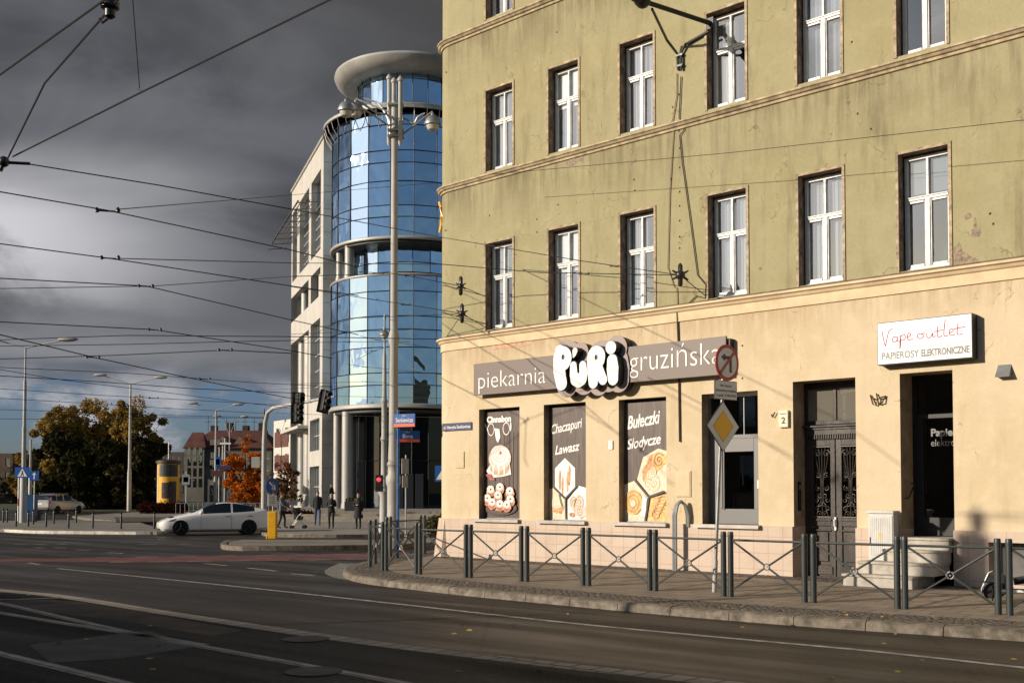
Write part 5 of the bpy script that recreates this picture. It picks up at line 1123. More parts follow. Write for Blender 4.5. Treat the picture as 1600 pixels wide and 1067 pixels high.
# ---- background buildings
def facedbuilding(name, label, x0, x1, yt, Y, wallm, roofm, nwx, nwz, roofh=0, dep=14, zbase=0, extra=None, skew=0.0):
    A, B = at(x0, 768, Y), at(x1, 768, Y+skew); A.z = B.z = 0; d = B-A; L_ = d.length; H = at(x0, yt, Y).z; T = thing(name, label, 'building', A, math.atan2(d.y, d.x))
    mb = MB(); wo = []
    for i in range(nwx):
        for j in range(nwz):
            cx_ = L_*(i+.5)/nwx; z_ = 1+(H-1.2)*(j+.5)/nwz; wo.append((cx_-L_/nwx*.21, cx_+L_/nwx*.21, z_-(H-1)/nwz*.3, z_+(H-1)/nwz*.26))
    wallcells(mb, 0, L_, 0, H, wo)
    for q_ in wo: reveal(mb, q_, .2)
    mb.quad((0, 0, 0), (0, dep, 0), (0, dep, H), (0, 0, H)).quad((L_, 0, 0), (L_, dep, 0), (L_, dep, H), (L_, 0, H)).quad((0, 0, H), (L_, 0, H), (L_, dep, H), (0, dep, H)).quad((0, dep, 0), (L_, dep, 0), (L_, dep, H), (0, dep, H))
    mb.build('wall', wallm, T)
    for q_ in wo:
        f = MB().box(q_[0], q_[1], .14, .2, q_[2], q_[2]+.08).box(q_[0], q_[1], .14, .2, q_[3]-.08, q_[3]).box((q_[0]+q_[1])/2-.05, (q_[0]+q_[1])/2+.05, .14, .2, q_[2]+.08, q_[3]-.08).build('window', M['white'], T)
        MB().quad((q_[0], .19, q_[2]), (q_[1], .19, q_[2]), (q_[1], .19, q_[3]), (q_[0], .19, q_[3])).build('pane', bpy.data.materials['wing_glass'], f)
    if roofh:
        e = .5; mb = MB(); r_ = min(dep*.4, L_*.2)
        mb.add([(-e, -e, H), (L_+e, -e, H), (L_+e, dep+e, H), (-e, dep+e, H), (r_, dep*.4, H+roofh), (L_-r_, dep*.4, H+roofh), (L_-r_, dep*.6, H+roofh), (r_, dep*.6, H+roofh)], [(0, 1, 5, 4), (1, 2, 6, 5), (2, 3, 7, 6), (3, 0, 4, 7), (4, 5, 6, 7), (0, 3, 2, 1)])
        R_ = mb.build('roof', roofm, T)
        for i in range(4):
            x = L_*(.22+.19*i); MB().box(x-.5, x+.5, dep*.4, dep*.5, H+roofh-1.2, H+roofh+.9+(.5 if i % 2 else 0)).build('chimney', M['bark'], R_)
    if extra: extra(T, L_, H, mb)
    return T
rt = mat('red_roof_tiles', (.10, .032, .022), .85, var=.4, vs=.8); gw = mat('dull_grey_plaster', (.17, .155, .13), .9, var=.3, vs=.3)
def ext1(T, L_, H, mb):
    # projecting left bay with its own lower roof, balconies and roof dormers
    b = MB(); b.box(.2, L_*.24, -1.2, -.01, 0, H+.0).build('bay', gw, T)
    MB().add([(0, -1.5, H), (L_*.26, -1.5, H), (L_*.26, 2, H), (0, 2, H), (L_*.06, 1, H+2.8), (L_*.19, 1, H+2.8)], [(0, 1, 5, 4), (1, 2, 5), (3, 0, 4), (2, 3, 4, 5)]).build('roof', rt, T)
    for j in range(4):
        for i in range(3):
            x = L_*(.05+.065*i); z_ = 2+(H-2)*(j+.35)/4; MB().box(x, x+.55, -1.23, -1.19, z_, z_+1.5).build('window', bpy.data.materials['wing_glass'], T)
    for i, x in enumerate((.42, .62)):
        d_ = MB(); xx = L_*x; d_.add([(xx-1, .6, H+.8), (xx+1, .6, H+.8), (xx, .6, H+2.2), (xx, 3.8, H+2.2)], [(0, 1, 2), (0, 2, 3), (1, 3, 2)]); d_.build('dormer', gw, T)
    for j in range(3): MB().box(L_*.3, L_*.42, -.9, -.01, 3+j*3.5, 3.9+j*3.5).build('balcony', gw, T)
    mb = MB()
    for i in range(7): x = L_*(.15+.11*i); mb.tube([(x, 6, H+2), (x, 6, H+5.5+random.random())], .05, 4).tube([(x-.6, 6, H+5), (x+.6, 6, H+5)], .04, 4)
    mb.build('aerial', M['dark'], T)
facedbuilding('red_roofed_tenement', 'grey four storey tenement with a red tiled hipped roof behind the orange tree', 289, 424, 700, 190, gw, rt, 8, 4, 3.4, 14, extra=ext1)
facedbuilding('low_brick_house', 'low dark brick building at the left edge behind the tram pole', -30, 19, 708, 165, mat('dark_brick', (.10, .065, .05), .9, var=.3, vs=.5), rt, 3, 3, 0)
def ext2(T, L_, H, mb):
    for j in range(3): MB().box(L_*.05, L_*.55, -.06, -.01, 1.6+j*2.6, 3.3+j*2.6).build('balcony', mat('brown_panels', (.12, .045, .035), .7, var=.4, vs=2) if 'brown_panels' not in bpy.data.materials else bpy.data.materials['brown_panels'], T)
facedbuilding('white_apartment_house', 'small white modern apartment house with brown balcony panels left of the stone wing', 427, 470, 658, 122, mat('bright_render', (.62, .58, .52), .8, var=.05), M['dark'], 3, 3, 0, 10, extra=ext2, skew=-6)
def spire(): 
    b = at(412, 768, 230); b.z = 0; T = thing('church_spire', 'thin dark pointed spire above the red roofs', 'tower', b); k = 230/F
    MB().lathe([(2.5, 0), (2.5, 8)], (0, 0, 0), 8).build('tower', gw, T); MB().lathe([(2.6, 8), (1.2, 13), (.4, 16), (.08, 19.5)], (0, 0, 0), 8).build('spire', M['dark'], T)
spire()
facedbuilding('long_grey_house', 'low grey building with rooftop chimneys between the evergreens and the red roofed tenement', 236, 292, 706, 205, mat('dim_wall', (.09, .075, .065), .9, var=.3, vs=.4), rt, 6, 3, 0)
# shade-casting row on the other side of the tram street, behind the camera
A = Vector((-54.2, 22.2, 0)); d_ = Vector((.78, -.625, 0)).normalized()
T = thing('street_side_tenement', 'long low dark building row on the opposite side of the tram street behind the viewer', 'building', A, math.atan2(d_.y, d_.x))
mb = MB().box(-10, 130, -14, 0, 0, 10.0); mb.build('wall', mat('opposite_wall', (.20, .17, .14), .9, var=.3, vs=.4), T)
mb = MB()
for i in range(40):
    for j in range(2): mb.box(-8+i*3.4, -6.8+i*3.4, .002, .02, 2+j*3.9, 4.1+j*3.9)
mb.build('windows', bpy.data.materials['wing_glass'], T)
# ================================================================ POLES, LAMPS, SIGNS
def twinlamp(label, x, yb, Y, ytop, arms, r, zb=.12, tram=False, name='street_lamp', curve=False):
    b = at(x, 768, Y); b.z = zb; H = at(x, ytop, Y).z-zb; T = thing(name, label, 'street lamp', b, 0)
    if tram: MB().lathe([(r, 0), (r, .3), (r*.95, H*.28), (r*.62, H*.31), (r*.6, H*.52), (r*.66, H*.53), (r*.5, H*.55), (r*.48, H*.8), (r*.3, H*.82), (r*.26, H)], (0, 0, 0), 14).build('pole', M['concrete_pole'], T, True)
    else: MB().lathe([(r, 0), (r*.95, H*.3), (r*.7, H*.34), (r*.45, H)], (0, 0, 0), 12).build('pole', M['concrete_pole'], T, True)
    for ax, ay in arms:
        e = at(ax, ay, Y)-b; s_ = 1 if e.x > 0 else -1; st = Vector((0, 0, H-.05)); e.y = -.2
        pts = [st, st+Vector((e.x*.12, 0, (e.z-H)*.2)), e] if not curve else catmull([st-Vector((0, 0, 1.5)), st-Vector((-s_*.5, 0, .3)), st+Vector((e.x*.5, 0, (e.z-H)*.7)), e], 4)
        MB().tube(pts, r*.22, 6).build('arm', M['concrete_pole'], T, True)
        L_ = max(.5, r*3.2); hd = MB().sphere((e.x, e.y, e.z), 1, sc=(L_, .2, .14)).build('lamp_head', M['tmetal'], T, True)
    return T
twinlamp('tall pale tram pole lamp with two angled arms at the far left', 36.5, 815, 62, 543, ((-14, 529), (108, 531)), .19, tram=True)
twinlamp('double armed lamp in front of the dark evergreens', 202, 799, 98, 600, ((158, 586), (252, 590)), .2)
twinlamp('double armed lamp standing before the red roofed tenement', 336.5, 795, 118, 641, ((302, 630), (373, 632)), .2)
twinlamp('small curved twin lamp just right of the lamp before the red roof', 358, 790, 130, 660, ((340, 650), (383, 651)), .13, curve=True)
# tall ornate tram pole with three pendant globes
Y = 36.0; b = at(614.5, 768, Y); b.z = .0; k = Y/F; T = thing('ornate_tram_pole', 'tall pale ornate tram pole carrying three bell shaped lamps on curved arms', 'street lamp', b)
def zz(y, YY=Y): return at(614.5, y, YY).z
MB().lathe([(.28, 0), (.28, .3), (.23, .34), (.20, zz(800)), (.20, zz(760)), (.25, zz(754)), (.25, zz(745)), (.19, zz(741)), (.185, zz(729)), (.22, zz(726)), (.18, zz(721)), (.155, zz(690)), (.145, zz(600)), (.14, zz(540)), (.18, zz(533)), (.18, zz(526)), (.125, zz(516)), (.115, zz(400)), (.11, zz(230)), (.11, zz(160))], (0, 0, 0), 18).build('pole', M['concrete_pole'], T, True)
for x, yt, yb_, yy in ((607, 118, 222, .15), (615.5, 126, 170, 0), (626, 126, 226, -.15)):
    p0_ = at(x, yb_, Y)-b; p1_ = at(x, yt, Y)-b; MB().lathe([(.02, p0_.z-.1), (.07, p0_.z), (.07, p1_.z-.1), (.10, p1_.z-.08), (.10, p1_.z+.0), (.02, p1_.z+.1)], (p0_.x, yy, 0), 10).build('tube', M['concrete_pole'], T, True)
for y in (205, 214, 165): MB().box(-.22, .3, -.18, .18, zz(y)-.03, zz(y)+.03).build('clamp', M['galv'], T)
def bell(x, y, yy):
    e = at(x, y, Y)-b; e.y = yy; MB().lathe([(.02, .30), (.05, .28), (.07, .2), (.16, .16), (.23, .06), (.28, -.06), (.28, -.12), (.26, -.12), (.2, -.14)][::-1], e, 18).build('lamp_head', M['galv'], T, True)
    MB().lathe([(.02, -.34), (.16, -.28), (.22, -.14), (.22, -.12)], e, 14).build('lamp_glass', mat('lamp_lens', (.5, .5, .47), .15, spec=.8) if 'lamp_lens' not in bpy.data.materials else bpy.data.materials['lamp_lens'], T, True)
    return e
for x, y, yy, yw, ax in ((552, 160, .6, 214, -.15), (546.5, 182, -.8, 208, -.15), (677, 195, -.3, 212, .24)):
    e = bell(x, y, yy); s_ = 1 if e.x > 0 else -1; w = Vector((ax, 0, zz(yw)))
    MB().tube([(ax, 0, e.z-.35+.0), (e.x, e.y, e.z+.34)], .028, 6).tube(catmull([w, (w.x+s_*.05, e.y*.1, w.z+.55), (w.x+s_*.4, e.y*.4, e.z-.0), (e.x*.62, e.y*.62, e.z+.2), (e.x*.8, e.y*.8, e.z+.3)], 5), .035, 6).build('arm', M['galv'], T, True)
# second smaller pole behind
Y = 47.0; b = at(600, 768, Y); b.z = .1; T = thing('slim_lantern_pole', 'smaller pale pole with one bell lantern behind the ornate tram pole', 'street lamp', b)
z_ = lambda y: at(600, y, Y).z-.1
MB().lathe([(.22, 0), (.22, .3), (.19, .4), (.19, z_(775)), (.27, z_(767)), (.16, z_(762)), (.14, z_(756)), (.13, z_(690)), (.17, z_(687)), (.12, z_(680)), (.12, z_(630)), (.16, z_(627)), (.1, z_(622)), (.08, z_(556)), (.05, z_(550)), (.04, z_(500)), (.07, z_(497)), (.02, z_(490))], (0, 0, 0), 14).build('pole', M['concrete_pole'], T, True)
MB().lathe([(.24, z_(524)-0), (.24, z_(523)), (.16, z_(519)), (.07, z_(516)), (.05, z_(512))], (0, -.05, 0), 16).build('lamp_head', M['galv'], T, True)
MB().lathe([(.05, z_(530)), (.16, z_(526)), (.18, z_(524))], (0, -.05, 0), 12).build('lamp_glass', bpy.data.materials['lamp_lens'], T, True)
# pedestrian red light on it
b = at(592, 751, 45.5); T = thing('pedestrian_signal', 'small black pedestrian traffic light showing red beside the slim pole', 'traffic light', b)
MB().box(-.16, .16, -.0, .2, -.45, .25).build('housing', M['black'], T, bevel=.02); MB().sphere((0, -.02, .05), .09, sc=(1, .4, 1)).build('lens', mat('red_lens', (.6, .02, .02), .4, emit=((1, .04, .05), 2.0)), T, True); MB().box(.16, .4, .06, .1, .1, .14).box(.16, .4, .06, .1, -.3, -.26).build('bracket', M['galv'], T)
# overhead arm with traffic lights
Y = 60.0; b = at(412.5, 768, Y); b.z = .1; T = thing('signal_mast', 'pale mast with a long curved arm carrying two black traffic light heads over the road', 'traffic light', b)
pt = [at(x, y, Y-(x-412)*.03)-b for x, y in ((412.5, 775), (413, 690), (414.5, 660), (418, 645), (427, 637), (445, 633.5), (480, 627.5), (523, 619))]; pt[0].z = 0
MB().tube(pt, [.17, .13, .12, .115, .11, .10, .09, .06], 10).build('mast', M['concrete_pole'], T, True)
def head(x, y, h, tl):
    c = at(x, y, Y-(x-412)*.03)-b; hd = MB().box(-.2, .2, -.18, .18, -h, h).build('signal_head', M['black'], T, bevel=.03); hd.location = c; hd.rotation_euler = (0, tl, .6)
    mb = MB()
    for i in (-1, 0, 1): mb.tube([(0, -.18, i*h*.62), (0, -.42, i*h*.62-.03)], .15, 10, caps=False).lathe([(.13, 0), (.13, .01)], (0, -.19, i*h*.62), 10)
    mb.build('visor', M['dark'], hd, True)
    MB().box(-.34, .34, .18, .2, -h-.08, h+.08).build('backboard', M['dark'], hd)
head(466, 645, .50, 0.0); head(468, 622, .26, 0.0); head(509, 627, .54, .2)
c = at(403, 722, Y)-b; MB().box(c.x-.35, c.x+.1, -.05, .05, c.z-.3, c.z+.3).build('box', M['tmetal'], T)
# keep-left island bollard
b = gnd(426, 842, .14); T = thing('island_bollard', 'yellow plastic traffic island post with round blue arrow sign and white plate', 'traffic sign', b)
MB().prism([(-.17, -.12), (.15, -.12), (.17, 0), (.15, .12), (-.17, .12), (-.13, 0)], 0, 1.02).box(-.22, -.165, -.13, .13, 0, .16).build('base', M['yellow'], T, bevel=.03)
MB().tube([(0, 0, 1.0), (0, 0, 2.1)], .025, 8).build('post', M['galv'], T, True)
def spt(mb, nm, m, dx_, dz_, yaw=.9, fwd=-.04): o = mb.build(nm, m, T); o.location = (dx_+math.sin(yaw)*-fwd*.5, fwd, dz_); o.rotation_euler = (0, 0, yaw); return o
o = spt(MB().prism(disc(.3, 0, 28), -.004, .01, ax='y'), 'round_sign', M['blue'], -.04, 1.95)
MB().prism([(-.16, .12), (.02, -.04), (-.05, -.11), (.17, -.15), (.13, .06), (.06, 0), (-.11, .17)], -.008, -.005, ax='y').build('arrow', M['white'], o); MB().prism(disc(.285, 0, 28), -.0048, -.0042, ax='y').build('face', M['blue'], o)
o = spt(MB().box(-.2, .2, -.004, .01, -.2, .2), 'white_plate', M['white'], -.03, 1.42); 
for i in range(4): MB().box(-.15, .15, -.007, -.005, .1-i*.07, .125-i*.07).build('text_line', M['galv'], o)
# blue signs on the left
b = gnd(36, 816, .12); T = thing('pedestrian_crossing_sign', 'blue square pedestrian crossing sign fixed low on the left tram pole', 'traffic sign', at(35, 738, 61.4))
MB().box(-.42, .42, -.01, .01, -.3, .3).build('panel', M['blue'], T, bevel=.004); MB().prism([(-.27, -.22), (.27, -.22), (0, .24)], -.014, -.011, ax='y').build('triangle', M['white'], T)
MB().sphere((.0, -.018, .08), .035, sc=(1, .1, 1)).prism([(-.03, .04), (.04, .04), (.05, -.06), (.1, -.19), (.05, -.19), (0, -.08), (-.06, -.19), (-.11, -.19), (-.04, -.04)], -.018, -.015, ax='y').build('walking_figure', M['black'], T)
T = thing('one_way_sign', 'blue rectangular one way sign with a white up arrow right of the left tram pole', 'traffic sign', gnd(53, 816, .12))
q = at(53.5, 743, 62)-T.location; MB().tube([(0, 0, 0), (0, 0, q.z+.2)], .035, 8).build('post', M['galv'], T, True); MB().box(-.27, .27, -.06, -.04, q.z-.27, q.z+.27).build('panel', M['blue'], T)
MB().prism([(-.035, q.z-.2), (.035, q.z-.2), (.035, q.z+.06), (.12, q.z+.06), (0, q.z+.2), (-.12, q.z+.06), (-.035, q.z+.06)], -.066, -.062, ax='y').build('arrow', M['white'], T)
T = thing('info_board', 'tall dark blue box beside the foot of the left tram pole', 'board', gnd(43, 815, .12)); MB().box(-.4, .4, 0, .45, .35, 1.6).build('blue_panel', mat('deep_blue_panel', (.008, .06, .17), .4), T, bevel=.02); MB().box(-.38, .38, .02, .43, 0, .35).build('base', M['dark'], T)
T = thing('litter_bin', 'dark litter bin on the left island beside the blue box', 'bin', gnd(58, 813, .12)); MB().lathe([(.2, 0), (.24, .5), (.24, .6), (.2, .62)], (0, 0, 0), 14).build('bin', M['dark'], T, True)
T = thing('striped_pole', 'thin red and white guard post in front of the left tram pole', 'post', gnd(28.5, 814, .12)); H_ = at(28, 745, 62).z
for i in range(6): MB().tube([(0, 0, H_*i/6), (0, 0, H_*(i+1)/6)], .055, 8).build('band', M['red'] if i == 2 else M['white'], T, True)
T = thing('white_post', 'plain white tall post right behind the left tram pole', 'post', gp(47, 75, .1)); H_ = at(47, 689, 75).z
MB().lathe([(.12, 0), (.12, H_*.5), (.07, H_*.52), (.07, H_)], (0, 0, 0), 10).build('post', M['concrete_pole'], T, True)
# crossing sign behind the tenement corner
b = at(686, 768, 35.0); b.z = .1; T = thing('crossing_sign', 'blue square crossing sign peeking out from behind the tenement corner', 'traffic sign', b); q = at(686, 740, 35)-b
MB().tube([(.12, 0.05, 0), (.12, 0.05, q.z+.3)], .03, 8).build('post', M['galv'], T, True); MB().box(-.13, .4, -.01, .01, q.z-.25, q.z+.26).build('panel', M['blue'], T, bevel=.004); MB().prism([(-.1, q.z-.19), (.32, q.z-.19), (.13, q.z+.18)], -.015, -.011, ax='y').build('triangle', M['white'], T)
# back of paired signs seen edge on, right of the blue pole
b = at(634, 768, 40.0); b.z = .1; T = thing('edge_on_signs', 'pair of pale signs seen edge on before the dark tower entrance', 'traffic sign', b)
q = at(630, 736, 40)-b; MB().tube([(0, 0, 0), (0, 0, q.z+.6)], .03, 8).build('post', M['galv'], T, True)
for z0_, h, yw in ((q.z+.18, .28, 1.25), (q.z-.38, .22, 1.35)): o = MB().box(-.3, .3, -.012, .012, -h, h).build('panel', M['tmetal'], T); o.location = (-.02, -.06, z0_); o.rotation_euler = (.0, 0, yw)
# advertising column
b = at(263, 768, 97.0); b.z = .1; k = 95/F; T = thing('advertising_column', 'yellow advertising column with a dark cap behind the red hedge', 'advertising column', b)
HH = at(263, 726, 95).z; MB().lathe([(.95, 0), (.95, HH)], (0, 0, 0), 24).build('drum', mat('ad_yellow', (.78, .40, .02), .6, var=.2, vs=1), T, True)
MB().lathe([(.98, HH), (1.1, HH+.05), (1.1, HH+.3), (.4, HH+.45)], (0, 0, 0), 24).build('cap', M['dark'], T, True); MB().tube([(0, 0, HH+.4), (0, 0, HH+2.0)], .05, 6).build('finial', M['galv'], T)
mb = MB()
for a0, a1, z0_, z1_ in ((-1.9, -1.2, 1.2, 2.6), (-1.2, -.5, .8, 2.7)):
    n = 6; mb.add([(.965*math.cos(a0+(a1-a0)*i/n), .965*math.sin(a0+(a1-a0)*i/n), z) for z in (z0_, z1_) for i in range(n+1)], [(i, i+1, n+2+i, n+1+i) for i in range(n)])
mb.build('poster', mat('dark_poster', (.05, .035, .03), .6, var=.6, vs=4), T)
mb = MB(); n = 8; mb.add([(.966*math.cos(-2.2+1.9*i/n), .966*math.sin(-2.2+1.9*i/n), z) for z in (HH-1.1, HH-.05) for i in range(n+1)], [(i, i+1, n+2+i, n+1+i) for i in range(n)]); mb.build('top_poster', M['dark'], T)
mb = MB(); n = 4; mb.add([(.966*math.cos(-2.75+.35*i/n), .966*math.sin(-2.75+.35*i/n), z) for z in (.1, HH-.1) for i in range(n+1)], [(i, i+1, n+2+i, n+1+i) for i in range(n)]); mb.build('lit_strip', mat('ad_pale', (.6, .5, .38), .6), T)  # sunlit left flank of the drum painted as a pale strip
# bus stop signs etc near the red roof
def postsign(label, x, Y, parts, ptop, name='direction_sign', r=.05):
    b = at(x, 768, Y); b.z = .1; T = thing(name, label, 'sign', b); MB().tube([(0, 0, 0), (0, 0, at(x, ptop, Y).z)], r, 6).build('post', M['concrete_pole'], T, True)
    for x0, x1, y0, y1, m in parts:
        p_, q_ = at(x0, y1, Y)-b, at(x1, y0, Y)-b; MB().box(p_.x, q_.x, -.12, -.08, p_.z, q_.z).build('panel', m, T)
postsign('blue and white stop sign with a dark red board before the tenement', 342, 90, [(337, 346, 713, 728, M['blue']), (338, 344, 717, 726, M['white']), (340, 361, 727.5, 733.5, M['navy']), (330, 348, 735, 744, mat('dark_red', (.06, .008, .01), .6))], 700)
postsign('grey rectangular sign on a post right of the yellow column', 291, 96, [(285, 297, 741, 757, M['galv']), (287, 295, 745, 753, M['concrete_pole'])], 738)
postsign('slender white pole with a short white crossbar before the tenement', 351, 100, [(344, 361, 691.5, 694, M['white'])], 686, r=.08)
postsign('slender white pole without any board beside the crossbar pole', 347.5, 99, [], 697, r=.07)
postsign('short white pole in front of the grey tenement', 326, 99, [], 750, r=.08)
T = thing('bus', 'small dark blue vehicle shape half hidden behind the white saloon car', 'vehicle', gp(366, 88, 0)) if False else None
# railing behind the car
b = at(275, 768, 74); b.z = .1; T = thing('railing', 'low grey railing behind the white saloon car', 'railing', b); mb = MB(); L_ = 7.5
for i in range(26): mb.tube([(i*.3, 0, 0), (i*.3, 0, 1.0)], .014, 4)
mb.build('bars', M['galv'], T); MB().tube([(0, 0, 1.0), (L_, 0, 1.0)], .025, 5).tube([(0, 0, .15), (L_, 0, .15)], .02, 5).build('rails', M['galv'], T)
# bollards on the left island
for i, (x, y, lab) in enumerate(((5,816,'nearest the left edge'),(11,816,'second from the left edge'),(25,822.5,'left of the striped post'),(44,822,'in front of the blue box'),(52,819,'just right of the blue box'),(72,823,'left of the white estate car'),(84,818,'under the rear of the estate car, set back'),(107,825,'under the front of the estate car'),(119,816.5,'right of the estate car, set back'),(145,825,'between estate car and street lamp'),(189,826,'just left of the double armed lamp'),(241,826,'closest to the nose of the white saloon car'))):
    b = gnd(x, y, .12); 
    if i == 0:
        B0_ = thing('bollard', 'thin black bollard '+lab, 'bollard', b, 0, 'black bollards on the left island'); MB().lathe([(.05, 0), (.05, .68), (.035, .70), (.055, .73), (.055, .78), (.02, .82)], (0, 0, 0), 10).build('post', M['black'], B0_, True); MB().lathe([(.052, .64), (.052, .67)], (0, 0, 0), 10).build('ring', M['galv'], B0_, True)
    else: c = copy_tree(B0_); c.location = b; c['label'] = 'thin black bollard '+lab
# ================================================================ CARS
def car(name, label, loc, rz, L, prof, W2, wheels, paint, glassz, plate, rails=False, wr=.335, dark_roof=False):
    T = thing(name, label, 'car', loc, rz)
    # prof: list of (x, zbottom, zbelt, zroof, halfwidth scale, roof half width) -> lofted sections, front at x=0
    N = 60; X = [L*i/N for i in range(N+1)]; px_ = [p[0] for p in prof]
    ip = lambda k, x: float(np.interp(x, px_, [p[k] for p in prof]))
    sm = lambda k, x: (ip(k, x-.06)+ip(k, x)+ip(k, x+.06)+ip(k, x-.12)+ip(k, x+.12))/5
    mb = MB(); nS = 0
    for x in X:
        x = min(max(x, 0), L); zb, zw, zt, hw, rw = (sm(k, x) for k in range(1, 6)); zt = max(zt, zw+.005); h = W2*hw
        sec = [(0, zb), (h*.86, zb), (h*.985, zb+.10), (h, zb+(zw-zb)*.45), (h*.99, zb+(zw-zb)*.72), (h*.955, zw-.03), (h*.93, zw), (h*rw+(h*.93-h*rw)*.12, zt-(zt-zw)*.12), (h*rw*.93, zt-.02*(zt > zw+.1)), (0, zt)]
        nS = len(sec); 
        for s_, z_ in sec: mb.v.append((x, -s_, z_))
        for s_, z_ in sec: mb.v.append((x, s_, z_))
    f2 = []
    for i in range(N):
        xm = (X[i]+X[i+1])/2
        for side in (0, 1):
            for j in range(nS-1):
                a = i*2*nS+side*nS+j; b_ = (i+1)*2*nS+side*nS+j; m_ = 0
                if j == 6 and glassz[0] < xm < glassz[1] and not any(p0_ < xm < p1_ for p0_, p1_ in glassz[4]): m_ = 1
                if j >= 7 and (glassz[2][0] < xm < glassz[2][1] or glassz[3][0] < xm < glassz[3][1]): m_ = 1
                if j >= 8 and dark_roof and glassz[2][1]-.1 < xm < glassz[3][0]: m_ = 1
                if j in (0,): m_ = 2
                mb.f.append((a, b_, b_+1, a+1)); mb.m.append(m_)
    mb.f.append(tuple(range(nS))+tuple(range(2*nS-2, nS, -1))); mb.m.append(0); o_ = N*2*nS; mb.f.append(tuple(o_+q for q in range(nS))+tuple(o_+q for q in range(2*nS-2, nS, -1))); mb.m.append(0)
    body = mb.build('body', [paint, M['carglass'], M['black']], T, False)
    bm = bmesh.new(); bm.from_mesh(body.data); bmesh.ops.remove_doubles(bm, verts=bm.verts, dist=1e-4); bmesh.ops.recalc_face_normals(bm, faces=bm.faces); bm.to_mesh(body.data); bm.free()
    for wx in wheels:
        cy = MB().tube([(wx, -W2-.3, wr+.02), (wx, W2+.3, wr+.02)], wr+.075, 28).build('cut', M['black']); md = body.modifiers.new('b', 'BOOLEAN'); md.object = cy; md.operation = 'DIFFERENCE'; md.solver = 'EXACT'
        me = evalmesh(body); body.modifiers.clear(); body.data = me; bpy.data.objects.remove(cy)
    body.data.polygons.foreach_set('use_smooth', [True]*len(body.data.polygons)); body.data.set_sharp_from_angle(angle=math.radians(32))
    for wx in wheels:
        MB().box(wx-.42, wx+.42, -W2+.22, W2-.22, .14, .8).build('wheel_well', M['black'], T)
        for s_ in (-1, 1):
            y = s_*(W2-.10); w = MB().tube([(wx, y-.105, wr), (wx, y+.105, wr)], wr, 26).build('wheel', M['tyre'], T, True)
            mb = MB(); yy = y+s_*.108
            for i in range(5):
                a = i*1.2566+.3; mb.tube([(wx, yy, wr), (wx+.2*math.cos(a), yy, wr+.2*math.sin(a))], [.05, .035], 6)
            mb.tube([(wx+.215*math.cos(i*.3142), yy, wr+.215*math.sin(i*.3142)) for i in range(21)], .016, 6); mb.build('rim', M['rim'], w, True)
    return T, body
M['carpaint'] = mat('white_car_paint', (.90, .89, .87), .25, spec=.5, coat=.5); M['carglass'] = glassmat('car_glass', (0, 0, 0), (.5, .53, .56), .12, .7, base=(.012, .013, .014), see=False)
M['tyre'] = mat('tyre_rubber', (.010, .010, .010), .85); M['rim'] = mat('dark_rim', (.02, .02, .021), .4, .6); M['suvpaint'] = mat('silver_car_paint', (.40, .40, .40), .25, .2, coat=.5)
prof = [(0, .32, .50, .50, .62, .8), (.06, .22, .58, .60, .80, .8), (.3, .18, .66, .70, .93, .8), (.8, .17, .78, .84, .98, .78), (1.25, .17, .86, .93, 1, .72), (1.5, .17, .90, 1.02, 1, .70), (2.0, .17, .93, 1.28, 1, .68), (2.45, .17, .95, 1.42, 1, .70), (2.8, .17, .96, 1.445, 1, .70), (3.3, .17, .98, 1.41, 1, .69), (3.8, .17, 1.01, 1.29, .99, .68), (4.25, .18, 1.05, 1.15, .97, .72), (4.55, .22, 1.06, 1.10, .93, .85), (4.68, .3, 1.0, 1.02, .86, .85), (4.72, .42, .8, .8, .78, .8)]
cl = gnd(247, 834.5); ang = math.radians(4)
# the front is at the left end and turned a little towards the camera
T, body = car('white_saloon_car', 'low white electric saloon car with dark wheels driving left across the junction', (cl.x+.30, cl.y-1.0, 0), math.radians(22), 4.72, prof, .93, (.88, 3.76), M['carpaint'], (1.78, 4.05, (1.35, 2.35), (3.55, 4.4), [(2.98, 3.03)]), None, dark_roof=True)
for s_ in (-1, 1):
    MB().add([(.28, s_*.80, .62), (.72, s_*.905, .74), (.70, s_*.91, .69), (.34, s_*.84, .585)], [(0, 1, 2, 3)]).build('headlight', M['dark'], T)
    MB().sphere((1.72, s_*1.02, .98), .1, sc=(.9, 1.0, .7)).build('mirror', M['carpaint'], T, True)
    for hx in (2.75, 3.72): MB().box(hx, hx+.2, s_*.925-.015, s_*.925+.015, .80, .825).build('door_handle', M['dark'], T)
    mb = MB()
    for hx in (1.72, 3.0): mb.box(hx, hx+.008, s_*.93-.006, s_*.93+.006, .3, .93)
    mb.build('door_seam', M['dark'], T)
    MB().box(1.3, 3.35, s_*.90-.03, s_*.90+.03, .16, .21).build('sill', M['black'], T)
MB().box(-.015, .01, -.26, .26, .40, .51).build('number_plate', mat('plate_green', (.42, .60, .30), .5), T); MB().box(-.005, .06, -.62, .62, .26, .31).build('air_intake', M['black'], T)
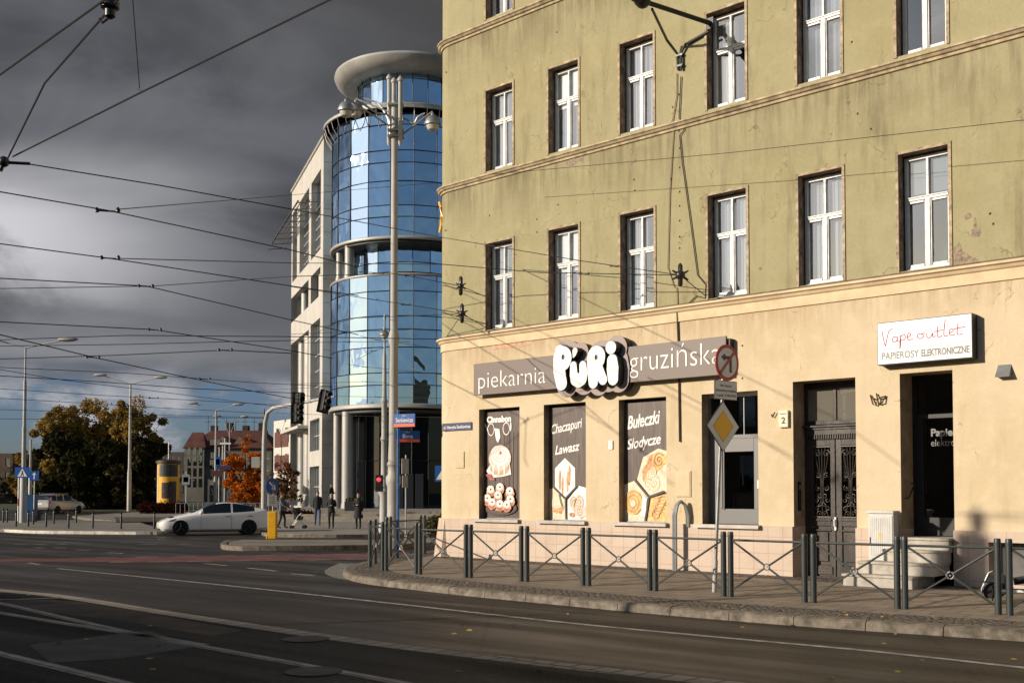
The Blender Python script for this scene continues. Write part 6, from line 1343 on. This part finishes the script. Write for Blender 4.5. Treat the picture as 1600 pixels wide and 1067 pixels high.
# driver silhouette is behind dark glass : left out
# SUV seen from behind, three quarter
prof2 = [(0, .45, .75, .75, .82, .85), (.08, .38, .85, .9, .9, .85), (.5, .3, .98, 1.02, .98, .8), (1.1, .28, 1.05, 1.10, 1, .78), (1.45, .28, 1.08, 1.3, 1, .76), (1.9, .28, 1.1, 1.62, 1, .78), (2.3, .28, 1.1, 1.70, 1, .80), (3.4, .28, 1.12, 1.70, 1, .80), (4.1, .30, 1.14, 1.62, .99, .78), (4.45, .34, 1.14, 1.28, .96, .82), (4.62, .40, 1.1, 1.12, .93, .88), (4.68, .5, .9, .9, .88, .85)]
c = at(92, 768, 93); T, body = car('silver_estate_car', 'silver white estate car with roof rails seen from behind on the left road', (c.x+.65, c.y+2.25, 0), math.radians(180+74), 4.68, prof2, .93, (.9, 3.6), M['suvpaint'], (1.65, 4.2, (1.2, 1.9), (4.05, 4.5), [(2.75, 2.85), (3.6, 3.7)]), None, wr=.36)
for s_ in (-1, 1):
    MB().tube([(2.0, s_*.72, 1.73), (3.9, s_*.72, 1.73)], .025, 6).build('roof_rail', M['galv'], T, True); MB().box(4.45, 4.66, s_*.84-.06, s_*.84+.06, .9, 1.12).build('tail_light', M['red'], T); MB().sphere((1.55, s_*1.03, 1.15), .12, sc=(.8, 1, .8)).build('mirror', M['suvpaint'], T, True)
MB().box(4.62, 4.70, -.8, .8, .38, .6).build('bumper', M['dark'], T, bevel=.02); MB().box(4.68, 4.70, -.26, .26, .82, .93).build('number_plate', M['white'], T)
# ================================================================ PEOPLE
def person(label, loc, rz, pose, jacket, trousers, H=1.75, coat=0.0, hair=(.03, .02, .015), skin=(.45, .28, .20), shoes=(.02, .02, .02), scarf=None, longhair=False):
    T = thing('person', label, 'person', loc, rz)
    P_ = {'pel': (0, 0, .93), 'wai': (0, 0, 1.08), 'che': (0, .01, 1.30), 'nek': (0, 0, 1.48), 'hd0': (0, -.01, 1.56), 'hd1': (0, -.02, 1.66), 'hd2': (0, -.005, 1.73)}
    R_ = {'pel': (.155, .12), 'wai': (.145, .11), 'che': (.17, .12), 'nek': (.058, .058), 'hd0': (.068, .078), 'hd1': (.078, .095), 'hd2': (.055, .065)}
    E_ = [('pel', 'wai'), ('wai', 'che'), ('che', 'nek'), ('nek', 'hd0'), ('hd0', 'hd1'), ('hd1', 'hd2')]
    for s, sg_ in (('l', 1), ('r', -1)):
        st = pose.get('step', 0)*sg_
        P_.update({s+'hip': (sg_*.09, 0, .88), s+'kne': (sg_*.10, -.04-st*.16 if st > 0 else -.03-st*.06, .50), s+'ank': (sg_*.10, -st*.24+(.0 if st >= 0 else .04), .09), s+'toe': (sg_*.115, -st*.26-.15, .04)})
        R_.update({s+'hip': (.095, .10), s+'kne': (.062, .066), s+'ank': (.042, .045), s+'toe': (.038, .03)})
        el, ha = pose['arm'+s]; P_.update({s+'sho': (sg_*.17, 0, 1.42), s+'elb': (sg_*el[0], el[1], el[2]), s+'wri': (sg_*ha[0], ha[1], ha[2])}); v = (Vector(P_[s+'wri'])-Vector(P_[s+'elb'])).normalized()
        P_[s+'han'] = tuple(Vector(P_[s+'wri'])+v*.09); R_.update({s+'sho': (.072, .072), s+'elb': (.048, .05), s+'wri': (.034, .034), s+'han': (.036, .024)})
        E_ += [('pel', s+'hip'), (s+'hip', s+'kne'), (s+'kne', s+'ank'), (s+'ank', s+'toe'), ('che', s+'sho'), (s+'sho', s+'elb'), (s+'elb', s+'wri'), (s+'wri', s+'han')]
        hp = Vector(P_[s+'han'])
        for fi, (fl, fx) in enumerate(((.07, -.022), (.08, -.008), (.075, .008), (.06, .022))):
            P_[s+'f%d' % fi] = tuple(hp+v*fl+Vector((fx*1.2, fx*.3-.01, 0))); R_[s+'f%d' % fi] = (.010, .010); E_.append((s+'han', s+'f%d' % fi))
        P_[s+'th'] = tuple(Vector(P_[s+'wri'])+v*.05+Vector((-sg_*.045, -.02, 0))); R_[s+'th'] = (.011, .011); E_.append((s+'wri', s+'th'))
    ks = list(P_); me = bpy.data.meshes.new('body'); k = H/1.78
    me.from_pydata([tuple(c*k for c in P_[q_]) for q_ in ks], [(ks.index(a), ks.index(b)) for a, b in E_], [])
    o = bpy.data.objects.new('body', me); COL.objects.link(o); o.modifiers.new('s', 'SKIN'); me.skin_vertices[0].data[0].use_root = True
    for i, q_ in enumerate(ks): me.skin_vertices[0].data[i].radius = tuple(r*k for r in R_[q_])
    sb = o.modifiers.new('ss', 'SUBSURF'); sb.levels = 2; sb.render_levels = 2; m2 = evalmesh(o); bpy.data.objects.remove(o)
    mk = lambda n_, c_, r_=.8: mat(n_, c_, r_)
    mats = [mk('skin', skin, .6), mk('jacket', jacket), mk('trousers', trousers), mk('shoes', shoes, .5)]; m2.materials.clear()
    for m_ in mats: m2.materials.append(m_)
    hands = [Vector(P_[s+'wri'])*k for s in 'lr']
    for p_ in m2.polygons:
        c_ = p_.center; hd = min((c_-h_).length for h_ in [Vector(P_[s+'han'])*k for s in 'lr'])
        p_.material_index = 0 if (c_.z > 1.47*k or hd < .085*k) else 1 if c_.z > .90*k or (abs(c_.x) > .2*k and c_.z > .7) else 2 if c_.z > .10*k else 3; p_.use_smooth = True
    b_ = bpy.data.objects.new('body', m2); COL.objects.link(b_); b_.parent = T
    hm = mk('hair', hair, .7); h0 = Vector((0, .012, 1.675))*k
    mb = MB().sphere(h0, .1*k, sc=(.88, 1.02, 1.05))
    if longhair: mb.sphere(h0+Vector((0, .055, -.12)), .085*k, sc=(1, .7, 1.6))
    hb = mb.build('hair', hm, T, True)
    bm = bmesh.new(); bm.from_mesh(hb.data); bmesh.ops.delete(bm, geom=[v for v in bm.verts if v.co.y < -.03*k and v.co.z < 1.70*k], context='VERTS'); bm.to_mesh(hb.data); bm.free()
    mb = MB(); 
    for sg_ in (-1, 1): mb.sphere((sg_*.03*k, -.095*k-.0, 1.655*k), .009, sc=(1.3, .6, .8))
    mb.sphere((0, -.115*k, 1.625*k), .014, sc=(.8, 1, 1.4)).sphere((0, -.098*k, 1.585*k), .017, sc=(1.3, .5, .35)); mb.build('face_features', mats[0] if False else mk('features', tuple(c_*.5 for c_ in skin)), T, True)
    mb = MB()
    for sg_ in (-1, 1): mb.sphere((sg_*.082*k, .0, 1.635*k), .028, sc=(.4, .7, 1.1))
    mb.build('ear', mats[0], T, True)
    # jacket shell, flared when it is a coat
    zb = .86-coat; mb = MB(); secs = [(zb, .18+coat*.18, .135+coat*.2), (.95, .178, .135), (1.1, .165, .128), (1.3, .19, .14), (1.42, .165, .11), (1.5, .085, .085), (1.53, .075, .08)]
    n = 20
    for z_, a_, b2 in secs:
        for i in range(n): t_ = 6.2832*i/n; mb.v.append((a_*k*math.cos(t_), b2*k*math.sin(t_)+.004, z_*k))
    for j in range(len(secs)-1):
        for i in range(n): mb.f.append((j*n+i, j*n+(i+1) % n, (j+1)*n+(i+1) % n, (j+1)*n+i)); mb.m.append(0)
    mb.build('coat' if coat > .1 else 'jacket', mats[1], T, True)
    if scarf: MB().tube([(.085*k*math.cos(6.2832*i/12), .085*k*math.sin(6.2832*i/12)+.0, 1.5*k) for i in range(13)], .03, 8).build('scarf', mk('scarf', scarf), T, True)
    return T
DN = ((.20, .03, 1.14), (.21, -.04, .88)); HT = ((.24, -.02, 1.14), (.05, -.20, 1.17)); SW = ((.2, -.05, 1.15), (.2, -.16, .92)); SB = ((.2, .10, 1.15), (.21, .08, .90))
def gpt(x, y, z=.12): g_ = gnd(x, y, z); return (g_.x, g_.y, z)
person('person in a dark jacket and blue jeans walking toward the crossing on the far pavement', gpt(496, 821), math.radians(12), {'arml': SW, 'armr': SB, 'step': .8}, (.012, .012, .016), (.05, .08, .16), 1.80)
person('pale haired person in dark clothes standing with both hands together on the far pavement', gpt(517.5, 826), 0, {'arml': HT, 'armr': HT, 'step': .15}, (.010, .009, .010), (.014, .012, .012), 1.68, hair=(.35, .28, .2), skin=(.5, .33, .25))
person('person in a knee length dark coat standing alone in front of the planter', gpt(560, 826.5), math.radians(-6), {'arml': DN, 'armr': HT, 'step': .2}, (.008, .008, .012), (.010, .010, .012), 1.72, coat=.32, hair=(.10, .05, .03), longhair=True)
person('person in a black jacket looking at a phone on the plaza behind the others', (*gp(517.5, 66.5, 0)[:2], .62), math.radians(70), {'arml': HT, 'armr': HT, 'step': .3}, (.012, .012, .012), (.015, .015, .018), 1.80)
g1 = gpt(440, 825.5)
person('person in a grey quilted jacket bending over a pushchair near the yellow island post', g1, math.radians(80), {'arml': ((.2, -.12, 1.15), (.16, -.35, 1.02)), 'armr': ((.2, -.12, 1.15), (.16, -.35, 1.02)), 'step': .5}, (.10, .11, .12), (.012, .012, .015), 1.75, hair=(.05, .035, .03))
T = thing('pushchair', 'dark folding pushchair pushed by the person in the grey jacket', 'pushchair', (g1[0]+.75, g1[1]-.05, .12), 0)
MB().tube([(-.4, 0, 1.0), (.1, 0, .35), (.32, 0, .08)], .014, 6).tube([(-.28, 0, .08), (.05, 0, .6), (.2, 0, .75)], .014, 6).tube([(-.4, .4, 1.0), (.1, .4, .35), (.32, .4, .08)], .014, 6).tube([(-.28, .4, .08), (.05, .4, .6), (.2, .4, .75)], .014, 6).build('frame', M['galv'], T, True)
MB().prism([(-.15, .4), (.2, .4), (.25, .55), (.05, .62), (-.18, 1.0), (-.25, .98)], .03, .37, ax='y').build('seat', M['dark'], T, bevel=.02); MB().prism([(-.22, .95), (.05, 1.02), (.15, .85), (-.15, .8)], .02, .38, ax='y').build('hood', M['dark'], T, bevel=.03)
for x in (-.28, .32):
    for y in (0, .4): MB().tube([(x, y-.02, .08), (x, y+.02, .08)], .085, 14).build('wheel', M['tyre'], T, True)
# ================================================================ OVERHEAD WIRES
def hp(x, y, z=6.4): return gnd(x, y, z)
M['wire'] = mat('black_wire', (.012, .012, .013), .6); M['porc'] = mat('insulator', (.03, .022, .02), .35)
GW = 'overhead tram wires above the junction'
def wire(label, pts, r=.011, ins=(), cat='wire', name='overhead_wire', sag=0.0):
    c = pts[0]; T = thing(name, label, cat, c, 0, GW); P_ = [p_-c for p_ in pts]
    if len(P_) == 2:
        a, b = P_; P_ = [a.lerp(b, i/8)-Vector((0, 0, sag*4*(i/8)*(1-i/8))) for i in range(9)]
    MB().tube(P_, r, 5).build('cable', M['wire'], T)
    for p_, sz in ins:
        q = p_-c; mb = MB(); sz *= .68; L_ = sz
        mb.tube([q+Vector((-L_, 0, 0)), q+Vector((L_, 0, -.02))], sz*.09, 5)
        for dx_ in (-L_, L_): mb.lathe([(sz*.05, -sz*.2), (sz*.22, -sz*.12), (sz*.22, sz*.1), (sz*.08, sz*.3)], q+Vector((dx_, 0, 0)), 8)
        mb.build('insulator', M['porc'], T, True)
    return T
z1 = 6.4
wire('thick wire crossing the upper left corner from the left edge to the top', [hp(-60, 160), hp(165, -1), hp(300, -95)], .011)
wire('thick diagonal wire rising from the left node to the top centre of the photo', [hp(20, 245), hp(218, 146), hp(520, -2), hp(700, -88)], .011)
wire('steep wire from the left node up to the black insulator at the top edge', [hp(5, 262), hp(70, 130), hp(165, 22), hp(190, -8)], .011)
n0 = hp(172, 10); T = thing('wire_insulator', 'large black insulator at the top edge of the sky', 'insulator', n0); MB().lathe([(.02, -.12), (.05, -.1), (.05, -.04), (.085, -.02), (.085, .06), (.04, .1)], (0, 0, 0), 12).tube([(-.02, 0, -.12), (-.07, 0, -.16), (-.1, 0, -.12)], .012, 6).build('body', M['porc'], T, True)
wire('thin vertical hanger wire dropping from the top to the diagonal wire', [hp(207, -6, 6.9), hp(218, 138, 6.45)], .005, [(hp(218, 140, 6.42), .03)])
n1_ = hp(6, 254); T = thing('wire_node', 'black junction fitting of the wires at the left edge with a short rod', 'fitting', n1_); MB().sphere((0, 0, .01), .075).tube([(0, 0, 0), tuple(hp(47, 256)-n1_)], .022, 6).tube([(0, 0, 0), (-.05, 0, -.12)], .03, 6).build('body', M['porc'], T, True)
star3 = at(1063, 430, 22.5); s_, z_ = fac(1102, 462); w3 = fw(s_, 0, z_)
far5 = hp(455, 325, 6.5)
wire('long thin wire from the left fitting across the glass tower to the facade insulator', [hp(47, 257), hp(250, 290, 6.4), hp(455, 327, 6.5), at(690, 371, 26), at(910, 408, 24.2), star3], .009, [(at(960, 416, 24.3), .12)])
wire('wire with a red brown insulator in the bright part of the sky', [hp(-50, 291), hp(0, 300), hp(168, 329), hp(455, 391), hp(560, 418)], .010, [(hp(168, 329), .25)])
wire('faint pale wire running right from the red brown insulator to the stone wing', [hp(188, 327), at(455, 305, 40), at(690, 285, 40)], .008)
wire('wire with a double insulator low in the bright cloud', [hp(-50, 372), hp(0, 381), hp(172, 404), hp(455, 447), hp(560, 462)], .011, [(hp(172, 403), .24)])
wire('nearly level wire from the double insulator to the facade insulator', [hp(188, 404), at(455, 411, 28), at(690, 413, 26), at(845, 426, 24.8), star3], .010, [(at(914, 427, 24.0), .13), (at(845, 425, 24.8), .05)])
wire('wire with a small insulator at mid height left of the stone wing', [hp(-50, 431), hp(0, 435), hp(228, 447), hp(455, 500), hp(560, 523)], .012, [(hp(228, 447), .22)])
wire('thin wire rising slightly from the left edge toward the stone wing', [hp(0, 451), hp(240, 447), hp(455, 432), at(600, 428, 33)], .009)
wire('wire with an insulator just above the dark cloud band', [hp(-50, 500), hp(0, 503), hp(240, 515), hp(455, 548), hp(520, 560)], .014, [(hp(242, 515), .24)])
wire('level wire right under the dark cloud band', [hp(0, 531), hp(200, 524), hp(455, 526), at(690, 530, 34)], .013)
wire('wire with a lone insulator low over the left lamp', [hp(0, 561), hp(180, 555), hp(352, 547), hp(455, 552)], .016, [(hp(352, 547), .3)])
wire('sloping wire crossing in front of the left tram pole arm', [hp(-40, 511), hp(0, 523), hp(145, 558), hp(280, 587), hp(400, 612), hp(470, 625)], .018, [(hp(145, 558), .3)])
for lab, pts, r in (('wire level with the middle street lamp heads', [(-20, 573), (200, 583), (400, 598), (520, 604)], .012), ('wire sloping down just below the middle lamp heads', [(-20, 574), (100, 594), (250, 612), (390, 630), (470, 640)], .012), ('wire passing behind the top of the middle lamp pole', [(-20, 586), (150, 596), (300, 607), (460, 614)], .016),
                    ('low wire above the golden tree crowns', [(-20, 606), (150, 617), (300, 625), (460, 634)], .013), ('low wire touching the golden tree crowns', [(-20, 621), (120, 629), (250, 637), (420, 646)], .013), ('lowest wire over the park trees', [(-20, 639), (130, 644), (270, 649), (420, 652)], .013), ('thin wire just over the evergreen tops', [(-20, 654), (130, 655), (260, 652), (420, 653)], .015), ('faint wire above the lone insulator wire', [(-20, 541), (200, 538), (350, 534), (460, 532)], .012)):
    wire(lab, [hp(x, y) for x, y in pts], r, [(hp(pts[1][0]+(pts[2][0]-pts[1][0])*.6, pts[1][1]+(pts[2][1]-pts[1][1])*.6), .3)] if 'low wire' in lab or 'level with' in lab else ())
def star(label, p_, r=.11):
    T = thing('star_insulator', label, 'insulator', p_); mb = MB().sphere((0, 0, 0), r*.8, sc=(1, 1, 1))
    for i in range(6): a = i*math.pi/3+.5; mb.tube([(0, 0, 0), (r*1.5*math.cos(a), .0, r*1.5*math.sin(a))], [r*.3, r*.12], 6)
    mb.lathe([(.02, -.24), (.05, -.2), (.05, .2), (.02, .25)], (0, 0, 0), 8).build('body', M['porc'], T, True); return T
star('black star shaped insulator in front of the facade between the third and fourth windows', star3, .13)
st1 = at(720, 447, 27.2); st2 = at(722, 490, 27.0); star('black star shaped insulator at the upper left of the tenement facade', st1, .10); star('black star shaped insulator below the other one near the tenement corner', st2, .11)
wire('short stay from the facade insulator to the wall by the fourth window', [star3, w3], .010); 
for lab, st, x, y in (('short stay from the upper corner insulator to the first window edge', st1, 757, 463), ('short stay from the lower corner insulator to the first window edge', st2, 758, 511), ('thin stay from the lower corner insulator down to the corner ledge', st2, 692, 526)):
    s_, z_ = fac(x, y); wire(lab, [st, fw(max(s_, .2), .0, z_)], .009)
s_, z_ = fac(1090, 480); 
wire('wire from the tall pole to the upper corner insulator', [at(560, 425, 31), at(622, 428, 30), st1], .011, [(at(640, 431, 29.5), .18)])
wire('rising wire over the glass tower to the lower corner insulator', [at(455, 448, 36), at(583, 468, 32), at(650, 478, 29.5), st2], .011, [(at(585, 468, 31), .12), (at(634, 476, 29.5), .16)])
wire('curved wire sweeping over the lower glass tower to the corner insulator', [at(455, 545, 40), at(514, 509, 38), at(556, 497, 36), at(632, 494, 31), st2], .008)
for lab, pts in (('upper of two level wires with ring clamps before the tower', [(455, 522, 40), (534, 519, 38), (640, 515, 37)]), ('lower of two level wires with ring clamps before the tower', [(455, 536, 40), (542, 534, 38), (640, 534, 37)])):
    wire(lab, [at(*p_) for p_ in pts], .009, [(at(*pts[1]), .16)])
for i, (lab, a, b, c) in enumerate((('short wire stub with clamp right of the slim lantern', (563, 525, 40), (590, 531, 40), (690, 545, 34)), ('wire stub slanting up to the tall pole', (560, 561, 40), (584, 548, 40), (612, 540, 36)), ('wire from the tower middle to the pole collar', (543, 569, 40), (570, 573, 40), (690, 585, 35)), ('low wire in front of the ground floor ring of the tower', (455, 600, 44), (570, 596, 42), (690, 603, 38)), ('low wire just above the white ring of the tower', (455, 618, 44), (590, 620, 42), (690, 622, 38)), ('lowest wire in front of the tower columns', (430, 645, 50), (560, 650, 46), (690, 652, 40)), ('dim wire behind the traffic light arm', (400, 610, 55), (500, 605, 50), (600, 601, 46)))):
    wire(lab, [at(*a), at(*b), at(*c)], .008, [(at(*b), .13)])
pw = [fac(x, y, 1.2) for x, y in ((766, 273), (1140, 239), (1600, 188))]
wire('very thin wire stretched across the whole tenement facade', [fw(a, -1.2, b) for a, b in pw]+[fw(pw[-1][0]+3, -1.2, pw[-1][1]+.1)], .006)

# unseen mast added outside the frame; housing shaped for the soft shadow by the steps
s_, z_ = fac(1522, 815); q_ = fw(s_, -.07, 0); d_ = Vector((SUND.x, SUND.y, 0)).normalized(); p_ = q_+d_*26
T = thing('shadow_mast', 'unseen grey mast added outside the frame, its housing shaped for the shadow by the steps', 'mast', (p_.x, p_.y, 0), math.atan2(d_.y, d_.x))
h_ = 26*math.tan(math.radians(17.5))
MB().lathe([(.10, 0), (.08, 8.25)], (0, 0, 0), 12).build('pole', M['concrete_pole'], T, True); MB().box(-.15, .15, -.27, .27, 8.25, h_+1.12).build('housing', M['galv'], T, bevel=.02); MB().lathe([(.03, h_+1.1), (.12, h_+1.25), (.14, h_+1.45), (.05, h_+1.6)], (0, .02, 0), 12).build('mast_head', M['galv'], T, True)
